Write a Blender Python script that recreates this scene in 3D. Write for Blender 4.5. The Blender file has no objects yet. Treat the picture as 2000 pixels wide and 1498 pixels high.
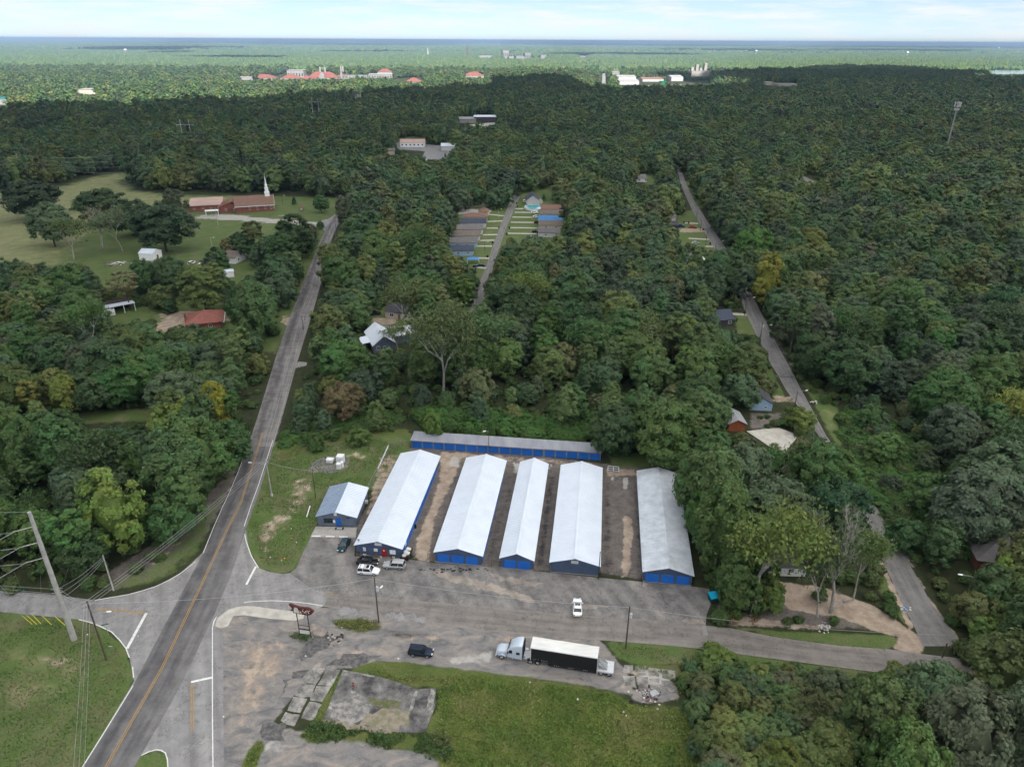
import bpy, bmesh, math, random
import numpy as np
from mathutils import Vector, Matrix
R = math.radians
sc = bpy.context.scene
COL = sc.collection
rng = np.random.default_rng(7)
random.seed(7)

# ------------------------------------------------------------------ camera
CAM_H = 100.0
F_PX = 1386.0                      # focal length in pixels of the 2000 px wide photograph
TH, RO = R(25.80), R(0.29)
_f = np.array([0, math.cos(TH), -math.sin(TH)])
_u0 = np.array([0, math.sin(TH), math.cos(TH)])
_r = np.array([1.0, 0, 0]) * math.cos(RO) + _u0 * math.sin(RO)
_u = _u0 * math.cos(RO) - np.array([1.0, 0, 0]) * math.sin(RO)
cam_d = bpy.data.cameras.new('camera')
cam_d.sensor_width = 36.0
cam_d.lens = 36.0 * F_PX / 2000.0
cam_d.clip_start, cam_d.clip_end = 1.0, 200000.0
cam = bpy.data.objects.new('camera', cam_d)
cam.matrix_world = Matrix(((_r[0], _u[0], -_f[0], 0), (_r[1], _u[1], -_f[1], 0), (_r[2], _u[2], -_f[2], CAM_H), (0, 0, 0, 1)))
COL.objects.link(cam)
sc.camera = cam

def G(px, py, z=0.0):
    """photograph pixel -> point of the place at height z (used to survey positions)"""
    d = _f * F_PX + _r * (px - 1000) - _u * (py - 749)
    t = (z - CAM_H) / d[2]
    return np.array([d[0] * t, d[1] * t])
def PX(x, y, z):
    d = np.array([x, y, z - CAM_H]); k = d @ _f
    return 1000 + F_PX * (d @ _r) / k, 749 - F_PX * (d @ _u) / k
def PXA(P):
    d = P - np.array([0, 0, CAM_H]); k = d @ _f
    return np.stack([1000 + F_PX * (d @ _r) / k, 749 - F_PX * (d @ _u) / k, k], -1)

# ------------------------------------------------------------------ sun, sky, exposure
SUN_EL, SUN_AZ = R(50), R(158)      # azimuth clockwise from +Y (sun behind the camera, to the right)
sd = np.array([math.sin(SUN_AZ) * math.cos(SUN_EL), math.cos(SUN_AZ) * math.cos(SUN_EL), math.sin(SUN_EL)])
sun_d = bpy.data.lights.new('sun', 'SUN')
sun_d.energy, sun_d.angle, sun_d.color = 4.0, R(0.53), (1.0, 0.97, 0.935)
sun = bpy.data.objects.new('sun', sun_d)
sun.rotation_euler = Vector((-sd[0], -sd[1], -sd[2])).to_track_quat('-Z', 'Y').to_euler()
sun.location = (0, 0, 300)
COL.objects.link(sun)

W = bpy.data.worlds.new('World'); sc.world = W; W.use_nodes = True
nt = W.node_tree; N = nt.nodes; L = nt.links; N.clear()
sky = N.new('ShaderNodeTexSky'); sky.sky_type = 'NISHITA'; sky.sun_disc = False
sky.sun_elevation, sky.sun_rotation = SUN_EL, SUN_AZ
sky.altitude = 100; sky.air_density = 0.5; sky.dust_density = 0.15; sky.ozone_density = 4.0
geo = N.new('ShaderNodeTexCoord')
mp = N.new('ShaderNodeMapping'); mp.inputs['Scale'].default_value = (1.0, 1.0, 9.0)
nz = N.new('ShaderNodeTexNoise'); nz.inputs['Scale'].default_value = 9.0; nz.inputs['Detail'].default_value = 9; nz.inputs['Roughness'].default_value = 0.62
rp = N.new('ShaderNodeValToRGB'); rp.color_ramp.elements[0].position = 0.44; rp.color_ramp.elements[1].position = 0.64
mix = N.new('ShaderNodeMixRGB'); mix.inputs['Color2'].default_value = (6.6, 6.9, 7.1, 1)
bg = N.new('ShaderNodeBackground'); bg.inputs['Strength'].default_value = 0.045
out = N.new('ShaderNodeOutputWorld')
fm = N.new('ShaderNodeMath'); fm.operation = 'MULTIPLY_ADD'; fm.inputs[1].default_value = 0.66; fm.inputs[2].default_value = 0.28
L.new(geo.outputs['Generated'], mp.inputs['Vector']); L.new(mp.outputs[0], nz.inputs['Vector']); L.new(nz.outputs['Fac'], rp.inputs['Fac'])
L.new(rp.outputs['Color'], fm.inputs[0]); L.new(fm.outputs[0], mix.inputs['Fac'])
L.new(sky.outputs['Color'], mix.inputs['Color1']); L.new(mix.outputs[0], bg.inputs['Color']); L.new(bg.outputs[0], out.inputs['Surface'])

sc.view_settings.view_transform = 'Standard'; sc.view_settings.look = 'None'
sc.view_settings.gamma = 1.0; sc.view_settings.use_curve_mapping = False
sc.view_settings.exposure = 1.70
sc.render.engine = 'CYCLES'
cy = sc.cycles
cy.max_bounces = 6; cy.diffuse_bounces = 4; cy.glossy_bounces = 2; cy.transmission_bounces = 4; cy.volume_bounces = 0; cy.transparent_max_bounces = 8
cy.caustics_reflective = False; cy.caustics_refractive = False
cy.sample_clamp_indirect = 6.0
cy.use_denoising = True
cy.use_adaptive_sampling = False

# ------------------------------------------------------------------ materials
M = {}
def nodes_of(name):
    m = bpy.data.materials.new(name); m.use_nodes = True
    M[name] = m
    return m, m.node_tree.nodes, m.node_tree.links, m.node_tree.nodes['Principled BSDF']
def c4(c): return (c[0], c[1], c[2], 1.0)
def pm(name, c1, c2=None, scale=1.0, rough=0.8, metal=0.0, bump=0.0, spec=0.3, streak=None, detail=5, lo=0.35, hi=0.65, coord='pos'):
    """surface with procedural colour variation between c1 and c2"""
    m, N, L, b = nodes_of(name)
    c2 = c2 or tuple(x * 0.8 for x in c1)
    if coord == 'pos':
        src = N.new('ShaderNodeNewGeometry').outputs['Position']
    else:
        src = N.new('ShaderNodeTexCoord').outputs['Object']
    if streak:
        mp = N.new('ShaderNodeMapping'); mp.inputs['Scale'].default_value = streak
        L.new(src, mp.inputs['Vector']); src = mp.outputs[0]
    n = N.new('ShaderNodeTexNoise'); n.inputs['Scale'].default_value = scale; n.inputs['Detail'].default_value = detail; n.inputs['Roughness'].default_value = 0.65
    L.new(src, n.inputs['Vector'])
    r = N.new('ShaderNodeValToRGB'); r.color_ramp.elements[0].position = lo; r.color_ramp.elements[1].position = hi
    r.color_ramp.elements[0].color = c4(c1); r.color_ramp.elements[1].color = c4(c2)
    L.new(n.outputs['Fac'], r.inputs['Fac']); L.new(r.outputs['Color'], b.inputs['Base Color'])
    b.inputs['Roughness'].default_value = rough; b.inputs['Metallic'].default_value = metal
    b.inputs['Specular IOR Level'].default_value = spec
    if bump:
        bp = N.new('ShaderNodeBump'); bp.inputs['Strength'].default_value = bump; bp.inputs['Distance'].default_value = 0.05
        L.new(n.outputs['Fac'], bp.inputs['Height']); L.new(bp.outputs[0], b.inputs['Normal'])
    return m

pm('white_metal_roof', (0.585, 0.635, 0.705), (0.52, 0.57, 0.64), 0.25, 0.42, 0.0, spec=0.4)
pm('stained_metal_roof', (0.55, 0.59, 0.64), (0.40, 0.43, 0.46), 0.5, 0.45, 0.0, spec=0.4)
pm('dim_reflection_roof', (0.27, 0.34, 0.44), (0.22, 0.28, 0.37), 0.6, 0.45, 0.2, spec=0.4)  # white roof sheet with the dim reflection of one slope put into its colour
pm('grey_ribbed_roof', (0.30, 0.31, 0.34), (0.22, 0.23, 0.26), 0.5, 0.5, 0.1, streak=(1, 0.3, 1))
pm('blue_grey_wall', (0.062, 0.088, 0.150), (0.048, 0.070, 0.120), 0.8, 0.75)
pm('slate_block_wall', (0.12, 0.15, 0.20), (0.09, 0.11, 0.15), 0.8, 0.8)
pm('blue_door', (0.006, 0.115, 0.46), (0.004, 0.095, 0.40), 0.5, 0.5)
pm('row_frame_grey', (0.21, 0.22, 0.24), (0.15, 0.16, 0.18), 1.0, 0.7)
pm('red_door', (0.30, 0.012, 0.015), (0.24, 0.01, 0.012), 2, 0.4)
pm('white_paint', (0.74, 0.75, 0.76), (0.66, 0.67, 0.68), 1.5, 0.6)
pm('aged_white_paint', (0.62, 0.62, 0.58), (0.48, 0.48, 0.45), 2.0, 0.7)
pm('black_rubber', (0.012, 0.012, 0.013), (0.02, 0.02, 0.02), 6, 0.85)
pm('black_paint', (0.006, 0.006, 0.007), (0.010, 0.010, 0.011), 2, 0.35, spec=0.5)
pm('matt_black', (0.008, 0.008, 0.009), (0.014, 0.014, 0.014), 1.2, 0.7)
pm('chrome', (0.62, 0.63, 0.65), (0.5, 0.51, 0.53), 5, 0.25, 0.85)
pm('alloy', (0.45, 0.46, 0.48), (0.36, 0.37, 0.38), 5, 0.4, 0.6)
pm('brushed_aluminium', (0.58, 0.60, 0.62), (0.48, 0.50, 0.52), 3, 0.45, 0.3)
pm('dark_glass', (0.012, 0.016, 0.02), (0.02, 0.026, 0.032), 1.2, 0.06, 0.0, spec=0.6)
pm('window_glass', (0.02, 0.026, 0.032), (0.05, 0.06, 0.07), 1.5, 0.08, 0.0, spec=0.6)
pm('red_lamp', (0.25, 0.01, 0.01), (0.2, 0.01, 0.01), 5, 0.2)
pm('clear_lamp', (0.65, 0.66, 0.66), (0.55, 0.56, 0.57), 8, 0.15, spec=0.6)
pm('concrete', (0.36, 0.34, 0.31), (0.26, 0.25, 0.23), 0.8, 0.9, bump=0.2)
pm('pale_concrete', (0.46, 0.44, 0.39), (0.33, 0.31, 0.27), 0.5, 0.9, bump=0.2)
pm('galvanised_steel', (0.36, 0.37, 0.38), (0.27, 0.28, 0.29), 2.5, 0.5, 0.4)
pm('pole_concrete', (0.40, 0.39, 0.36), (0.30, 0.29, 0.27), 0.9, 0.85)
pm('pole_wood', (0.10, 0.078, 0.060), (0.060, 0.048, 0.040), 1.6, 0.9, streak=(3, 3, 0.3))
pm('grey_wood', (0.20, 0.18, 0.155), (0.13, 0.115, 0.10), 2, 0.9)
pm('wire_metal', (0.42, 0.42, 0.43), (0.32, 0.32, 0.33), 2, 0.5, 0.5)
pm('rust', (0.105, 0.026, 0.018), (0.055, 0.014, 0.012), 2.2, 0.9, bump=0.3)
pm('peeled_white', (0.66, 0.64, 0.60), (0.45, 0.40, 0.36), 2.5, 0.8)
pm('rusty_steel', (0.045, 0.030, 0.024), (0.022, 0.017, 0.015), 2.5, 0.85)
pm('brick', (0.23, 0.085, 0.062), (0.16, 0.058, 0.045), 2.5, 0.9)
pm('brown_shingle', (0.20, 0.120, 0.088), (0.145, 0.088, 0.066), 0.9, 0.9)
pm('red_shingle', (0.24, 0.092, 0.072), (0.185, 0.068, 0.054), 0.8, 0.9)
pm('pink_membrane', (0.47, 0.33, 0.28), (0.37, 0.26, 0.22), 0.12, 0.85)
pm('grey_shingle', (0.155, 0.145, 0.142), (0.11, 0.105, 0.104), 0.9, 0.9)
pm('dark_shingle', (0.062, 0.060, 0.066), (0.042, 0.042, 0.048), 0.9, 0.9)
pm('navy_shingle', (0.055, 0.065, 0.095), (0.040, 0.048, 0.070), 0.9, 0.9)
pm('tan_shingle', (0.17, 0.14, 0.12), (0.12, 0.10, 0.085), 0.9, 0.9)
pm('blue_roof_metal', (0.055, 0.20, 0.44), (0.045, 0.16, 0.36), 0.6, 0.5)
pm('beige_siding', (0.46, 0.42, 0.35), (0.38, 0.345, 0.285), 0.9, 0.8)
pm('grey_siding', (0.50, 0.50, 0.50), (0.42, 0.42, 0.42), 0.9, 0.8)
pm('blue_siding', (0.29, 0.42, 0.55), (0.23, 0.34, 0.46), 0.9, 0.8)
pm('orange_wood', (0.25, 0.075, 0.028), (0.19, 0.055, 0.02), 1.5, 0.85)
pm('terracotta_roof', (0.215, 0.078, 0.062), (0.165, 0.062, 0.05), 0.05, 0.9)
pm('cream_stucco', (0.33, 0.31, 0.275), (0.27, 0.255, 0.225), 0.06, 0.9)
pm('far_white', (0.28, 0.275, 0.262), (0.22, 0.215, 0.205), 0.06, 0.9)
pm('grey_flat_roof', (0.34, 0.34, 0.35), (0.26, 0.26, 0.27), 0.08, 0.9)
pm('silver_paint', (0.47, 0.48, 0.48), (0.42, 0.43, 0.43), 1, 0.28, 0.35)
pm('grey_cladding', (0.13, 0.12, 0.13), (0.10, 0.095, 0.10), 2, 0.6)
pm('car_white', (0.78, 0.79, 0.80), (0.73, 0.74, 0.75), 1, 0.22, spec=0.5)
pm('car_black', (0.006, 0.006, 0.008), (0.010, 0.010, 0.012), 1, 0.12, spec=0.6)
pm('car_teal', (0.018, 0.055, 0.068), (0.014, 0.044, 0.055), 1, 0.2, 0.3)
pm('car_navy', (0.016, 0.024, 0.045), (0.012, 0.018, 0.036), 1, 0.2, 0.2)
pm('car_red', (0.32, 0.02, 0.016), (0.26, 0.016, 0.012), 1, 0.25)
pm('car_blue', (0.03, 0.06, 0.18), (0.025, 0.05, 0.15), 1, 0.25)
pm('truck_silver', (0.50, 0.56, 0.63), (0.44, 0.50, 0.57), 0.6, 0.3, 0.15, spec=0.5)
pm('trailer_white', (0.66, 0.66, 0.63), (0.54, 0.54, 0.52), 0.8, 0.55, streak=(0.4, 2.0, 1))
pm('teal_plastic', (0.012, 0.36, 0.56), (0.010, 0.30, 0.48), 1, 0.45)
pm('dumpster_teal', (0.010, 0.085, 0.085), (0.008, 0.06, 0.06), 2, 0.6)
pm('tarp_blue', (0.02, 0.17, 0.50), (0.015, 0.13, 0.42), 1, 0.5)
pm('pool_teal', (0.02, 0.27, 0.30), (0.015, 0.22, 0.25), 1, 0.15)
pm('sign_red', (0.42, 0.02, 0.02), (0.36, 0.015, 0.015), 3, 0.4)
pm('sign_yellow', (0.75, 0.40, 0.01), (0.66, 0.34, 0.01), 3, 0.4)
pm('sign_green', (0.01, 0.16, 0.07), (0.01, 0.13, 0.06), 3, 0.4)
pm('guy_yellow', (0.62, 0.55, 0.04), (0.52, 0.46, 0.04), 3, 0.5)
pm('orange_plastic', (0.62, 0.14, 0.02), (0.5, 0.11, 0.02), 3, 0.5)
pm('skin', (0.33, 0.20, 0.145), (0.28, 0.165, 0.12), 9, 0.6)
pm('red_cloth', (0.26, 0.012, 0.022), (0.19, 0.01, 0.017), 9, 0.9)
pm('black_cloth', (0.010, 0.010, 0.013), (0.018, 0.018, 0.022), 9, 0.9)
pm('faded_print', (0.40, 0.42, 0.45), (0.30, 0.32, 0.35), 5, 0.7)
pm('bark', (0.090, 0.074, 0.060), (0.058, 0.048, 0.040), 1.5, 0.95, streak=(3, 3, 0.6))
pm('pale_bark', (0.37, 0.345, 0.315), (0.24, 0.22, 0.20), 1.6, 0.95)
pm('dry_stick', (0.30, 0.20, 0.115), (0.19, 0.12, 0.07), 3, 0.95)
pm('lake_water', (0.32, 0.40, 0.40), (0.28, 0.36, 0.37), 0.002, 0.12, spec=0.5)

def leaf_mat(name, ramp=None, transl=0.30):
    """foliage: colour from the object (single trees) or from a ramp over the instance's random number (stuff);
    every leaf clump has its own tint attribute"""
    m, N, L, b = nodes_of(name)
    oi = N.new('ShaderNodeObjectInfo')
    at = N.new('ShaderNodeAttribute'); at.attribute_name = 'tint'
    sp = N.new('ShaderNodeSeparateColor'); L.new(at.outputs['Color'], sp.inputs[0])
    if ramp:
        cr = N.new('ShaderNodeValToRGB'); cr.color_ramp.interpolation = 'LINEAR'
        e = cr.color_ramp.elements
        while len(e) < len(ramp): e.new(0.5)
        for i, (p, c) in enumerate(ramp): e[i].position = p; e[i].color = c4(c)
        ad = N.new('ShaderNodeMath'); ad.operation = 'ADD'
        L.new(oi.outputs['Random'], ad.inputs[0]); L.new(sp.outputs[2], ad.inputs[1])
        fr = N.new('ShaderNodeMath'); fr.operation = 'FRACT'; L.new(ad.outputs[0], fr.inputs[0])
        L.new(fr.outputs[0], cr.inputs['Fac']); base = cr.outputs['Color']
    else:
        base = oi.outputs['Color']
    # hue variation per clump, brightness variation per leaf
    hs = N.new('ShaderNodeHueSaturation'); L.new(base, hs.inputs['Color'])
    mh = N.new('ShaderNodeMapRange'); mh.inputs['To Min'].default_value = 0.475; mh.inputs['To Max'].default_value = 0.52; L.new(sp.outputs[0], mh.inputs['Value'])
    mv = N.new('ShaderNodeMapRange'); mv.inputs['To Min'].default_value = 0.66; mv.inputs['To Max'].default_value = 1.42; L.new(sp.outputs[1], mv.inputs['Value'])
    L.new(mh.outputs[0], hs.inputs['Hue']); L.new(mv.outputs[0], hs.inputs['Value'])
    L.new(hs.outputs[0], b.inputs['Base Color'])
    b.inputs['Roughness'].default_value = 0.62; b.inputs['Specular IOR Level'].default_value = 0.25
    tr = N.new('ShaderNodeBsdfTranslucent'); L.new(hs.outputs[0], tr.inputs['Color'])
    mx = N.new('ShaderNodeMixShader'); mx.inputs['Fac'].default_value = transl
    L.new(b.outputs[0], mx.inputs[1]); L.new(tr.outputs[0], mx.inputs[2])
    L.new(mx.outputs[0], N['Material Output'].inputs['Surface'])
    return m
leaf_mat('leaf')
FOREST = [(0.0, (0.050, 0.098, 0.040)), (0.22, (0.070, 0.122, 0.060)), (0.42, (0.058, 0.124, 0.044)), (0.60, (0.080, 0.140, 0.048)), (0.76, (0.098, 0.158, 0.050)), (0.86, (0.140, 0.186, 0.054)), (0.93, (0.098, 0.116, 0.064)), (1.0, (0.050, 0.098, 0.040))]
leaf_mat('forest_leaf', [(p_, (c_[0] * 1.26, c_[1] * 1.16, c_[2] * 1.24)) for p_, c_ in FOREST])
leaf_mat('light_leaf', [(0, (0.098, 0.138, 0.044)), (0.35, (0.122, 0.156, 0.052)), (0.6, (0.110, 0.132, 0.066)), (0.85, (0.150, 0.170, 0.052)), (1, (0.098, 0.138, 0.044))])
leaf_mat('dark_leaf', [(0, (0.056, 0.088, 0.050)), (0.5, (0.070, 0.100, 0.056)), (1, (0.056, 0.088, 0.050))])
leaf_mat('scrub_leaf', [(0, (0.058, 0.105, 0.032)), (0.5, (0.070, 0.118, 0.034)), (1, (0.090, 0.115, 0.042))])
leaf_mat('vine_leaf', [(0, (0.055, 0.125, 0.028)), (0.5, (0.072, 0.148, 0.034)), (1, (0.062, 0.112, 0.030))])
leaf_mat('weed_leaf', [(0, (0.084, 0.140, 0.026)), (0.35, (0.118, 0.175, 0.032)), (0.65, (0.150, 0.180, 0.046)), (1, (0.165, 0.155, 0.070))])
leaf_mat('lawn_leaf', [(0, (0.056, 0.098, 0.022)), (0.4, (0.078, 0.124, 0.032)), (0.75, (0.105, 0.118, 0.045)), (1, (0.17, 0.145, 0.085))])
leaf_mat('dry_leaf', [(0, (0.22, 0.15, 0.075)), (0.5, (0.30, 0.20, 0.10)), (1, (0.17, 0.10, 0.055))], 0.05)

# ------------------------------------------------------------------ object helpers
def tag(o, label=None, cat=None, group=None, kind=None):
    if label: o['label'] = label
    if cat: o['category'] = cat
    if group: o['group'] = group
    if kind: o['kind'] = kind
    return o
def empty(name, loc, rz=0.0, label=None, cat=None, group=None):
    o = bpy.data.objects.new(name, None); o.empty_display_size = 0.5
    o.location = (loc[0], loc[1], loc[2] if len(loc) > 2 else 0.0); o.rotation_euler = (0, 0, rz)
    COL.objects.link(o); return tag(o, label, cat, group)
def link(name, me, parent=None):
    o = bpy.data.objects.new(name, me); COL.objects.link(o)
    if parent: o.parent = parent
    return o
KIDS = {}
def copy_tree(o, parent=None, loc=None, rz=None, label=None, group=None, scale=None):
    c = o.copy(); COL.objects.link(c)
    if parent: c.parent = parent
    if loc is not None: c.location = (loc[0], loc[1], loc[2] if len(loc) > 2 else 0.0)
    if rz is not None: c.rotation_euler = (0, 0, rz)
    if scale is not None: c.scale = (scale,) * 3 if not hasattr(scale, '__len__') else scale
    if label: c['label'] = label
    if group: c['group'] = group
    for ch in [k for k in bpy.data.objects if k.parent == o]: copy_tree(ch, c)
    return c

class MB:
    """collects shapes into one mesh"""
    def __init__(s): s.v = []; s.f = []; s.m = []
    def add(s, vs, fs, mi=0):
        n = len(s.v); s.v += [tuple(map(float, p)) for p in vs]
        s.f += [tuple(i + n for i in q) for q in fs]; s.m += [mi] * len(fs); return s
    def box(s, x0, y0, z0, x1, y1, z1, mi=0, rz=0.0, c=None):
        P = [(x0, y0, z0), (x1, y0, z0), (x1, y1, z0), (x0, y1, z0), (x0, y0, z1), (x1, y0, z1), (x1, y1, z1), (x0, y1, z1)]
        if rz:
            cx, cy = c or ((x0 + x1) / 2, (y0 + y1) / 2); a, b = math.cos(rz), math.sin(rz)
            P = [(cx + (x - cx) * a - (y - cy) * b, cy + (x - cx) * b + (y - cy) * a, z) for x, y, z in P]
        return s.add(P, [(3, 2, 1, 0), (4, 5, 6, 7), (0, 1, 5, 4), (1, 2, 6, 5), (2, 3, 7, 6), (3, 0, 4, 7)], mi)
    def hexa(s, P, mi=0): return s.add(P, [(3, 2, 1, 0), (4, 5, 6, 7), (0, 1, 5, 4), (1, 2, 6, 5), (2, 3, 7, 6), (3, 0, 4, 7)], mi)
    def prism(s, poly, z0, z1, mi=0):
        n = len(poly)
        a = sum(poly[i][0] * poly[(i + 1) % n][1] - poly[(i + 1) % n][0] * poly[i][1] for i in range(n))
        if a < 0: poly = poly[::-1]
        P = [(x, y, z0) for x, y in poly] + [(x, y, z1) for x, y in poly]
        return s.add(P, [tuple(range(n - 1, -1, -1)), tuple(range(n, 2 * n))] + [(i, (i + 1) % n, n + (i + 1) % n, n + i) for i in range(n)], mi)
    def tube(s, p0, p1, r0, r1=None, n=8, mi=0, caps=True):
        r1 = r0 if r1 is None else r1
        a, b = Vector(p0), Vector(p1); d = (b - a)
        if d.length < 1e-6: return s
        d.normalize(); t = Vector((1, 0, 0)) if abs(d.x) < 0.8 else Vector((0, 1, 0))
        u = d.cross(t).normalized(); w = d.cross(u)
        P = []
        for c, r in ((a, r0), (b, r1)):
            for i in range(n):
                q = 2 * math.pi * i / n; P.append(c + (u * math.cos(q) + w * math.sin(q)) * r)
        F = [(i, (i + 1) % n, n + (i + 1) % n, n + i) for i in range(n)]
        if caps: F += [tuple(range(n - 1, -1, -1)), tuple(range(n, 2 * n))]
        return s.add(P, F, mi)
    def loft(s, rings, mi=0, caps=True, closed=True):
        n = len(rings[0]); P = [p for r in rings for p in r]; F = []
        for k in range(len(rings) - 1):
            for i in range(n if closed else n - 1):
                j = (i + 1) % n; F.append((k * n + i, k * n + j, (k + 1) * n + j, (k + 1) * n + i))
        if caps: F += [tuple(range(n - 1, -1, -1)), tuple(range((len(rings) - 1) * n, len(rings) * n))]
        return s.add(P, F, mi)
    def ball(s, c, rx, ry, rz, mi=0, nu=8, nv=5):
        rings = []
        for k in range(1, nv):
            t = math.pi * k / nv; rings.append([(c[0] + rx * math.sin(t) * math.cos(2 * math.pi * i / nu), c[1] + ry * math.sin(t) * math.sin(2 * math.pi * i / nu), c[2] - rz * math.cos(t)) for i in range(nu)])
        return s.loft(rings, mi)
    def mesh(s, name, mats):
        me = bpy.data.meshes.new(name); me.from_pydata(s.v, [], s.f)
        for m in (mats if isinstance(mats, (list, tuple)) else [mats]): me.materials.append(M[m])
        if any(s.m): me.polygons.foreach_set('material_index', s.m)
        me.update(); return me
    def build(s, name, mats, parent=None, smooth=False):
        me = s.mesh(name, mats)
        bm = bmesh.new(); bm.from_mesh(me); bmesh.ops.recalc_face_normals(bm, faces=bm.faces); bm.to_mesh(me); bm.free()
        if smooth: me.polygons.foreach_set('use_smooth', [True] * len(me.polygons))
        return link(name, me, parent)
def vdist(p, q): return float(np.linalg.norm(np.array(p) - np.array(q)))
def hgt(ub, vb, vt, ut=None):
    """height of a vertical thing standing at photo pixel (ub, vb) whose top shows at row vt"""
    x, y = G(ub, vb); lo, hi = 0.0, 95.0
    for _ in range(40):
        m = (lo + hi) / 2
        if PX(x, y, m)[1] > vt: lo = m
        else: hi = m
    return lo
# ------------------------------------------------------------------ terrain zones (surveyed from the photograph)
def W2(pts): return np.array([G(u, v) for u, v in pts])
def sdist(poly, P):
    """signed distance (positive inside) of points P to polygon"""
    d2 = np.full(len(P), 1e18); ins = np.zeros(len(P), bool); n = len(poly)
    for i in range(n):
        a, b = poly[i], poly[(i + 1) % n]; e = b - a; w = P - a
        t = np.clip((w @ e) / max(e @ e, 1e-12), 0, 1)
        d2 = np.minimum(d2, ((w - t[:, None] * e) ** 2).sum(1))
        c = (a[1] > P[:, 1]) != (b[1] > P[:, 1])
        with np.errstate(divide='ignore', invalid='ignore'):
            xi = a[0] + (P[:, 1] - a[1]) * e[0] / (e[1] if e[1] else 1e-12)
        ins ^= c & (P[:, 0] < xi)
    d = np.sqrt(d2); return np.where(ins, d, -d)
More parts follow.
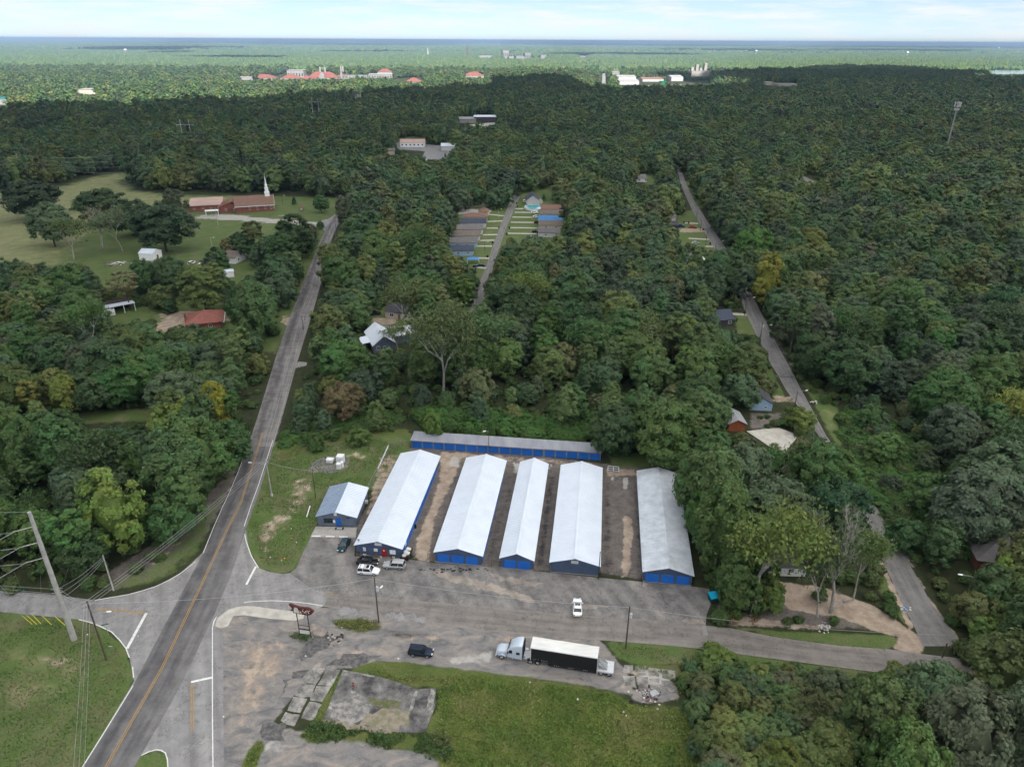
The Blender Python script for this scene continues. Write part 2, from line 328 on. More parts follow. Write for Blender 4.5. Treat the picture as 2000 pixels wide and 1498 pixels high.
# channel, feather in metres, weight, outline in photograph pixels on the ground
ZONES = [
 # grass (mown)
 ('G', 1.5, 1.0, [(-300, 1196), (0, 1194), (154, 1210), (193, 1222), (246, 1266), (262, 1325), (240, 1370), (161, 1498), (60, 1660), (-300, 1660)]),
 ('G', 1.0, 1.0, [(478, 1030), (503, 955), (535, 862), (640, 862), (740, 850), (804, 845), (800, 880), (775, 905), (742, 965), (720, 955), (640, 1000), (618, 1025), (592, 1078), (578, 1110), (552, 1121), (528, 1116), (505, 1109), (486, 1072)]),
 ('G', 2.0, 0.56, [(226, 1160), (305, 1144), (352, 1119), (398, 1078), (450, 958), (474, 898), (455, 900), (420, 960), (370, 1030), (300, 1095), (200, 1140), (120, 1150), (-300, 1138), (-300, 1150), (90, 1158)]),
 ('G', 1.5, 1.0, [(265, 1480), (305, 1464), (326, 1470), (330, 1500), (330, 1660), (180, 1660)]),
 ('G', 1.5, 0.9, [(1176, 1248), (1300, 1258), (1460, 1279), (1721, 1313), (1700, 1345), (1500, 1330), (1340, 1300), (1240, 1300), (1205, 1285)]),
 ('G', 0.8, 0.9, [(1440, 1222), (1520, 1232), (1640, 1236), (1745, 1240), (1758, 1256), (1735, 1268), (1641, 1261), (1520, 1245), (1428, 1227)]),
 ('G', 1.2, 0.8, [(1700, 1100), (1722, 1100), (1775, 1215), (1768, 1222), (1720, 1170)]),
 ('G', 2.0, 0.85, [(1510, 655), (1560, 735), (1620, 850), (1665, 925), (1740, 1050), (1770, 1090), (1800, 1085), (1740, 1010), (1680, 920), (1645, 870), (1640, 800), (1590, 740), (1540, 690)]),
 ('G', 1.5, 1.0, [(1500, 700), (1515, 740), (1534, 775), (1510, 780), (1490, 720)]),
 ('G', 2.0, 1.0, [(1434, 610), (1455, 612), (1480, 655), (1440, 655)]),
 ('G', 1.5, 0.9, [(1185, 880), (1320, 890), (1320, 915), (1195, 912)]),
 ('G', 1.5, 0.6, [(640, 1212), (700, 1204), (742, 1214), (752, 1232), (700, 1240), (650, 1226)]),
 ('G', 1.0, 0.8, [(556, 1236), (575, 1228), (612, 1232), (612, 1250), (570, 1256)]),
 # church field and yards on the left
 ('G', 6, 1.0, [(-500, 390), (60, 372), (242, 336), (248, 372), (330, 380), (600, 385), (694, 388), (640, 445), (600, 540), (565, 640), (540, 690), (470, 680), (300, 650), (200, 640), (170, 600), (120, 560), (-500, 560)]),
 ('G', 3, 1.0, [(700, 590), (760, 585), (930, 585), (925, 640), (870, 640), (720, 640)]),
 ('G', 3, 1.0, [(895, 400), (1000, 380), (1100, 370), (1110, 470), (980, 480), (950, 560), (925, 560), (900, 500)]),
 ('G', 4, 1.0, [(1000, 362), (1090, 362), (1100, 378), (1000, 380)]),
 ('G', 4, 1.0, [(1300, 415), (1365, 410), (1420, 525), (1330, 530)]),
 ('G', 4, 1.0, [(1258, 340), (1320, 340), (1330, 362), (1258, 362)]), ('G', 4, 1.0, [(1335, 355), (1350, 352), (1378, 405), (1362, 408)]),
 ('G', 5, 1.0, [(1560, 340), (1600, 340), (1600, 360), (1570, 360)]), ('G', 5, 1.0, [(770, 268), (840, 266), (840, 280), (770, 280)]),
 ('G', 3, 0.7, [(130, 800), (300, 795), (330, 825), (140, 832)]),
 # dry straw-coloured field
 ('D', 10, 0.95, [(-500, 395), (60, 376), (242, 337), (246, 368), (330, 384), (470, 384), (420, 410), (250, 400), (150, 470), (120, 520), (-500, 545)]),
 ('D', 2, 0.55, [(1170, 1290), (1320, 1300), (1320, 1340), (1200, 1325)]), ('D', 2.5, 0.6, [(1590, 770), (1640, 810), (1640, 870), (1625, 862)]),
 ('D', 2.5, 0.45, [(0, 1260), (160, 1255), (200, 1330), (60, 1400), (0, 1390)]), ('D', 2, 0.5, [(660, 862), (740, 858), (745, 880), (680, 890)]),
 # leaf litter, worn earth
 ('L', 1.5, 0.9, [(560, 880), (900, 872), (1180, 905), (1300, 915), (1300, 1140), (1180, 1120), (960, 1110), (830, 1098), (800, 1085), (780, 1030), (690, 1060), (700, 1010), (740, 960), (770, 890)]),
 ('L', 1.5, 0.8, [(1400, 1180), (1500, 1140), (1640, 1150), (1700, 1230), (1430, 1225), (1380, 1210)]),
 ('L', 2.0, 0.9, [(220, 1156), (320, 1125), (400, 1050), (455, 950), (470, 895), (440, 900), (400, 960), (300, 1060), (180, 1135)]),
 ('L', 1.5, 0.3, [(1560, 760), (1700, 960), (1760, 1040), (1740, 1060), (1660, 930)]), ('L', 3, 0.7, [(1480, 620), (1580, 780), (1600, 780), (1500, 620)]),
 ('L', 2, 0.7, [(1460, 805), (1530, 805), (1530, 835), (1460, 840)]), ('L', 3, 0.8, [(250, 575), (400, 580), (390, 600), (270, 590)]),
 # sandy / bare
 ('S', 2.2, 0.50, [(500, 1085), (482, 1040), (520, 1010), (560, 985), (545, 960), (560, 940), (590, 925), (622, 945), (612, 975), (580, 1010), (545, 1045), (530, 1080), (512, 1098)]),
 ('S', 1.0, 0.9, [(860, 880), (905, 888), (885, 940), (850, 1010), (842, 1060), (840, 1098), (808, 1092), (815, 1050), (840, 990), (858, 940)]),
 ('S', 0.8, 0.9, [(1218, 1005), (1235, 1010), (1238, 1040), (1232, 1075), (1234, 1110), (1222, 1128), (1214, 1128), (1216, 1080)]),
 ('S', 0.9, 0.75, [(1180, 915), (1240, 915), (1245, 930), (1185, 930)]), ('S', 0.9, 0.6, [(880, 880), (1160, 903), (1160, 912), (890, 895)]),
 ('S', 1.0, 0.55, [(740, 890), (790, 885), (770, 930), (745, 975), (730, 1000), (700, 1030), (716, 985)]),
 ('S', 0.9, 1.0, [(1510, 1134), (1545, 1138), (1610, 1148), (1640, 1160), (1700, 1180), (1745, 1205), (1785, 1235), (1812, 1255), (1795, 1278), (1745, 1268), (1755, 1245), (1700, 1228), (1640, 1205), (1600, 1200), (1540, 1190), (1520, 1165)]),
 ('S', 0.8, 0.8, [(1415, 1195), (1470, 1205), (1540, 1215), (1620, 1222), (1620, 1232), (1540, 1228), (1440, 1222)]),
 ('S', 0.5, 0.95, [(1714, 1094), (1722, 1094), (1745, 1141), (1787, 1227), (1775, 1225), (1738, 1150)]),
 ('S', 0.6, 0.75, [(1768, 1087), (1774, 1087), (1822, 1175), (1880, 1252), (1872, 1255), (1815, 1178)]),
 ('S', 2.5, 0.95, [(298, 615), (340, 605), (420, 612), (458, 618), (458, 626), (420, 628), (345, 650), (312, 648)]), ('S', 2, 0.9, [(555, 616), (575, 622), (566, 640), (548, 628)]),
 ('S', 2, 0.8, [(395, 505), (435, 500), (440, 506), (400, 512)]), ('S', 3, 0.8, [(1325, 446), (1385, 446), (1388, 454), (1325, 455)]),
 ('S', 1.5, 0.8, [(722, 620), (780, 622), (775, 634), (725, 636)]), ('S', 1.5, 0.9, [(815, 682), (848, 688), (848, 706), (820, 702)]),
 ('S', 2, 0.8, [(1508, 772), (1550, 775), (1552, 785), (1508, 785)]), ('S', 0.8, 0.6, [(1640, 925), (1664, 935), (1660, 945), (1645, 940)]),
 ('S', 0.6, 0.55, [(1225, 1300), (1300, 1300), (1325, 1340), (1240, 1345)]), ('S', 0.7, 0.5, [(1180, 1330), (1225, 1335), (1270, 1350), (1220, 1350)]),
 ('S', 2.5, 0.52, [(470, 1240), (560, 1245), (585, 1262), (560, 1320), (500, 1410), (460, 1470), (445, 1400), (450, 1300)]), ('S', 2.0, 0.52, [(585, 1300), (660, 1265), (740, 1258), (800, 1262), (780, 1280), (700, 1285), (640, 1305), (600, 1315)]),
 ('S', 1.5, 0.50, [(740, 1240), (840, 1235), (900, 1245), (860, 1260), (760, 1258)]), ('S', 1.2, 0.55, [(940, 1240), (1000, 1238), (1060, 1250), (1030, 1262), (950, 1256)]), ('S', 1.5, 0.48, [(560, 1222), (640, 1212), (660, 1240), (600, 1262)]), ('S', 1.5, 0.5, [(1030, 1325), (1180, 1342), (1170, 1352), (1040, 1335)]),
 ('S', 1.5, 0.45, [(640, 1402), (700, 1424), (790, 1430), (700, 1440), (620, 1420)]), ('S', 2, 0.42, [(300, 1085), (360, 1035), (400, 1000), (410, 1010), (370, 1060), (310, 1110), (240, 1140)]), ('S', 2, 0.46, [(60, 1280), (150, 1265), (170, 1300), (90, 1330)]), ('S', 1.5, 0.45, [(1340, 1272), (1420, 1280), (1440, 1295), (1350, 1290)]), ('S', 1.2, 0.5, [(640, 890), (700, 880), (740, 890), (700, 900)]),
 # old grey asphalt and gravel
 ('A', 1.2, 1.0, [(420, 1240), (430, 1180), (560, 1180), (600, 1190), (640, 1186), (742, 1195), (830, 1210), (950, 1222), (1090, 1240), (1170, 1246), (1215, 1300), (1230, 1320), (1240, 1360), (1190, 1348), (1100, 1332), (1000, 1320), (900, 1312), (840, 1300), (740, 1292), (690, 1304), (640, 1308), (600, 1330), (540, 1400), (520, 1440), (500, 1498), (470, 1600), (437, 1600)]),
 ('A', 0.9, 0.8, [(500, 1440), (560, 1420), (620, 1430), (700, 1440), (760, 1460), (900, 1465), (920, 1520), (700, 1560), (480, 1560)]),
 ('A', 0.8, 0.95, [(1240, 1345), (1320, 1335), (1330, 1365), (1260, 1375), (1230, 1365)]),
 ('A', 0.6, 0.9, [(600, 925), (603, 912), (612, 900), (640, 890), (672, 893), (684, 893), (680, 915), (640, 926), (625, 922)]),
 ('A', 1.5, 0.9, [(1500, 985), (1560, 980), (1600, 1020), (1520, 1040)]), ('A', 3, 0.9, [(1740, 1075), (1790, 1080), (1800, 1100), (1770, 1110)]),
 ('A', 0.6, 0.7, [(476, 1040), (484, 1036), (522, 905), (540, 862), (552, 820), (546, 820), (528, 880), (505, 955)]), ('A', 0.6, 0.6, [(394, 1078), (398, 1080), (450, 960), (476, 900), (470, 900), (440, 960)]),
 # pale worn concrete spots
 ('C', 0.6, 0.8, [(880, 890), (900, 893), (895, 912), (878, 912)]), ('C', 0.5, 0.8, [(1002, 902), (1018, 905), (1010, 930), (1003, 925)]), ('C', 0.5, 0.75, [(1070, 905), (1082, 905), (1075, 925), (1070, 922)]),
 ('C', 0.4, 0.95, [(1217, 930), (1227, 931), (1226, 956), (1215, 956)]), ('C', 0.4, 0.9, [(1193, 929), (1200, 930), (1199, 939), (1192, 939)]),
 ('C', 0.6, 0.7, [(1240, 1303), (1300, 1305), (1318, 1335), (1262, 1342)]), ('C', 1.0, 0.6, [(870, 1282), (970, 1268), (965, 1300), (900, 1303), (870, 1296)]),
 ('C', 0.8, 0.45, [(780, 1425), (835, 1415), (850, 1440), (800, 1450)]), ('C', 0.8, 0.55, [(860, 1345), (900, 1350), (900, 1385), (860, 1385)]), ('C', 0.6, 0.6, [(500, 1450), (560, 1440), (560, 1470), (520, 1480)]),
 ('C', 2, 0.9, [(1460, 840), (1520, 835), (1530, 860), (1520, 880), (1480, 850)]), ('C', 2, 1.0, [(895, 408), (960, 410), (955, 420), (895, 418)]),
 ('C', 1.2, 1.0, [(388, 421), (400, 416), (440, 420), (478, 421), (480, 424), (620, 434), (640, 430), (634, 448), (600, 442), (480, 432), (400, 428)]), ('C', 0.7, 1.0, [(538, 410), (544, 408), (556, 422), (548, 424)]),
 ('C', 1, 0.9, [(1035, 388), (1060, 388), (1060, 398), (1045, 398)]),
 # tall weeds
 ('T', 1.8, 1.0, [(690, 1318), (740, 1308), (830, 1322), (900, 1318), (1000, 1322), (1100, 1338), (1190, 1352), (1250, 1378), (1330, 1380), (1350, 1400), (1400, 1560), (900, 1560), (840, 1470), (760, 1460), (700, 1445), (610, 1450), (580, 1440), (610, 1415), (640, 1330), (662, 1310), (668, 1312), (640, 1402), (700, 1425), (800, 1432), (850, 1390), (856, 1345), (760, 1335)]),
 ('T', 1.0, 0.9, [(480, 1470), (505, 1440), (520, 1452), (500, 1500), (470, 1560), (440, 1560)]),
 ('T', 1.5, 0.9, [(545, 862), (640, 845), (720, 835), (800, 838), (800, 850), (740, 852), (640, 866), (545, 905)]),
 ('T', 0.8, 0.8, [(645, 1210), (700, 1206), (740, 1216), (748, 1228), (700, 1236), (655, 1224)]),
 ('T', 0.6, 0.7, [(1225, 1296), (1330, 1292), (1335, 1330), (1310, 1320), (1230, 1305)]),
 ('T', 0.8, 0.8, [(684, 1302), (740, 1287), (840, 1297), (930, 1308), (1010, 1318), (1100, 1330), (1200, 1346), (1200, 1356), (1000, 1330), (860, 1330), (690, 1325)]), ('T', 1.0, 0.8, [(852, 1345), (915, 1335), (920, 1400), (900, 1440), (850, 1440)]),
 # black mildew and dark stains
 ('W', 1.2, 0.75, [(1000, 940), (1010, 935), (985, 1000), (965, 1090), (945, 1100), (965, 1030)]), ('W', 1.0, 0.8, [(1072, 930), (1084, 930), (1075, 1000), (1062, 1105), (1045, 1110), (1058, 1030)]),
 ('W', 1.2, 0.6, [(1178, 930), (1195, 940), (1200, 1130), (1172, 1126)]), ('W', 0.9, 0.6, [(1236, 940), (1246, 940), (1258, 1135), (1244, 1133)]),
 ('W', 1.0, 0.5, [(760, 960), (745, 1000), (722, 1020), (700, 1060), (690, 1050), (715, 1000)]), ('W', 1.0, 0.55, [(905, 900), (912, 905), (870, 1020), (850, 1080), (845, 1060), (880, 970)]),
 ('W', 1.2, 0.55, [(600, 1240), (660, 1245), (640, 1262), (590, 1290), (560, 1300), (570, 1280)]), ('W', 1.0, 0.55, [(735, 1222), (840, 1230), (860, 1245), (780, 1250), (740, 1240)]),
 ('W', 0.8, 0.55, [(640, 1296), (690, 1275), (740, 1282), (700, 1300), (660, 1306)]), ('W', 1.0, 0.45, [(1040, 1300), (1180, 1320), (1210, 1345), (1100, 1330), (1000, 1312)]),
 ('W', 0.6, 0.6, [(506, 1425), (520, 1412), (556, 1420), (548, 1448), (508, 1445)]), ('W', 0.5, 0.5, [(574, 1312), (598, 1312), (592, 1325), (570, 1322)]),
]
xs = np.concatenate([-np.geomspace(132, 60000, 70)[::-1], np.linspace(-130, 150, 312), np.geomspace(152, 60000, 70)])
ys = np.concatenate([[-60000, -8000, -1500, -300, -50, 20, 50], np.linspace(62, 205, 160), np.geomspace(206.2, 900, 170), np.geomspace(910, 60000, 60)])
gx, gy = np.meshgrid(xs, ys); GP = np.stack([gx.ravel(), gy.ravel()], 1)
chan = {k: np.zeros(len(GP)) for k in 'GSACLDTW'}
for ch, fe, wt, px in ZONES:
    poly = W2(px); b0, b1 = poly.min(0) - fe - 1, poly.max(0) + fe + 1
    idx = np.nonzero((GP[:, 0] > b0[0]) & (GP[:, 0] < b1[0]) & (GP[:, 1] > b0[1]) & (GP[:, 1] < b1[1]))[0]
    if len(idx): chan[ch][idx] = np.maximum(chan[ch][idx], wt * np.clip(0.5 + sdist(poly, GP[idx]) / (2 * fe), 0, 1))

def ground_material():
    m, N, L, b = nodes_of('ground_cover')
    P = N.new('ShaderNodeNewGeometry').outputs['Position']
    def noise(scale, detail=6, rough=0.6, st=None, dist=0):
        s = P
        if st:
            mp = N.new('ShaderNodeMapping'); mp.inputs['Scale'].default_value = st[:3]
            if len(st) > 3: mp.inputs['Rotation'].default_value = (0, 0, st[3])
            L.new(P, mp.inputs['Vector']); s = mp.outputs[0]
        n = N.new('ShaderNodeTexNoise'); n.inputs['Scale'].default_value = scale; n.inputs['Detail'].default_value = detail; n.inputs['Roughness'].default_value = rough
        n.inputs['Distortion'].default_value = dist
        L.new(s, n.inputs['Vector']); return n.outputs['Fac']
    def math_(op, a, c):
        n = N.new('ShaderNodeMath'); n.operation = op
        for i, x in enumerate((a, c)):
            if isinstance(x, (int, float)): n.inputs[i].default_value = x
            else: L.new(x, n.inputs[i])
        return n.outputs[0]
    def ramp(fac, stops):
        r = N.new('ShaderNodeValToRGB'); e = r.color_ramp.elements
        while len(e) < len(stops): e.new(0.5)
        for i, (p, c) in enumerate(stops): e[i].position = p; e[i].color = c4(c)
        L.new(fac, r.inputs['Fac']); return r.outputs['Color']
    nb, nm, nf, ns = noise(0.07), noise(0.45, 8, 0.62), noise(2.6, 6, 0.7), noise(0.55, 8, 0.66, (0.55, 1.0, 1, -0.350), 0.8)
    ng = noise(0.16, 7, 0.68, dist=0.6); npeb = noise(7.0, 4, 0.8)
    atA = N.new('ShaderNodeAttribute'); atA.attribute_name = 'zone_a'; atB = N.new('ShaderNodeAttribute'); atB.attribute_name = 'zone_b'
    sA, sB = N.new('ShaderNodeSeparateColor'), N.new('ShaderNodeSeparateColor'); L.new(atA.outputs['Color'], sA.inputs[0]); L.new(atB.outputs['Color'], sB.inputs[0])
    def mask(w, n, amp, lo=0.40, hi=0.62):
        s = math_('ADD', w, math_('MULTIPLY', math_('SUBTRACT', n, 0.5), amp))
        mr = N.new('ShaderNodeMapRange'); mr.interpolation_type = 'SMOOTHSTEP'; mr.inputs['From Min'].default_value = lo; mr.inputs['From Max'].default_value = hi
        L.new(s, mr.inputs['Value']); return math_('MULTIPLY', mr.outputs[0], math_('GREATER_THAN', w, 0.01))
    col = ramp(nm, [(0.3, (0.022, 0.026, 0.012)), (0.55, (0.034, 0.042, 0.018)), (0.75, (0.050, 0.042, 0.024))])
    def over(c, fac, new):
        mx = N.new('ShaderNodeMixRGB'); L.new(fac, mx.inputs['Fac']); L.new(c, mx.inputs['Color1']); L.new(new, mx.inputs['Color2']); return mx.outputs[0]
    def blend(a, c, f=0.5, t='MIX'):
        mx = N.new('ShaderNodeMixRGB'); mx.blend_type = t; mx.inputs['Fac'].default_value = f; L.new(a, mx.inputs['Color1']); L.new(c, mx.inputs['Color2']); return mx.outputs[0]
    litter = blend(ramp(nm, [(0.38, (0.075, 0.066, 0.060)), (0.60, (0.175, 0.152, 0.134))]), ramp(nf, [(0.38, (0.065, 0.057, 0.052)), (0.62, (0.19, 0.168, 0.15))]))
    col = over(col, mask(sB.outputs[0], nm, 0.5), litter)
    grass = blend(ramp(ng, [(0.34, (0.056, 0.105, 0.022)), (0.46, (0.080, 0.130, 0.034)), (0.54, (0.108, 0.132, 0.050)), (0.62, (0.150, 0.134, 0.080)), (0.70, (0.21, 0.178, 0.12))]), ramp(nf, [(0.36, (0.038, 0.066, 0.016)), (0.52, (0.082, 0.114, 0.036)), (0.64, (0.13, 0.135, 0.072))]), 0.5)
    col = over(col, mask(atA_g := sA.outputs[0], nm, 0.55), grass)
    dry = blend(ramp(ng, [(0.36, (0.130, 0.185, 0.062)), (0.48, (0.180, 0.215, 0.088)), (0.58, (0.240, 0.235, 0.120)), (0.68, (0.29, 0.255, 0.165))]), ramp(nf, [(0.3, (0.10, 0.10, 0.045)), (0.7, (0.20, 0.18, 0.10))]), 0.4)
    col = over(col, mask(sB.outputs[1], ng, 1.0, 0.3, 0.8), dry)
    weed = blend(ramp(ng, [(0.36, (0.048, 0.076, 0.018)), (0.48, (0.080, 0.108, 0.026)), (0.57, (0.112, 0.115, 0.045)), (0.66, (0.15, 0.125, 0.075))]), ramp(nf, [(0.38, (0.042, 0.066, 0.016)), (0.62, (0.115, 0.13, 0.04))]))
    asph = blend(ramp(ns, [(0.36, (0.085, 0.083, 0.088)), (0.46, (0.165, 0.158, 0.155)), (0.53, (0.215, 0.195, 0.178)), (0.60, (0.29, 0.25, 0.21)), (0.68, (0.34, 0.295, 0.245))]), ramp(npeb, [(0.38, (0.085, 0.083, 0.085)), (0.62, (0.27, 0.26, 0.25))]), 0.4)
    col = over(col, mask(sA.outputs[2], nm, 0.6), asph)
    sand = blend(ramp(nm, [(0.36, (0.175, 0.130, 0.103)), (0.5, (0.29, 0.228, 0.182)), (0.64, (0.41, 0.345, 0.28))]), ramp(npeb, [(0.3, (0.17, 0.12, 0.085)), (0.7, (0.45, 0.37, 0.28))]), 0.4)
    col = over(col, mask(sA.outputs[1], nm, 0.95, 0.38, 0.62), sand)
    conc = blend(ramp(nm, [(0.3, (0.26, 0.25, 0.23)), (0.7, (0.46, 0.44, 0.40))]), ramp(npeb, [(0.3, (0.18, 0.175, 0.165)), (0.7, (0.44, 0.42, 0.39))]))
    col = over(col, mask(atA.outputs['Alpha'], nm, 0.8), conc)
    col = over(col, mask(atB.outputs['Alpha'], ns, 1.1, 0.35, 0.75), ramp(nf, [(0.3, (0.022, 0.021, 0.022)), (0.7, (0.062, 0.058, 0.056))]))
    col = over(col, mask(sB.outputs[2], nm, 0.7), weed)
    L.new(col, b.inputs['Base Color']); b.inputs['Roughness'].default_value = 0.95; b.inputs['Specular IOR Level'].default_value = 0.15
    bp = N.new('ShaderNodeBump'); bp.inputs['Strength'].default_value = 0.35; bp.inputs['Distance'].default_value = 0.12
    L.new(nf, bp.inputs['Height']); L.new(bp.outputs[0], b.inputs['Normal'])
ground_material()
nx, ny = len(xs), len(ys)
I = np.arange(nx * ny).reshape(ny, nx)
Q = np.stack([I[:-1, :-1], I[:-1, 1:], I[1:, 1:], I[1:, :-1]], -1).reshape(-1, 4)
def quad_mesh(name, V, Q, mat):
    me = bpy.data.meshes.new(name); me.vertices.add(len(V)); me.vertices.foreach_set('co', np.ascontiguousarray(V, np.float32).ravel())
    k = Q.shape[1]; me.loops.add(Q.size); me.loops.foreach_set('vertex_index', Q.ravel().astype(np.int32))
    me.polygons.add(len(Q)); me.polygons.foreach_set('loop_start', np.arange(0, Q.size, k, dtype=np.int32))
    me.update(calc_edges=True); me.materials.append(M[mat]); return me
def set_color(me, name, arr, dom='POINT'):
    a = me.attributes.new(name, 'FLOAT_COLOR', dom); a.data.foreach_set('color', np.ascontiguousarray(arr, np.float32).ravel())
me = quad_mesh('ground', np.c_[GP, np.zeros(len(GP))], Q, 'ground_cover')
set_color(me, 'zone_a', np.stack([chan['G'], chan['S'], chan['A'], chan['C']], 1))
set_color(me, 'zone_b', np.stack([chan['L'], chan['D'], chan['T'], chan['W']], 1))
tag(link('ground', me), kind='structure')

# ------------------------------------------------------------------ roads
def road_mat(name, c_dark, c_light, across, crack=0.0, tan=None, streak=0.08, contrast=0.9):
    m, N, L, b = nodes_of(name)
    uv = N.new('ShaderNodeAttribute'); uv.attribute_name = 'lane'
    sp = N.new('ShaderNodeSeparateXYZ'); L.new(uv.outputs['Vector'], sp.inputs[0])
    P = N.new('ShaderNodeNewGeometry').outputs['Position']
    mp = N.new('ShaderNodeMapping'); mp.inputs['Scale'].default_value = (6.0, streak, 1); L.new(uv.outputs['Vector'], mp.inputs['Vector'])
    n1 = N.new('ShaderNodeTexNoise'); n1.inputs['Scale'].default_value = 1.0; n1.inputs['Detail'].default_value = 7; L.new(mp.outputs[0], n1.inputs['Vector'])
    n2 = N.new('ShaderNodeTexNoise'); n2.inputs['Scale'].default_value = 0.35; n2.inputs['Detail'].default_value = 8; n2.inputs['Roughness'].default_value = 0.65; L.new(P, n2.inputs['Vector'])
    n3 = N.new('ShaderNodeTexNoise'); n3.inputs['Scale'].default_value = 8; n3.inputs['Detail'].default_value = 3; L.new(P, n3.inputs['Vector'])
    def ad(a, c, op='ADD', v=None):
        q = N.new('ShaderNodeMath'); q.operation = op; L.new(a, q.inputs[0])
        if v is None: L.new(c, q.inputs[1])
        else: q.inputs[1].default_value = v
        return q.outputs[0]
    cr = N.new('ShaderNodeValToRGB'); e = cr.color_ramp.elements
    while len(e) < len(across): e.new(0.5)
    for i, (p, g) in enumerate(across): e[i].position = p; e[i].color = (g, g, g, 1)
    L.new(sp.outputs[0], cr.inputs['Fac'])
    s = ad(ad(ad(ad(n1.outputs['Fac'], n2.outputs['Fac']), None, 'ADD', -1.0), None, 'MULTIPLY', contrast), cr.outputs['Color'], 'ADD')
    s = ad(s, ad(ad(n3.outputs['Fac'], None, 'ADD', -0.5), None, 'MULTIPLY', 0.35))
    r = N.new('ShaderNodeValToRGB'); r.color_ramp.elements[0].position = 0.25; r.color_ramp.elements[1].position = 0.75
    r.color_ramp.elements[0].color = c4(c_dark); r.color_ramp.elements[1].color = c4(c_light)
    if tan: el = r.color_ramp.elements.new(0.88); el.color = c4(tan)
    L.new(s, r.inputs['Fac']); col = r.outputs['Color']
    if crack:
        v = N.new('ShaderNodeTexVoronoi'); v.feature = 'DISTANCE_TO_EDGE'; v.inputs['Scale'].default_value = 0.22
        wv = N.new('ShaderNodeMixRGB'); wv.inputs['Fac'].default_value = 0.25; L.new(P, wv.inputs['Color1'])
        n4 = N.new('ShaderNodeTexNoise'); n4.inputs['Scale'].default_value = 0.5; n4.inputs['Detail'].default_value = 5; L.new(P, n4.inputs['Vector'])
        vm = N.new('ShaderNodeVectorMath'); vm.operation = 'SCALE'; vm.inputs['Scale'].default_value = 8; L.new(n4.outputs['Color'], vm.inputs[0])
        va = N.new('ShaderNodeVectorMath'); va.operation = 'ADD'; L.new(P, va.inputs[0]); L.new(vm.outputs[0], va.inputs[1]); L.new(va.outputs[0], v.inputs['Vector'])
        mr = N.new('ShaderNodeMapRange'); mr.inputs['From Min'].default_value = 0.0; mr.inputs['From Max'].default_value = 0.03
        mr.inputs['To Min'].default_value = crack; mr.inputs['To Max'].default_value = 0.0; L.new(v.outputs['Distance'], mr.inputs['Value'])
        mx = N.new('ShaderNodeMixRGB'); mx.inputs['Color2'].default_value = (0.05, 0.047, 0.045, 1); L.new(mr.outputs[0], mx.inputs['Fac']); L.new(col, mx.inputs['Color1']); col = mx.outputs[0]
    L.new(col, b.inputs['Base Color']); b.inputs['Roughness'].default_value = 0.9; b.inputs['Specular IOR Level'].default_value = 0.2
road_mat('asphalt_dark', (0.070, 0.068, 0.071), (0.172, 0.165, 0.162), [(0, 0.52), (0.10, 0.42), (0.22, 0.36), (0.36, 0.48), (0.50, 0.50), (0.66, 0.47), (0.82, 0.58), (1, 0.62)], 0.25)
road_mat('asphalt_far', (0.085, 0.079, 0.080), (0.225, 0.212, 0.205), [(0, 0.56), (0.10, 0.45), (0.28, 0.26), (0.42, 0.46), (0.53, 0.60), (0.68, 0.52), (0.82, 0.62), (1, 0.72)], 0.2)
road_mat('asphalt_pale', (0.155, 0.150, 0.150), (0.285, 0.278, 0.270), [(0, 0.5), (1, 0.5)], 0.45, (0.33, 0.30, 0.26), 0.5)
road_mat('asphalt_brown', (0.130, 0.118, 0.108), (0.225, 0.205, 0.188), [(0, 0.62), (0.15, 0.50), (0.3, 0.44), (0.5, 0.54), (0.7, 0.45), (0.85, 0.52), (1, 0.66)], 0.5)
road_mat('asphalt_grey', (0.120, 0.116, 0.114), (0.215, 0.205, 0.198), [(0, 0.6), (0.25, 0.45), (0.5, 0.55), (0.75, 0.45), (1, 0.62)], 0.35)
road_mat('asphalt_lot', (0.105, 0.100, 0.098), (0.225, 0.212, 0.200), [(0, 0.5), (1, 0.5)], 0.55, (0.30, 0.26, 0.215), 0.3, 1.3)

def strip(name, Lp, Rp, mat, z, seg=6, nc=4, parent=None):
    """road sheet between two edge lines given as paired world points"""
    Lp, Rp = np.array(Lp), np.array(Rp)
    t = np.linspace(0, len(Lp) - 1, (len(Lp) - 1) * seg + 1); k = np.arange(len(Lp))
    def ip(A): return np.stack([np.interp(t, k, A[:, 0]), np.interp(t, k, A[:, 1])], 1)
    a, b = ip(Lp), ip(Rp); c = (a + b) / 2
    al = np.concatenate([[0], np.cumsum(np.linalg.norm(np.diff(c, axis=0), axis=1))])
    s = np.linspace(0, 1, nc + 1)
    V = a[:, None] * (1 - s)[None, :, None] + b[:, None] * s[None, :, None]
    n = len(t); V3 = np.concatenate([V.reshape(-1, 2), np.full((n * (nc + 1), 1), z)], 1)
    I = np.arange(n * (nc + 1)).reshape(n, nc + 1)
    Q = np.stack([I[:-1, :-1], I[:-1, 1:], I[1:, 1:], I[1:, :-1]], -1).reshape(-1, 4)
    me = quad_mesh(name, V3, Q, mat)
    at = me.attributes.new('lane', 'FLOAT_VECTOR', 'POINT')
    lane = np.stack([np.tile(s, n), np.repeat(al, nc + 1), np.zeros(n * (nc + 1))], 1)
    at.data.foreach_set('vector', lane.astype(np.float32).ravel())
    o = link(name, me, parent)
    return o if parent else tag(o, kind='structure')
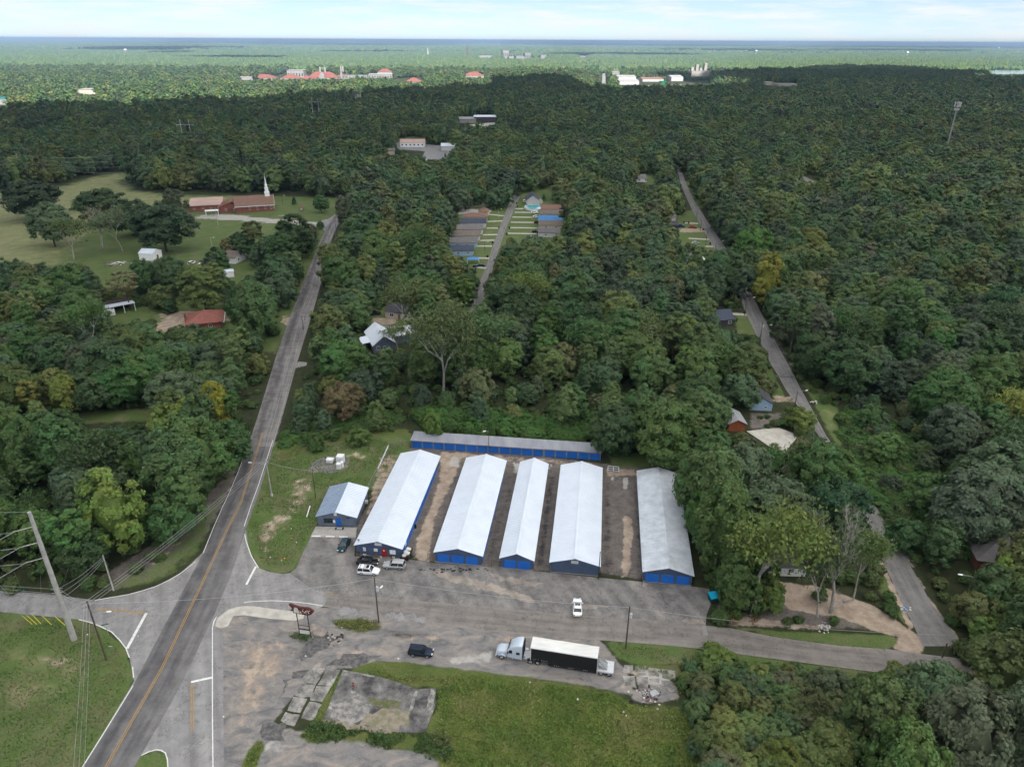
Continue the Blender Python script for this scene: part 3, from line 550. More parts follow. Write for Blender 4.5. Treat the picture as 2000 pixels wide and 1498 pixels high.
def sheet(name, px, mat, z, world=False, parent=None):
    P = np.array(px) if world else W2(px)
    bm = bmesh.new(); vs = [bm.verts.new((p[0], p[1], z)) for p in P]; f = bm.faces.new(vs)
    bmesh.ops.triangulate(bm, faces=[f]); bmesh.ops.recalc_face_normals(bm, faces=bm.faces)
    me = bpy.data.meshes.new(name); bm.to_mesh(me); bm.free()
    if me.polygons and me.polygons[0].normal.z < 0: me.flip_normals()
    me.materials.append(M[mat])
    at = me.attributes.new('lane', 'FLOAT_VECTOR', 'POINT')
    at.data.foreach_set('vector', np.array([[0.5 + 0 * p[0], 0.9 * p[0] + p[1] * 0.4, 0] for p in P], np.float32).ravel())
    o = link(name, me, parent)
    return o if parent else tag(o, kind='structure')
def by_row(tab, v): 
    r = np.array(sorted(tab)); return np.interp(v, r[:, 0], r[:, 1])
ML = [(1660, 60), (1498, 161), (1339, 260), (1200, 333), (1080, 396.8), (1028, 418), (960, 450), (900, 473.6), (872, 484), (809, 505), (756, 521), (700, 538), (636, 560), (548, 594), (496, 615), (450, 635), (425, 650), (392, 681), (384, 690)]
MR = [(1660, 170), (1491, 266), (1355, 345), (1193, 422), (1129, 449), (1042, 478), (1028, 481), (960, 507), (900, 525), (860, 537), (819, 550), (768, 564), (717, 578), (700, 583), (632, 604), (560, 626), (482, 640), (440, 660), (412, 672), (392, 688), (384, 696)]
def road_rows(rows): return [G(by_row(ML, v), v) for v in rows], [G(by_row(MR, v), v) for v in rows]
a, b = road_rows([1660, 1560, 1498, 1420, 1339, 1270, 1200, 1129, 1080, 1042, 1000, 960, 930, 900, 872])
main_road = strip('main_road', a, b, 'asphalt_dark', 0.045, 4, 8)
a, b = road_rows([872, 840, 809, 780, 756, 717, 700, 660, 632, 590, 548, 496, 460, 440, 425, 412, 400, 392, 384])
strip('main_road_beyond_junction', a, b, 'asphalt_far', 0.045, 4, 8)
# older pale paving around the junction
junction = sheet('junction_paving', [(-260, 1146), (0, 1153), (91, 1160), (186, 1172), (251, 1161), (305, 1145), (352, 1120), (396, 1079), (420, 1025), (480, 1030), (486, 1072), (498, 1098), (505, 1109), (528, 1117), (552, 1121), (566, 1119), (610, 1150), (646, 1160), (632, 1184), (596, 1197), (520, 1186), (478, 1182), (446, 1190), (428, 1206), (420, 1222), (436, 1240), (437, 1500), (437, 1660), (330, 1660), (329, 1498), (323, 1470), (305, 1464), (276, 1475), (240, 1520), (200, 1600), (120, 1660), (50, 1660), (161, 1498), (262, 1330), (253, 1284), (246, 1266), (218, 1235), (193, 1222), (154, 1210), (0, 1195), (-260, 1187)], 'asphalt_pale', 0.03)
# frontage street running right
SL = [(646, 1160), (760, 1168), (900, 1181), (1010, 1190), (1130, 1202), (1240, 1208), (1375, 1221), (1428, 1227), (1520, 1245), (1641, 1261), (1733, 1267), (1800, 1277), (1880, 1286), (1930, 1292)]
SR = [(632, 1184), (738, 1206), (835, 1218), (950, 1232), (1070, 1243), (1171, 1250), (1300, 1260), (1380, 1268), (1470, 1281), (1600, 1298), (1700, 1311), (1790, 1322), (1850, 1330), (1900, 1336)]
street = strip('frontage_street', W2(SL), W2(SR), 'asphalt_brown', 0.035, 5, 8)
lot = sheet('parking_lot', [(592, 1078), (616, 1031), (697, 1031), (692, 1086), (788, 1091), (850, 1100), (942, 1106), (978, 1109), (1041, 1115), (1075, 1118), (1170, 1128), (1255, 1136), (1351, 1145), (1385, 1150), (1392, 1170), (1380, 1200), (1378, 1222), (1240, 1209), (1130, 1203), (1010, 1191), (900, 1182), (760, 1169), (646, 1161), (610, 1151), (566, 1119), (578, 1109)], 'asphalt_lot', 0.025)
RL = [(1802, 1262), (1787, 1227), (1766, 1185), (1745, 1141), (1724, 1094), (1712, 1060), (1700, 1032), (1660, 955), (1600, 852), (1560, 796), (1534, 760), (1520, 734), (1508, 715), (1481, 662), (1457, 614), (1444, 576), (1417, 523), (1388, 475), (1367, 438), (1353, 413), (1340, 385), (1331, 364), (1320, 325), (1312, 300)]
RR = [(1880, 1262), (1849, 1219), (1818, 1177), (1790, 1126), (1769, 1089), (1750, 1055), (1732, 1026), (1690, 955), (1614, 852), (1583, 794), (1564, 760), (1551, 734), (1541, 715), (1512, 662), (1488, 614), (1469, 576), (1440, 523), (1411, 475), (1385, 438), (1369, 413), (1352, 385), (1342, 364), (1328, 325), (1319, 300)]
strip('right_hand_road', W2(RL), W2(RR), 'asphalt_grey', 0.05, 4, 6)
strip('estate_street', W2([(917, 610), (930, 570), (950, 519), (959, 492), (969, 465), (979, 437), (993, 402), (1002, 380)]), W2([(948, 610), (951, 570), (964, 519), (972, 492), (982, 465), (992, 437), (1008, 402), (1017, 380)]), 'asphalt_grey', 0.03, 4, 6)
sheet('side_drive', [(578, 712), (584, 706), (600, 708), (598, 714), (574, 720)], 'asphalt_pale', 0.02)
sheet('church_drive_mouth', [(616, 434), (640, 428), (662, 415), (650, 440), (634, 452), (628, 445)], 'asphalt_pale', 0.022)
sheet('yard_track', [(725, 636), (778, 636), (770, 648), (722, 648)], 'asphalt_pale', 0.02)
# painted markings: thin sheets that belong to their road
pm('road_white', (0.66, 0.66, 0.64), (0.40, 0.40, 0.39), 2.2, 0.8, lo=0.45, hi=0.75)
pm('road_yellow', (0.42, 0.25, 0.060), (0.27, 0.175, 0.07), 1.8, 0.8)
def ribbon(name, pts, w, mat, z, parent):
    pts = [np.array(p) for p in pts]; a, b = [], []
    for i, p in enumerate(pts):
        d = pts[min(i + 1, len(pts) - 1)] - pts[max(i - 1, 0)]; d = d / np.linalg.norm(d); n = np.array([-d[1], d[0]]) * w / 2
        a.append(p + n); b.append(p - n)
    return strip(name, a, b, mat, z, 1, 1, parent)
def pxs(l): return [G(u, v) for u, v in l]
CY = [(1660, 105), (1498, 207), (1305, 316), (1139, 395), (1032, 445), (978, 472), (860, 509), (845, 513)]
for off in (-0.16, 0.16):
    ribbon('centre_line', [G(by_row(CY, v), v) + np.array([off, -off * 0.35]) for v in (1660, 1560, 1498, 1400, 1305, 1220, 1139, 1080, 1032, 978, 920, 880, 845)], 0.13, 'road_yellow', 0.062, main_road)
ribbon('edge_line', pxs([(60, 1664), (100, 1598), (161, 1498), (210, 1420), (260, 1339)]), 0.16, 'road_white', 0.062, main_road)
ribbon('edge_line', pxs([(397, 1080), (418, 1028), (434, 992), (450, 958), (466, 920), (482, 877)]), 0.14, 'road_white', 0.062, main_road)
ribbon('edge_line', pxs([(477, 1028), (490, 988), (504, 950), (517, 910), (533, 860)]), 0.15, 'road_white', 0.062, main_road)
ribbon('edge_line', pxs([(186, 1172), (227, 1165), (251, 1161), (280, 1153), (305, 1145), (330, 1133), (352, 1120), (382, 1097)]), 0.18, 'road_white', 0.046, junction)
ribbon('edge_line', pxs([(154, 1210), (175, 1215), (193, 1222), (218, 1234), (234, 1250), (246, 1266), (253, 1284)]), 0.18, 'road_white', 0.046, junction)
ribbon('edge_line', pxs([(259, 1302), (261, 1323)]), 0.18, 'road_white', 0.046, junction)
ribbon('edge_line', pxs([(478, 1043), (481, 1058), (486, 1072), (491, 1086), (498, 1098), (505, 1109)]), 0.18, 'road_white', 0.046, junction)
ribbon('edge_line', pxs([(476, 1177), (488, 1175), (503, 1174), (530, 1173), (560, 1174), (600, 1178), (630, 1183)]), 0.16, 'road_white', 0.046, junction)
ribbon('edge_line', pxs([(423, 1205), (418, 1213), (415, 1226), (415, 1300), (415, 1400), (416, 1498), (416, 1660)]), 0.17, 'road_white', 0.046, junction)
ribbon('edge_line', pxs([(276, 1475), (290, 1468), (305, 1464), (315, 1465), (323, 1470), (327, 1482), (328, 1498), (328, 1660)]), 0.17, 'road_white', 0.046, junction)
ribbon('stop_bar', pxs([(286, 1197), (268, 1230), (248, 1267)]), 0.55, 'road_white', 0.050, junction)
ribbon('stop_bar', pxs([(500, 1106), (491, 1123), (481, 1142)]), 0.45, 'road_white', 0.050, junction)
ribbon('stop_bar', pxs([(373, 1332), (395, 1327), (414, 1323)]), 0.45, 'road_white', 0.050, junction)
for o in (0, 2.4): ribbon('centre_line', pxs([(190, 1188 + o * .6), (230, 1192 + o * .6), (285, 1197 + o * .6)]), 0.13, 'road_yellow', 0.050, junction)
for o in (-2.2, 2.2): ribbon('centre_line', pxs([(375.5 + o, 1337), (375.5 + o, 1385), (375.5 + o, 1429)]), 0.13, 'road_yellow', 0.050, junction)
for o in (-1.2, 1.4): ribbon('centre_line', pxs([(640, 1157.5 + o), (651, 1158.5 + o)]), 0.14, 'road_yellow', 0.052, street)
pm('asphalt_patch_dark', (0.062, 0.060, 0.060), (0.135, 0.128, 0.122), 1.4, 0.9, bump=0.2, lo=.40, hi=.60)
pm('asphalt_patch_pale', (0.25, 0.245, 0.24), (0.19, 0.185, 0.18), 1.4, 0.9)
sheet('paving_repair', [(1371, 1222), (1379, 1222), (1383, 1240), (1374, 1241)], 'asphalt_patch_pale', 0.047, parent=street)
sheet('crossing_seam', [(1514, 733.5), (1551, 736), (1552, 738.5), (1516, 736)], 'asphalt_patch_dark', 0.062, parent=street)
road_mat('worn_slab', (0.11, 0.106, 0.10), (0.32, 0.305, 0.28), [(0, 0.5), (1, 0.5)], 0.7, (0.38, 0.35, 0.31), 0.3, 2.2)
# concrete: traffic island, kerb of the right hand road, derelict slabs
def slab(name, px, z0, z1, mat, label=None, cat=None, kind='structure', parent=None):
    b = MB(); b.prism([tuple(G(u, v)) for u, v in px], z0, z1); o = b.build(name, mat, parent)
    return o if parent else tag(o, label, cat, None, kind)
ISL = [(420, 1224), (425, 1208), (445, 1192), (460, 1187), (477, 1184), (500, 1185), (520, 1188), (574, 1195), (594, 1200), (592, 1209), (574, 1213), (520, 1208), (477, 1202), (456, 1204), (445, 1224), (431, 1228)]
isl = slab('traffic_island', ISL, -0.05, 0.16, 'pale_concrete')
ci = np.mean(W2(ISL), 0)
road_mat('old_floor', (0.045, 0.044, 0.045), (0.185, 0.178, 0.168), [(0, 0.5), (1, 0.5)], 0.3, (0.36, 0.33, 0.29), 0.25, 2.2)
SLAB = [(670, 1309), (733, 1320), (775, 1333), (817, 1347), (852, 1345), (850, 1380), (830, 1432), (790, 1432), (700, 1422), (630, 1410)]
flo = slab('derelict_floor_slab', SLAB, -0.1, 0.22, 'old_floor')
P = W2(SLAB[:1] + SLAB[1:5])
def ragged(px, step, amp, seed):
    """outline in photograph pixels -> irregular outline on the ground"""
    g = np.random.default_rng(seed); P = W2(px); out = []
    for a, b in zip(P, np.roll(P, -1, 0)):
        n = max(1, int(np.linalg.norm(b - a) / step))
        for k in range(n): out.append(a + (b - a) * k / n + g.normal(0, amp, 2))
    return [tuple(p) for p in out]
def pieces(name, lst, mat, z1, seed):
    root = None
    for i, px in enumerate(lst):
        b = MB(); b.prism(ragged(px, 1.0, .10, seed + i), -0.1, z1 + .008 * (i % 4)); o = b.build(name if root is None else name + '_piece', mat, root)
        if root is None: root = tag(o, kind='structure')
    return root
pieces('concrete_strip', [[(612, 1302), (636, 1304), (618, 1336), (592, 1333), (602, 1320)], [(638, 1304), (665, 1307), (648, 1340), (620, 1337)], [(591, 1335), (617, 1338), (602, 1362), (576, 1358)], [(619, 1339), (647, 1342), (630, 1372), (604, 1367)], [(575, 1360), (601, 1364), (585, 1392), (560, 1388)], [(603, 1369), (629, 1374), (610, 1408), (588, 1402)], [(559, 1390), (584, 1394), (575, 1418), (548, 1410)]], 'worn_slab', 0.05, 300)
pieces('loading_slab', [[(1218, 1299), (1236, 1299), (1235, 1316), (1216, 1314)], [(1240, 1299), (1262, 1301), (1261, 1311), (1239, 1311)], [(1266, 1303), (1290, 1306), (1289, 1321), (1266, 1320)], [(1294, 1308), (1318, 1310), (1320, 1325), (1295, 1324)], [(1215, 1319), (1241, 1319), (1243, 1344), (1222, 1338)], [(1244, 1321), (1264, 1322), (1266, 1347), (1247, 1346)], [(1268, 1324), (1287, 1325), (1291, 1348), (1270, 1348)], [(1291, 1328), (1312, 1330), (1320, 1352), (1296, 1350)], [(1241, 1313), (1262, 1313), (1262, 1319), (1242, 1318)]], 'worn_slab', 0.03, 330)
def patch(name, px, mat, z, seed, parent, amp=.28): return sheet(name, ragged(px, .8, amp, seed), mat, z, True, parent)
pm('soil_tan', (0.24, 0.205, 0.165), (0.155, 0.145, 0.085), 0.9, 0.95, bump=0.3, lo=.42, hi=.58); pm('moss_green', (0.075, 0.092, 0.035), (0.14, 0.125, 0.075), 1.1, 0.95, lo=.42, hi=.58); pm('flaked_concrete', (0.28, 0.265, 0.245), (0.13, 0.125, 0.12), 0.9, 0.95, bump=0.3, lo=.42, hi=.58)
patch('flaked_patch', [(655, 1372), (690, 1366), (725, 1378), (718, 1402), (690, 1415), (645, 1405)], 'flaked_concrete', .224, 1, flo); patch('soil_patch', [(720, 1392), (760, 1384), (800, 1390), (795, 1420), (740, 1424), (705, 1416)], 'soil_tan', .226, 2, flo); patch('moss_patch', [(715, 1360), (745, 1368), (770, 1372), (760, 1384), (725, 1378)], 'moss_green', .228, 3, flo, .08); patch('moss_patch', [(760, 1368), (785, 1372), (780, 1385), (762, 1382)], 'moss_green', .229, 4, flo, .05)
patch('flaked_patch', [(812, 1350), (816, 1350), (806, 1385), (800, 1392), (800, 1384)], 'flaked_concrete', .230, 5, flo, .1); patch('flaked_patch', [(840, 1348), (850, 1347), (846, 1380), (838, 1398), (832, 1398)], 'flaked_concrete', .230, 6, flo, .15); patch('flaked_patch', [(672, 1310), (733, 1321), (732, 1324), (673, 1313)], 'flaked_concrete', .230, 7, flo, .06); patch('soil_patch', [(635, 1404), (690, 1418), (780, 1428), (780, 1434), (690, 1426), (630, 1412)], 'soil_tan', .232, 8, flo, .2)
slab('office_apron', [(617, 1028), (697, 1030), (695, 1049), (606, 1049)], -0.05, 0.06, 'concrete')
slab('yard_concrete', [(1458, 842), (1522, 836), (1560, 850), (1532, 885), (1500, 870)], -0.05, 0.05, 'pale_concrete')

road_mat('sand_film', (0.17, 0.150, 0.132), (0.33, 0.285, 0.24), [(0, 0.5), (1, 0.5)], 0, None, 0.3, 1.6)
for k, px in enumerate([[(840, 1106), (880, 1120), (960, 1140), (1040, 1168), (1060, 1178), (1000, 1166), (920, 1146), (860, 1128)], [(960, 1120), (1010, 1130), (1060, 1140), (1040, 1146), (980, 1136)], [(1330, 1210), (1350, 1206), (1372, 1210), (1376, 1221), (1352, 1219)], [(1256, 1138), (1268, 1139), (1266, 1152), (1258, 1148)], [(1110, 1176), (1150, 1182), (1190, 1186), (1150, 1190), (1105, 1184)]]): patch('sand_film', px, 'sand_film', 0.030, 40 + k, lot, .35)
for k, px in enumerate([[(640, 1190), (680, 1186), (740, 1194), (735, 1203), (660, 1200)], [(760, 1196), (840, 1206), (830, 1216), (750, 1208)]]): patch('paving_repair', px, 'asphalt_pale', 0.041, 50 + k, street, .3)
for k, px in enumerate([[(770, 1200), (850, 1206), (940, 1218), (1000, 1222), (990, 1228), (900, 1222), (790, 1210)], [(600, 1246), (640, 1238), (662, 1246), (640, 1262), (600, 1280), (585, 1288)], [(640, 1296), (675, 1276), (700, 1274), (742, 1282), (720, 1296), (690, 1304)], [(506, 1425), (520, 1412), (556, 1418), (552, 1446), (508, 1446)], [(574, 1312), (598, 1311), (594, 1324), (570, 1322)], [(556, 1328), (566, 1320), (560, 1346), (545, 1366)]]): patch('asphalt_remnant', px, 'asphalt_patch_dark', 0.012, 60 + k, None, .35)
# ------------------------------------------------------------------ building kit
def frame_window(parent, x, y, z, w, h, face, frame='white_paint', glass='window_glass', bars=1, name='window', label=None):
    """window on a wall; face = 'f' (looks to -y), 'b', 'r' (+x), 'l' (-x)"""
    def pt(a, b, d):      # a along wall, b up, d outwards
        return {'f': (x + a, y - d, z + b), 'b': (x - a, y + d, z + b), 'r': (x + d, y + a, z + b), 'l': (x - d, y - a, z + b)}[face]
    def bx(mb, a0, b0, d0, a1, b1, d1):
        p, q = pt(a0, b0, d0), pt(a1, b1, d1)
        mb.box(min(p[0], q[0]), min(p[1], q[1]), min(p[2], q[2]), max(p[0], q[0]), max(p[1], q[1]), max(p[2], q[2]))
    m = MB(); t = 0.09
    bx(m, -w / 2, 0, 0.004, -w / 2 + t, h, 0.07); bx(m, w / 2 - t, 0, 0.004, w / 2, h, 0.07)
    bx(m, -w / 2 + t, 0, 0.004, w / 2 - t, t, 0.07); bx(m, -w / 2 + t, h - t, 0.004, w / 2 - t, h, 0.07)
    for i in range(bars):
        c = -w / 2 + w * (i + 1) / (bars + 1); bx(m, c - 0.03, t, 0.006, c + 0.03, h - t, 0.06)
    f = m.build(name, frame, parent)
    g = MB(); bx(g, -w / 2 + t, t, 0.008, w / 2 - t, h - t, 0.03); g.build('pane', glass, f)
    if label: f['label'] = label
    return f
def gable_wall(mb, x0, x1, y0, y1, he, hr, axis='y', mi=0):
    if axis == 'y':
        c = (x0 + x1) / 2
        a = [(x0, y0, 0), (x1, y0, 0), (x1, y0, he), (c, y0, hr), (x0, y0, he)]; b = [(x, y1, z) for x, _, z in a]
    else:
        c = (y0 + y1) / 2
        a = [(x0, y1, 0), (x0, y0, 0), (x0, y0, he), (x0, c, hr), (x0, y1, he)]; b = [(x1, y, z) for _, y, z in a]
    mb.loft([a, b], mi)
def gable_roof(mb, x0, x1, y0, y1, he, hr, axis='y', ov=0.35, th=0.10, ribs=0.0, mi=0, lift=0.02):
    """two roof slopes with overhang; optional standing ribs"""
    if axis == 'x':
        m2 = MB(); gable_roof(m2, y0, y1, -x1, -x0, he, hr, 'y', ov, th, ribs, 0, lift)
        return mb.add([(-y, x, z) for x, y, z in m2.v], m2.f, mi)
    c = (x0 + x1) / 2; sl = (hr - he) / (c - x0)
    for sgn in (-1, 1):
        xe = x0 - ov if sgn < 0 else x1 + ov; ze = he - sl * ov + lift; zr = hr + lift
        P = [(xe, y0 - ov, ze), (c, y0 - ov, zr), (c, y1 + ov, zr), (xe, y1 + ov, ze)]
        mb.hexa(P + [(x, y, z + th) for x, y, z in P], mi)
        if ribs:
            n = int((y1 - y0 + 2 * ov) / ribs)
            for i in range(n + 1):
                y = y0 - ov + (y1 - y0 + 2 * ov) * i / n; w = 0.03
                Q = [(xe, y - w, ze + th), (c, y - w, zr + th), (c, y + w, zr + th), (xe, y + w, ze + th)]
                mb.hexa(Q + [(x, yy, z + 0.045) for x, yy, z in Q], mi)
def hip_roof(mb, x0, x1, y0, y1, he, hr, ov=0.5, mi=0):
    x0 -= ov; x1 += ov; y0 -= ov; y1 += ov; w, d = x1 - x0, y1 - y0
    if w >= d: a, b = (x0 + d / 2, (y0 + y1) / 2), (x1 - d / 2, (y0 + y1) / 2)
    else: a, b = ((x0 + x1) / 2, y0 + w / 2), ((x0 + x1) / 2, y1 - w / 2)
    V = [(x0, y0, he), (x1, y0, he), (x1, y1, he), (x0, y1, he), (a[0], a[1], hr), (b[0], b[1], hr), (x0, y0, he - .15), (x1, y0, he - .15), (x1, y1, he - .15), (x0, y1, he - .15)]
    F = [(0, 1, 5, 4), (1, 2, 5), (2, 3, 4, 5), (3, 0, 4)] if w >= d else [(0, 1, 4), (1, 2, 5, 4), (2, 3, 5), (3, 0, 4, 5)]
    mb.add(V, F + [(0, 6, 7, 1), (1, 7, 8, 2), (2, 8, 9, 3), (3, 9, 6, 0), (9, 8, 7, 6)], mi)
def frame2(fl, fr):
    a, b = G(*fl), G(*fr); return a, math.atan2(b[1] - a[1], b[0] - a[0]), vdist(a, b)
def house(name, label, fl, fr, depth, he, hr, wall, roof, kind='x', cat='house', group=None, wins=(), doors=(), w=None, ov=0.4, ribs=0, loc=None, ang=None):
    if loc is None:
        loc, a, ww = frame2(fl, fr); w = w or ww; ang = a if ang is None else ang
    o = empty(name, loc, ang, label, cat, group)
    m = MB()
    if kind in 'xy': gable_wall(m, 0, w, 0, depth, he, hr, kind)
    else: m.box(0, 0, 0, w, depth, he)
    m.build('wall', wall, o)
    m = MB()
    if kind in 'xy': gable_roof(m, 0, w, 0, depth, he, hr, kind, ov, 0.12, ribs)
    elif kind == 'h': hip_roof(m, 0, w, 0, depth, he, hr, ov)
    else:
        m.box(-ov, -ov, he, w + ov, depth + ov, he + 0.22); 
        m.box(-ov, -ov, he + 0.22, w + ov, -ov + .25, he + 0.45); m.box(-ov, depth + ov - .25, he + 0.22, w + ov, depth + ov, he + 0.45)
    m.build('roof', roof, o)
    for f, pos, z, ww, hh in wins:
        x, y = {'f': (pos, 0), 'b': (pos, depth), 'r': (w, pos), 'l': (0, pos)}[f]
        frame_window(o, x, y, z, ww, hh, f)
    for f, pos, ww, hh, mt in doors:
        x, y = {'f': (pos, 0), 'b': (pos, depth), 'r': (w, pos), 'l': (0, pos)}[f]
        d = MB()
        if f in 'fb': d.box(x - ww / 2, y - 0.05, 0.05, x + ww / 2, y + 0.05, hh)
        else: d.box(x - 0.05, y - ww / 2, 0.05, x + 0.05, y + ww / 2, hh)
        d.build('door', mt, o)
    return o

# ------------------------------------------------------------------ self storage sheds
def rollup_mesh(w, h, n=9):
    m = MB()
    for i in range(n):
        z0, z1 = h * i / n, h * (i + 1) / n
        m.add([(-w / 2, 0.0, z0), (w / 2, 0.0, z0), (w / 2, -0.035, z0 + 0.02), (-w / 2, -0.035, z0 + 0.02), (w / 2, -0.035, z1 - 0.04), (-w / 2, -0.035, z1 - 0.04), (w / 2, 0, z1), (-w / 2, 0, z1)], [(0, 1, 2, 3), (3, 2, 4, 5), (5, 4, 6, 7)])
    m.box(-0.09, -0.07, 0.55, 0.09, -0.036, 0.62)
    return m.mesh('roll_up_door', 'blue_door')
ROLL = rollup_mesh(2.5, 2.15); ROLL_S = rollup_mesh(2.55, 2.15)
YAW = R(-7.05)
def shed(label, fl, width, length, roof, fdoors, sides, he=2.75, hr=4.15, wall='blue_grey_wall'):
    o = empty('storage_shed', G(*fl), YAW, label, 'storage building', 'parallel storage sheds')
    m = MB(); gable_wall(m, 0, width, 0, length, he, hr); m.build('wall', wall, o)
    m = MB(); gable_roof(m, 0, width, 0, length, he, hr, 'y', 0.34, 0.07, 0.92); r = m.build('roof', roof, o)
    c = width / 2; m = MB()
    for s in (-1, 1): m.hexa([(c, -.36, hr + .09), (c + s * .3, -.36, hr + .05), (c + s * .3, length + .36, hr + .05), (c, length + .36, hr + .09)] + [(c, -.36, hr + .19), (c + s * .3, -.36, hr + .15), (c + s * .3, length + .36, hr + .15), (c, length + .36, hr + .19)])
    m.build('ridge_cap', roof, r)
    for x in fdoors:
        d = link('roll_up_door', ROLL, o); d.location = (x, -0.012, 0.03)
    for s in sides:
        n = int((length - 2) / 3.02)
        for i in range(n):
            d = link('roll_up_door', ROLL_S, o); y = 1.9 + i * 3.02
            d.location = (width + 0.012, y, 0.03) if s == 'r' else (-0.012, y, 0.03)
            d.rotation_euler = (0, 0, math.pi / 2 if s == 'r' else -math.pi / 2)
    m = MB(); m.box(-.06, -.06, -.05, width + .06, length + .06, 0.10); m.build('footing', 'concrete', o)
    return o
def wall_sign(parent, x, z, w, h, y=-0.06, stripes=2, mat='aged_white_paint', name='sign_board'):
    m = MB(); m.box(x - w / 2, y, z, x + w / 2, y + 0.05, z + h); s = m.build(name, mat, parent)
    if stripes:
        m = MB()
        for i in range(stripes): zz = z + h * (i + 0.75) / (stripes + 0.6); m.box(x - w * 0.42, y - 0.012, zz - h * 0.07, x + w * (0.42 - 0.1 * i), y - 0.004, zz + h * 0.07)
        m.build('worn_print', 'faded_print', s)
    return s
shA = shed('long white-roofed storage shed with a red door and posters in its gable', (696.9, 1082.8), 10.03, 37.1, 'white_metal_roof', [], ['r'])
shB = shed('white-roofed storage shed with three blue doors and black marks before its gable', (851, 1096.8), 9.95, 37.3, 'white_metal_roof', [1.75, 4.8, 7.85], ['r', 'l'])
shC = shed('narrow white-roofed storage shed with two blue doors in its gable', (978.3, 1108.2), 6.75, 37.2, 'white_metal_roof', [1.95, 4.85], ['r', 'l'])
shD = shed('white-roofed storage shed whose plain blue gable carries only a sign', (1075.2, 1116.6), 9.95, 37.1, 'white_metal_roof', [], ['r', 'l'])
shE = shed('storage shed with streaked white roof under the trees, three blue doors', (1255.8, 1135.2), 9.7, 37.3, 'stained_metal_roof', [1.8, 4.85, 7.9], ['l'])
wall_sign(shA, 5.0, 2.95, 1.5, 0.62); wall_sign(shD, 4.95, 2.75, 1.45, 0.7)
# red door, posters and window of the first shed
m = MB(); m.box(5.75, -0.05, 0.05, 6.65, -0.004, 2.1); dr = m.build('front_door', 'red_door', shA)
m = MB(); m.box(5.66, -0.045, 0.02, 5.745, -0.003, 2.2); m.box(6.655, -0.045, 0.02, 6.74, -0.003, 2.2); m.box(5.745, -0.045, 2.105, 6.655, -0.003, 2.2); m.build('door_frame', 'red_door', dr)
m = MB(); m.box(6.0, -0.062, 1.6, 6.3, -0.052, 1.9); m.build('door_notice', 'white_paint', dr)
wall_sign(shA, 8.05, 0.95, 1.25, 1.1, -0.05, 0, 'white_paint', 'notice_board'); wall_sign(shA, 4.35, 1.35, 0.8, 0.72, -0.05, 1, 'white_paint', 'poster')
wall_sign(shA, 1.85, 1.2, 0.62, 0.95, -0.05, 1, 'aged_white_paint', 'poster'); m = MB(); m.box(8.055 - .02, -0.066, 0.98, 8.055 + .02, -0.052, 2.02); m.build('board_divider', 'faded_print', shA)
m = MB(); m.box(10.045, 2.6, 1.0, 10.12, 3.6, 1.9); m.build('wall_poster', 'white_paint', shA)
m = MB(); m.tube((0.55, 0.4, 3.0), (0.55, 0.4, 3.75), 0.03); m.ball((0.62, 0.3, 3.75), 0.3, 0.12, 0.3); m.build('satellite_dish', 'galvanised_steel', shA)
# office
off = empty('office_building', G(622, 1026.3), R(-2.1), 'small blue-grey office with a blue door beside three white wheel stops', 'office')
m = MB(); gable_wall(m, 0, 8.85, 0, 11.4, 2.7, 4.0); m.build('wall', 'slate_block_wall', off)
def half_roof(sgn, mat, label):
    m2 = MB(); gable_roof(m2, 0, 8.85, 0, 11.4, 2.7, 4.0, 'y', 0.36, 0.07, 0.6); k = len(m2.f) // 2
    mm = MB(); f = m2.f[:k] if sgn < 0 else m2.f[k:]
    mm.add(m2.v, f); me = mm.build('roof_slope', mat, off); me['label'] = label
half_roof(-1, 'dim_reflection_roof', 'left roof slope of white sheet with its dim reflection painted blue-grey'); half_roof(1, 'white_metal_roof', 'right roof slope of white sheet')  # both slopes are one sheet; the left one's duller reflection is painted
m = MB(); m.box(4.38, -.4, 4.06, 4.48, 11.8, 4.14); m.build('ridge_cap', 'white_metal_roof', off)
frame_window(off, 2.45, 0, 0.85, 2.1, 1.25, 'f', 'matt_black', 'dark_glass', 2)
m = MB(); m.box(4.25, -0.05, 0.05, 5.3, -0.004, 2.15); d = m.build('front_door', 'blue_door', off)
m = MB(); m.box(4.14, -.045, 0.02, 4.245, -.003, 2.26); m.box(5.305, -.045, 0.02, 5.41, -.003, 2.26); m.box(4.245, -.045, 2.155, 5.305, -.003, 2.26); m.build('door_frame', 'blue_grey_wall', d)
wall_sign(off, 4.2, 2.95, 0.62, 0.72, -0.06, 1, 'white_paint'); wall_sign(off, 3.75, 0.95, 0.5, 0.7, -0.05, 1, 'white_paint', 'notice')
m = MB(); m.box(6.7, -0.12, 2.3, 7.5, -0.02, 2.42); m.build('wall_lamp', 'matt_black', off)
m = MB(); m.box(8.86, 8.2, 0.4, 9.5, 9.0, 1.1); m.build('air_conditioner', 'grey_siding', off)
m = MB(); m.box(-1.0, -.45, 0, 1.0, .45, 0.03); dm = m.build('door_mat', 'matt_black'); dm.location = (*G(663, 1032.5), 0.065); tag(dm, 'black rubber mat lying in front of the blue office door', 'door mat')
m = MB(); m.box(-.6, -.25, 0, .6, .25, 0.008); p_ = m.build('mat_print', 'faded_print', dm); p_.location.z = 0.032
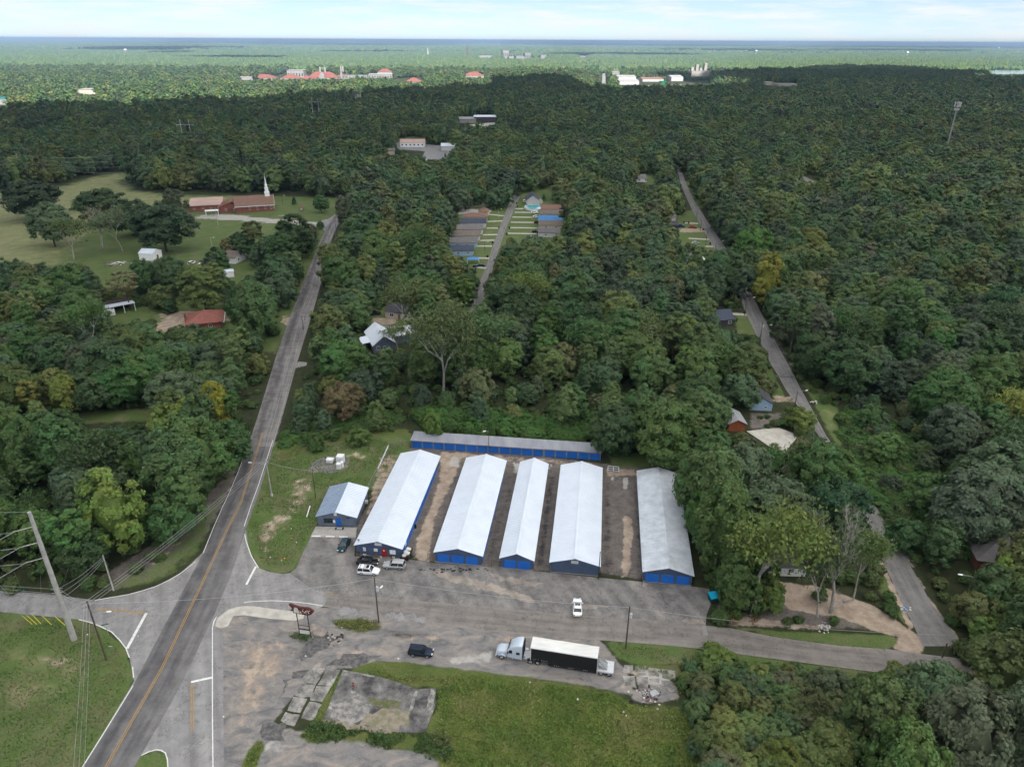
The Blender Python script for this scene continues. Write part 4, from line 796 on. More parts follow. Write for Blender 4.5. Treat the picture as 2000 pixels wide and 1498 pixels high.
for i, (u, lab) in enumerate([(618, 'white wheel stop at the left, farthest from the teal car'), (645, 'white wheel stop in the middle, below the office door mat'), (671, 'white wheel stop at the nose of the dark teal car')]):
    m = MB(); m.loft([[(x, -.13, 0), (x, .13, 0), (x, .09, .15), (x, -.09, .15)] for x in (-.95, .95)]); o = m.build('wheel_stop', 'white_paint'); o.location = (*G(u, 1047.5 + i * .7), 0.03); o.rotation_euler.z = R(-1)
    tag(o, lab, 'wheel stop', 'wheel stops before the office')
# back row of lock-ups
a, b = G(804, 874.4), G(1172.8, 899.6); RW = vdist(a, b); ra = math.atan2(b[1] - a[1], b[0] - a[0])
row = empty('lockup_row', a, ra, 'long grey row of seventeen blue lock-ups in front of the vine-covered trees', 'storage building')
m = MB(); m.box(0.08, 0.12, 0, RW - .08, 3.7, 2.2); m.build('wall', 'row_frame_grey', row)
pw = RW / 17
for i in range(17):
    d = link('roll_up_door', ROLL_S, row); d.location = (pw * (i + .5), 0.11, 0.03); d.scale = (1.04, 1, 1)
m = MB()
for i in range(18):
    w_ = 0.28 if i == 12 else 0.11; m.box(max(0, pw * i - w_), -0.02, 0, min(RW, pw * i + w_), 0.115, 2.25)
q_ = m.build('door_frame', 'row_frame_grey', row); q_['kind'] = 'stuff'
m = MB()
for x0, x1, y0 in ((-.15, pw * 12 - .02, -.25), (pw * 12 + .02, RW + .15, -.1)):
    P = [(x0, y0, 2.42), (x1, y0, 2.42), (x1, 4.3, 2.75), (x0, 4.3, 2.75)]; m.hexa(P + [(x, y, z + .06) for x, y, z in P])
    n = int((x1 - x0) / 0.6)
    for k in range(n + 1):
        x = x0 + (x1 - x0) * k / n; Q = [(x - .035, y0, 2.48), (x + .035, y0, 2.48), (x + .035, 4.3, 2.81), (x - .035, 4.3, 2.81)]; m.hexa(Q + [(q[0], q[1], q[2] + .06) for q in Q])
rr = m.build('roof', 'grey_ribbed_roof', row)
m = MB(); m.box(-.15, -.29, 2.24, RW + .15, -.255, 2.44); m.build('fascia', 'row_frame_grey', rr)

# ------------------------------------------------------------------ church
fl, fr = (462, 417), (536, 412.3); a, ang, w = frame2(fl, fr); dep = vdist(G(*fr), G(547.5, 402.5))
ch = empty('church', a, ang, 'red brick church with a white steeple at its right gable', 'church')
m = MB(); gable_wall(m, 0, w, 0, dep, 4.4, 9.0, 'x'); m.build('wall', 'brick', ch)
m = MB(); gable_roof(m, 0, w, 0, dep, 4.4, 9.0, 'x', 0.7, 0.2); rf = m.build('roof', 'brown_shingle', ch)
m = MB()
m.box(-.75, -.78, 3.75, w + .75, -.72, 4.12)
c = dep / 2; e = 9.0 - (9.0 - 4.4) / c * (c + .7)
for s in (-1, 1):
    y = c + s * (c + .7); P = [(w + .71, y, e - .1), (w + .71, c, 8.92), (w + .78, c, 8.92), (w + .78, y, e - .1)]; m.hexa(P + [(x, yy, z + .5) for x, yy, z in P])
m.build('white_trim', 'white_paint', ch)
for f in (0.36, 0.56, 0.77, 0.93): frame_window(ch, w * f, 0, 1.5, 1.1, 1.9, 'f')
frame_window(ch, w, dep * .2, 1.4, 1.0, 2.0, 'r'); 
m = MB(); m.box(w + .01, dep * .36, 0.2, w + .35, dep * .64, 4.6); pt = m.build('portal', 'white_paint', ch)
m = MB(); m.box(w + .36, dep * .43, 0.2, w + .42, dep * .57, 2.9); m.build('door', 'cream_stucco', pt)
st = empty('steeple', (w * .87, dep / 2, 0)); st.parent = ch
m = MB(); m.box(-1.5, -1.5, 8.2, 1.5, 1.5, 10.6); m.box(-1.7, -1.7, 10.6, 1.7, 1.7, 10.85); m.build('base', 'white_paint', st)
m = MB(); m.loft([[(r_ * math.cos(k * math.pi / 4 + .39), r_ * math.sin(k * math.pi / 4 + .39), z) for k in range(8)] for r_, z in ((1.25, 10.85), (1.2, 13.2), (1.4, 13.3), (1.4, 13.5), (0.95, 13.6), (0.85, 15.2), (1.0, 15.3), (0.62, 15.5), (0.05, 21.5))]); m.build('spire', 'white_paint', st)
m = MB(); m.tube((0, 0, 21.4), (0, 0, 22.4), .06); m.box(-.3, -.05, 21.95, .3, .05, 22.05); m.build('finial', 'white_paint', st)
# porch wing and flat-roofed annex
a2, an2, w2 = frame2((427, 416.5), (463, 419)); an2 = ang - R(4)
m = MB(); wi = empty('church_wing', a2, an2, 'brick side wing of the church with white columned porch', 'church wing')
m = MB(); gable_wall(m, 0, w2, 0, 14, 3.4, 6.2, 'y'); m.build('wall', 'brick', wi)
m = MB(); gable_roof(m, 0, w2 + 4.2, 0, 14, 3.2, 6.6, 'y', .6, .2); m.build('roof', 'brown_shingle', wi)
for y in (0, 2.6, 5.2, 7.8): 
    m = MB(); m.box(w2 + 3.6, y, 0, w2 + 3.95, y + .35, 3.1); m.build('column', 'white_paint', wi)
m = MB(); m.box(w2 + .1, -.66, 2.75, w2 + 4.4, -.60, 3.1); m.build('porch_beam', 'white_paint', wi)
frame_window(wi, w2 * .35, 0, 1.0, 1.1, 1.4, 'f'); frame_window(wi, w2 * .72, 0, 1.0, 1.1, 1.4, 'f')
an = house('church_annex', 'long brick annex under a flat pink roof behind the church porch', (371, 415), (428, 416.5), 26, 3.6, 3.6, 'brick', 'pink_membrane', 'f', 'church annex', wins=[('f', 3, 1.5, 1.6, .8), ('f', 8, 1.5, 1.6, .8), ('f', 13, 1.5, 1.6, .8)], ov=0.5, ang=ang)
cp = empty('canopy', G(415, 421), ang, 'small white flat canopy on posts before the church wing', 'canopy')
m = MB(); m.box(-4, -2, 3, 4, 2, 3.25); m.build('roof', 'white_paint', cp)
for x in (-3.6, 3.6):
    for y in (-1.7, 1.7): m = MB(); m.box(x - .1, y - .1, 0, x + .1, y + .1, 3); m.build('post', 'white_paint', cp)
o = empty('brick_sign', G(589, 412), R(20), 'little roofed brick notice stand on the church lawn', 'sign')
m = MB(); m.box(-1.2, -.4, 0, -.8, .4, 2.1); m.box(.8, -.4, 0, 1.2, .4, 2.1); m.build('pillar', 'brick', o)
m = MB(); gable_roof(m, -1.5, 1.5, -.7, .7, 2.1, 2.7, 'x', .2); m.build('roof', 'brown_shingle', o); m = MB(); m.box(-.78, -.05, .5, .78, .05, 1.9); m.build('board', 'white_paint', o)

# ------------------------------------------------------------------ houses on the left
hx = house('hip_roof_house', 'house with red-brown hipped roof and brick chimney on the sandy clearing', None, None, 12.5, 2.9, 5.9, 'brick', 'red_shingle', 'h', loc=G(368, 648), ang=R(18), w=12.0, wins=[('r', 3, 1, 1.1, 1.3), ('r', 6.2, 1, 1.1, 1.3), ('r', 9.5, 1, 1.1, 1.3), ('f', 3, 1, 1.4, 1.3), ('f', 8, 1, 1.4, 1.3)], ov=.7)
m = MB(); m.box(-1.15, 4.2, 0, -.35, 6.0, 3.6); m.box(-1.15, 4.6, 3.6, -.35, 5.6, 5.6); m.build('chimney', 'brick', hx)
m = MB(); m.box(12.9, 0, 2.2, 13.1, 12, 2.4); m.build('porch_rail', 'white_paint', hx)
house('white_shed', 'white metal shed with a brown door alone on the lawn', (273, 508.6), (301, 509.8), 7.5, 3.5, 5.0, 'white_paint', 'white_metal_roof', 'x', 'shed', doors=[('r', 3.6, 1.5, 2.2, 'brown_shingle')], ov=.2)
o = empty('carport', G(201, 619.5), R(38), 'open carport with white roof panel at the edge of the left woods', 'carport')
m = MB(); m.box(0, -.2, 0, 4.6, 5, 2.7); m.build('closet', 'white_paint', o)
m = MB(); P = [(-.4, -.5, 3.4), (12.5, -.5, 3.4), (12.5, 5.6, 2.75), (-.4, 5.6, 2.75)]; m.hexa(P + [(x, y, z + .15) for x, y, z in P]); m.build('roof', 'white_metal_roof', o)
for x in (8, 12): m = MB(); m.box(x, -.2, 0, x + .22, 0.02, 3.38); m.build('post', 'white_paint', o)
m = MB(); m.box(1, 6.2, 0, 11, 9.5, 2.4); P = [(0, 5.8, 2.4), (12, 5.8, 2.4), (12, 10, 2.9), (0, 10, 2.9)]; m.hexa(P + [(x, y, z + .15) for x, y, z in P]); m.build('back_lean_to', 'rusty_steel', o)
house('cottage', 'white cottage with brown roof half hidden by trees near the road', (437, 514), (460, 516), 9, 3, 5.4, 'white_paint', 'tan_shingle', 'x', wins=[('r', 3, 1, 1.2, 1.2), ('f', 3, 1, 1.2, 1.2)])
house('lean_to', 'white lean-to with flat roof below the brown-roofed cottage', (440, 543), (458, 541), 4, 2.4, 2.4, 'white_paint', 'white_metal_roof', 'f', 'shed', ov=.2)
# ------------------------------------------------------------------ houses in the middle
wh = house('white_roof_house', 'brick house with gleaming white metal roof among the central trees', (731, 690), (772, 684), 14, 3.1, 6.0, 'slate_block_wall', 'white_metal_roof', 'y', wins=[('f', 1.6, .9, 1.2, 1.5), ('f', 3.8, .9, 1.0, 1.3)], ov=.5, ribs=0.8)
m = MB(); gable_wall(m, 8.6, 16.5, 5.5, 13, 3.0, 3.2, 'x'); m.build('side_wing', 'slate_block_wall', wh)
m = MB(); P = [(8.5, 4.6, 3.45), (17.6, 4.6, 3.3), (17.6, 13.6, 3.3), (8.5, 13.6, 3.45)]; m.hexa(P + [(x, y, z + .14) for x, y, z in P]); m.build('wing_roof', 'white_metal_roof', wh)
m = MB(); P = [(-3.4, 3.5, 2.6), (-.4, 3.5, 2.9), (-.4, 10, 2.9), (-3.4, 10, 2.6)]; m.hexa(P + [(x, y, z + .12) for x, y, z in P]); m.build('porch_roof', 'white_metal_roof', wh)
for y in (3.9, 9.6): m = MB(); m.box(-3.2, y, 0, -3.0, y + .2, 2.6); m.build('post', 'white_paint', wh)
house('tan_house', 'low cream house with dark roof just behind the white-roofed house', (753, 621), (806, 627), 8, 2.9, 4.8, 'beige_siding', 'dark_shingle', 'x', wins=[('f', 2.8, .9, 1.8, 1.3), ('f', 9, .9, 1.4, 1.3)], doors=[('f', 6, 1, 2.1, 'brown_shingle')])
MHG, MHR = 'houses along the left of the estate street', 'houses along the right of the estate street'
EST = [((905.5, 433), (952, 433), 'brown_shingle', 'beige_siding', 'h', 'hipped brown-roofed estate house farthest up the left row'), ((901, 445), (949, 445), 'navy_shingle', 'grey_siding', 'x', 'estate house with slate-blue roof, second in the left row'), ((893, 458), (943, 458), 'grey_shingle', 'grey_siding', 'x', 'grey-roofed estate house, third down the left row'), ((886, 470), (937, 470), 'tan_shingle', 'grey_siding', 'x', 'estate house with tan-grey roof, fourth down the left row'), ((879, 484), (931, 484), 'grey_shingle', 'blue_siding', 'x', 'estate house with pale blue walls, fifth down the left row'), ((880, 500), (924, 500), 'navy_shingle', 'blue_siding', 'x', 'dark blue-roofed estate house nearest in the left row')]
for f1, f2, rf_, wl, kd, lab in EST:
    house('estate_house', lab, f1, f2, 7.5, 2.8, 4.6, wl, rf_, kd, group=MHG, wins=[('f', 4, 1, 1.2, 1.1), ('f', 9, 1, 1.2, 1.1), ('r', 2.2, 1, 1.2, 1.1)], doors=[('r', 5, 1, 2, 'white_paint')], ov=.4)
EST2 = [((1057, 417), (1099, 417), 'brown_shingle', 'grey_siding', 'brown-roofed estate house at the top of the right row'), ((1054.5, 427), (1100, 427), 'tan_shingle', 'beige_siding', 'tan-roofed estate house between the brown and blue roofs'), ((1052, 439), (1099, 439), 'blue_roof_metal', 'grey_siding', 'estate house with bright blue metal roof in the right row'), ((1053, 449), (1097, 449), 'tan_shingle', 'beige_siding', 'estate house with brown-grey roof just below the blue roof'), ((1052, 464), (1092, 464), 'grey_shingle', 'grey_siding', 'pale grey-roofed estate house nearest in the right row')]
for f1, f2, rf_, wl, lab in EST2:
    house('estate_house', lab, f1, f2, 7.5, 2.8, 4.6, wl, rf_, 'x', group=MHR, wins=[('f', 4, 1, 1.2, 1.1), ('f', 10, 1, 1.2, 1.1), ('l', 2.2, 1, 1.2, 1.1)], doors=[('l', 5, 1, 2, 'white_paint')], ov=.4)
house('end_house', 'pale house with navy gable roof closing the far end of the estate', (1028, 400), (1053, 400), 13, 3, 6, 'grey_siding', 'navy_shingle', 'y', wins=[('l', 3, 1, 1.2, 1.2), ('l', 8, 1, 1.2, 1.2)])
house('gazebo', 'small brown hipped pavilion behind the left estate row', (935, 422), (954, 422), 7, 2.6, 4.6, 'beige_siding', 'brown_shingle', 'h', 'pavilion')
a, ang_, w_ = frame2((896, 408), (959, 407))
fe = empty('board_fence', a, ang_, 'weathered board fence behind the paved yard of the estate', 'fence')
n = int(w_ / 0.3)
bd = MB().box(0.02, -.03, 0.05, .27, .03, 1.95).mesh('board', 'grey_wood')
for i in range(n): q = link('board', bd, fe); q.location.x = i * w_ / n; q.location.z = 0.06 * math.sin(i * 1.7)
for z in (.5, 1.5): m = MB(); m.box(0, .035, z, w_, .09, z + .1); m.build('rail', 'grey_wood', fe)
for (u0, v0, u1, v1) in [(952, 433, 981, 432), (950, 446, 976, 446), (944, 459, 971, 458.5), (938, 470, 966, 469.5), (931, 481, 961, 481), (930, 504, 955, 505), (928, 522, 950, 524), (1006, 408, 1036, 408), (1005, 415, 1037, 415.5), (1001, 424.5, 1046, 425), (998, 434.5, 1052, 435), (995, 445, 1053, 446), (992, 456, 1048, 457), (953, 419, 984, 422),
        (1336, 436, 1364, 437), (1345, 466, 1385, 468), (1350, 480, 1392, 482), (1405, 471, 1418, 471), (1421, 500.5, 1439, 502), (1425, 613, 1458, 615)]:
    P, Q = G(u0, v0), G(u1, v1); ribbon('driveway', [P, (P + Q) / 2, Q], 2.6, 'pale_concrete', 0.04, None)
# ------------------------------------------------------------------ houses on the right
house('navy_house', 'dark navy-roofed house beside a bright lawn on the right hand road', (1383, 640), (1432, 636), 9, 2.8, 5.2, 'dark_shingle', 'navy_shingle', 'x', wins=[('r', 3, 1, 1.2, 1.2), ('f', 4, 1, 1.4, 1.2), ('f', 9, 1, 1.4, 1.2)])
house('grey_cottage', 'grey-roofed cottage left of the white flat roof by the road', (1332, 513), (1350, 513), 9, 2.8, 4.6, 'blue_siding', 'grey_shingle', 'x')
house('white_annex', 'long low building with white flat roof beside the grey cottage', (1352, 519), (1377, 519), 8, 2.6, 2.6, 'white_paint', 'white_metal_roof', 'f', 'outbuilding', ov=.2)
house('small_grey_house', 'small grey house above the lawn with the parked red car', (1302, 433), (1320, 433), 9, 2.8, 4.8, 'grey_siding', 'grey_shingle', 'x')
house('dark_garage', 'dark low garage behind the blue car', (1310, 448), (1324, 448), 7, 2.6, 4, 'dark_shingle', 'dark_shingle', 'x', 'garage')
house('far_white_house', 'white house with grey roof beside a far green lawn', (1241, 356), (1262, 356), 10, 3, 5.2, 'white_paint', 'grey_shingle', 'x', wins=[('f', 3, 1, 1.4, 1.3), ('f', 8, 1, 1.4, 1.3)])
house('far_brown_house', 'brown-roofed house left of the upper right hand road', (1287, 378), (1309, 376), 10, 2.8, 4.8, 'beige_siding', 'tan_shingle', 'x')
house('roadside_stand', 'tiny white open stand on the right of the upper road', (1351, 362), (1359, 362), 5, 2.6, 3.4, 'white_paint', 'grey_shingle', 'x', 'stand')
house('blue_roof_cottage', 'dark roofed cottage glimpsed between right hand trees', (1415, 380), (1440, 379), 9, 2.8, 4.8, 'white_paint', 'navy_shingle', 'x')
house('white_cottage', 'white cottage corner showing right of the upper road', (1441, 363), (1451, 363), 8, 3, 4.5, 'white_paint', 'grey_shingle', 'x')
house('blue_house', 'pale blue house tucked under trees by the right hand road', (1464, 801), (1507, 803), 6.5, 2.6, 4.4, 'blue_siding', 'dark_shingle', 'y', wins=[('f', 4.5, .8, .9, .9)])
os_ = house('orange_shed', 'orange wooden shed with pale metal gable roof', (1421.5, 842), (1454, 842), 6.5, 2.5, 3.7, 'orange_wood', 'grey_flat_roof', 'y', 'shed', ov=.45, ribs=.5)
house('shaded_house', 'dark-roofed house with white porch under the dead trees', (1500, 1124), (1572, 1126), 8, 2.7, 4.7, 'white_paint', 'dark_shingle', 'x', ov=.5, doors=[('f', 2, .9, 2, 'brown_shingle')], wins=[('f', 4.5, .9, 1.2, 1.1)])
house('grey_roof_house', 'house whose big grey shingle roof rises from the right edge trees', (1905, 1112), (2030, 1130), 13, 2.8, 5.6, 'brick', 'grey_shingle', 'h', ov=.6)
# above-ground pools and tarp
def pool(label, u, v, r, mat):
    o = empty('pool', G(u, v), 0, label, 'pool'); m = MB(); m.tube((0, 0, 0), (0, 0, 1.2), r, n=20, caps=False); m.tube((0, 0, 0), (0, 0, 1.2), r - .1, n=20, caps=False); m.build('pool_wall', 'white_paint', o)
    m = MB(); m.tube((0, 0, .05), (0, 0, 1.05), r - .12, n=20); m.build('water', mat, o)
pool('round teal pool in the back yard of the end house', 1046, 408, 7.5, 'pool_teal')
def tarp(label, u, v, w, d, mat, z=2.4):
    o = empty('tarp_canopy', G(u, v), 0.1, label, 'canopy')
    m = MB(); nx_ = 6
    for i in range(nx_): 
        x0, x1 = -w / 2 + w * i / nx_, -w / 2 + w * (i + 1) / nx_; f = lambda x: z + .5 * math.cos(x / w * 2.6)
        P = [(x0, -d / 2, f(x0) - .2), (x1, -d / 2, f(x1) - .2), (x1, d / 2, f(x1)), (x0, d / 2, f(x0))]; m.hexa(P + [(x, y, zz + .05) for x, y, zz in P])
    m.build('cover', mat, o)
    for x in (-w / 2 + .1, w / 2 - .1):
        for y in (-d / 2 + .1, d / 2 - .1): m = MB(); m.tube((x, y, 0), (x, y, z), .06, n=5); m.build('post', 'white_paint', o)
tarp('bright blue domed tarp canopy in the middle of the woods', 1148, 618, 6.5, 4.5, 'tarp_blue')
tarp('blue tarp at the near end of the left estate row', 924, 514, 6, 4, 'tarp_blue', 2)
house('white_hut', 'little white hut just below the blue tarp canopy', (1148, 631), (1158, 631), 3, 2.4, 3, 'white_paint', 'white_metal_roof', 'x', 'hut', ov=.2)

# ------------------------------------------------------------------ distant buildings
def far(name, label, u0, u1, vb, dep, h, wall, roof, kind='f', hr=None, cat='building', group=None, nw=0, z0=0.0):
    d0 = G(u0, vb)[1]
    o = house(name, label, (u0, vb), (u1, vb), dep, h, hr or h, wall, roof, kind, cat, group, ov=.5)
    w_ = vdist(G(u0, vb), G(u1, vb))
    for i in range(nw): frame_window(o, w_ * (i + .5) / nw, 0, h * .35, w_ / nw * .45, h * .35, 'f', bars=0)
    return o
far('long_red_roof_hall', 'long hall with dull red roof in a clearing above the estate', 782, 829, 288, 16, 4.5, 'white_paint', 'pink_membrane', 'x', 7, nw=6)
far('white_metal_hall', 'white metal-roofed hall right of the red-roofed hall', 862, 893, 295, 14, 4.5, 'grey_siding', 'white_metal_roof', 'x', 6.5)
far('dark_warehouse', 'long dark open warehouse with white roof edge deep in the woods', 926, 969, 240, 26, 7, 'dark_shingle', 'white_metal_roof', 'f')
far('pale_depot', 'low pale depot left of the dark warehouse', 893, 930, 241, 30, 5, 'cream_stucco', 'grey_flat_roof', 'f')
far('roadside_shop', 'small tan shop at the edge of the red-roofed hall clearing', 740, 770, 303, 12, 4, 'beige_siding', 'tan_shingle', 'x', 5.5)
HG = 'red-roofed hospital buildings on the sunlit ridge'
HOSP = [(492, 538, 159, 16, 'h', 'leftmost low hospital block with wide red hip roof'), (548, 586, 159, 16, 'h', 'second hospital block with low red hip roof left of the white tower'), (584, 612, 161, 15, 'h', 'low front hospital wing with red roof below the white tower'), (600, 660, 158, 21, 'h', 'large central hospital block with twin white cupolas and red roof'), (656, 680, 155, 13, 'h', 'small red-roofed hospital wing right of the cupolas'), (792, 824, 166, 16, 'h', 'red-roofed block nearest at the right of the hospital')]
for u0, u1, vb, h, kd, lab in HOSP:
    d_ = far('hospital_block', lab, u0, u1, vb, 40, 7, 'cream_stucco', 'terracotta_roof', 'h', h, group=HG, nw=7)
    if 'cupolas' in lab:
        ww = vdist(G(u0, vb), G(u1, vb))
        for f in (.42, .58): m = MB(); m.box(ww * f - 2, 18, 18, ww * f + 2, 22, 28); m.loft([[(ww * f + 2.2 * s * a_, 20 + 2.2 * s * b_, z) for a_, b_ in ((-1, -1), (1, -1), (1, 1), (-1, 1))] for s, z in ((1, 28), (.1, 34))]); m.build('cupola', 'far_white', d_)
        m = MB(); gable_wall(m, ww * .42, ww * .58, -8, -.5, 14, 21, 'y'); m.build('portico', 'far_white', d_)
far('white_tower_block', 'tall white flat-topped hospital tower behind the red roofs', 562, 594, 156, 50, 23, 'far_white', 'far_white', nw=6)
far('clinic', 'long white clinic with small red hip roof right of the hospital', 720, 766, 155, 40, 12, 'far_white', 'grey_flat_roof', nw=9); far('clinic_roof_block', 'red hip-roofed upper block standing behind the white clinic', 738, 766, 152, 30, 15, 'cream_stucco', 'terracotta_roof', 'h', 23)
far('long_white_wing', 'low white wing between the hospital and the clinic', 668, 718, 155, 20, 9, 'far_white', 'grey_flat_roof', nw=8); far('left_white_wing', 'low white wing at the left end of the hospital', 466, 492, 157, 18, 8, 'far_white', 'grey_flat_roof')
far('red_roof_school', 'isolated building with red roof right of the hospital', 907, 946, 154, 40, 8, 'cream_stucco', 'terracotta_roof', 'h', 17)
TG = 'white town-centre buildings near the horizon'
for u0, u1, vb, h, dp, lab in [(935, 962, 116, 18, 60, 'low white town block left of the tan tower'), (982, 994, 116, 45, 40, 'tallest tan tower of the far town'), (994, 1008, 117, 16, 50, 'low white block right at the foot of the tan tower'), (1008, 1024, 119, 22, 60, 'white block between the two far towers'), (1025, 1037, 117, 34, 40, 'second white tower of the far town'), (1056, 1067, 117, 24, 40, 'small white cube alone right of the far towers'), (1099, 1108, 118, 10, 40, 'tiny white shed among trees right of the far towers'), (1130, 1146, 115, 14, 50, 'far white building above the straight sunlit road'), (806, 822, 113, 12, 50, 'pale low building left of the far radio mast'), (850, 868, 114, 14, 50, 'pale low building behind the far spire')]:
    far('town_building', lab, u0, u1, vb, dp, h, 'cream_stucco' if 'tan' in lab else 'far_white', 'grey_flat_roof', group=TG, nw=3 if h > 30 else 0)
for u0, u1, vb, h, lab in [(1117, 1128, 131, 9, 'short white warehouse at the left of the twin white warehouses'), (1133, 1166, 132, 10, 'long white warehouse left above the sunlit road'), (1196, 1212, 147, 9, 'small white warehouse right of the sunlit road'), (1207, 1242, 157, 8, 'upper long silver-roofed mill shed'), (1210, 1248, 166, 8, 'lower long grey-roofed mill shed with dark front'), (1311, 1334, 159, 10, 'white metal warehouse left of the cluttered mill'), (1255, 1296, 160, 6, 'low brown lumber shed right of the silver mill sheds')]:
    far('warehouse', lab, u0, u1, vb, 60, h, 'grey_siding' if 'mill' in lab else 'far_white', 'brown_shingle' if 'brown' in lab else 'far_white', 'x' if 'mill' in lab else 'f', h + 4, 'warehouse', 'warehouses beyond the dark woods')
ml = far('mill', 'pale cluttered mill with stepped towers left of the dark pines', 1350, 1386, 150, 70, 16, 'cream_stucco', 'cream_stucco'); wq = vdist(G(1350, 150), G(1386, 150))
for f, h in ((.1, 26), (.35, 34), (.55, 24), (.8, 38)): m = MB(); m.box(wq * f - 4, 10, 16.3, wq * f + 4, 24, h); m.build('tower', 'cream_stucco', ml)
far('green_shed', 'green-roofed hopper shed among the mill yards', 1291, 1299, 172, 20, 14, 'sign_green', 'sign_green')
for u0, u1, vb, h, lab in [(128, 158, 118, 9, 'long white building far out on the left plain'), (204, 250, 118, 8, 'pair of pale sheds far out on the left plain'), (150, 188, 185, 9, 'pale commercial building in the left woods'), (228, 274, 107, 8, 'low grey building in the left distance'), (-20, 22, 205, 9, 'teal-roofed building cut by the left edge'), (1904, 1930, 120, 12, 'white building on the far shore behind the lake'), (1490, 1512, 167, 7, 'pale sheds in the dark woods left of the lake'), (1520, 1560, 170, 6, 'second pale shed in the dark woods left of the lake'), (1390, 1402, 129, 14, 'reddish building beyond the mill')]:
    far('far_building', lab, u0, u1, vb, 40, h, 'beige_siding' if 'pale' in lab or 'reddish' in lab else 'far_white', 'pool_teal' if 'teal' in lab else ('terracotta_roof' if 'reddish' in lab else 'far_white'), group='scattered distant buildings')
# straight sunlit road to town, mill yard, lake
strip('town_road', W2([(1177, 205), (1176, 180), (1176, 160), (1177, 140)]), W2([(1188, 205), (1185, 180), (1183, 160), (1182, 140)]), 'asphalt_pale', 0.1, 2, 2)
sheet('mill_yard', [(1190, 172), (1290, 166), (1385, 164), (1390, 172), (1300, 180), (1200, 184)], 'soil_tan', 0.1)
sheet('hall_yard', [(770, 278), (850, 284), (900, 288), (900, 300), (850, 316), (820, 318), (830, 296), (775, 292)], 'asphalt_pale', 0.08)
sheet('warehouse_yard', [(900, 246), (975, 238), (972, 252), (930, 256)], 'pale_concrete', 0.08)
sheet('side_road', [(1558, 345), (1566, 342), (1592, 356), (1580, 358)], 'asphalt_grey', 0.06)
sheet('lake', [(1905, 139), (1960, 136.5), (2080, 136), (2300, 137), (2300, 148), (2080, 148), (1990, 146), (1935, 146)], 'lake_water', 0.3)
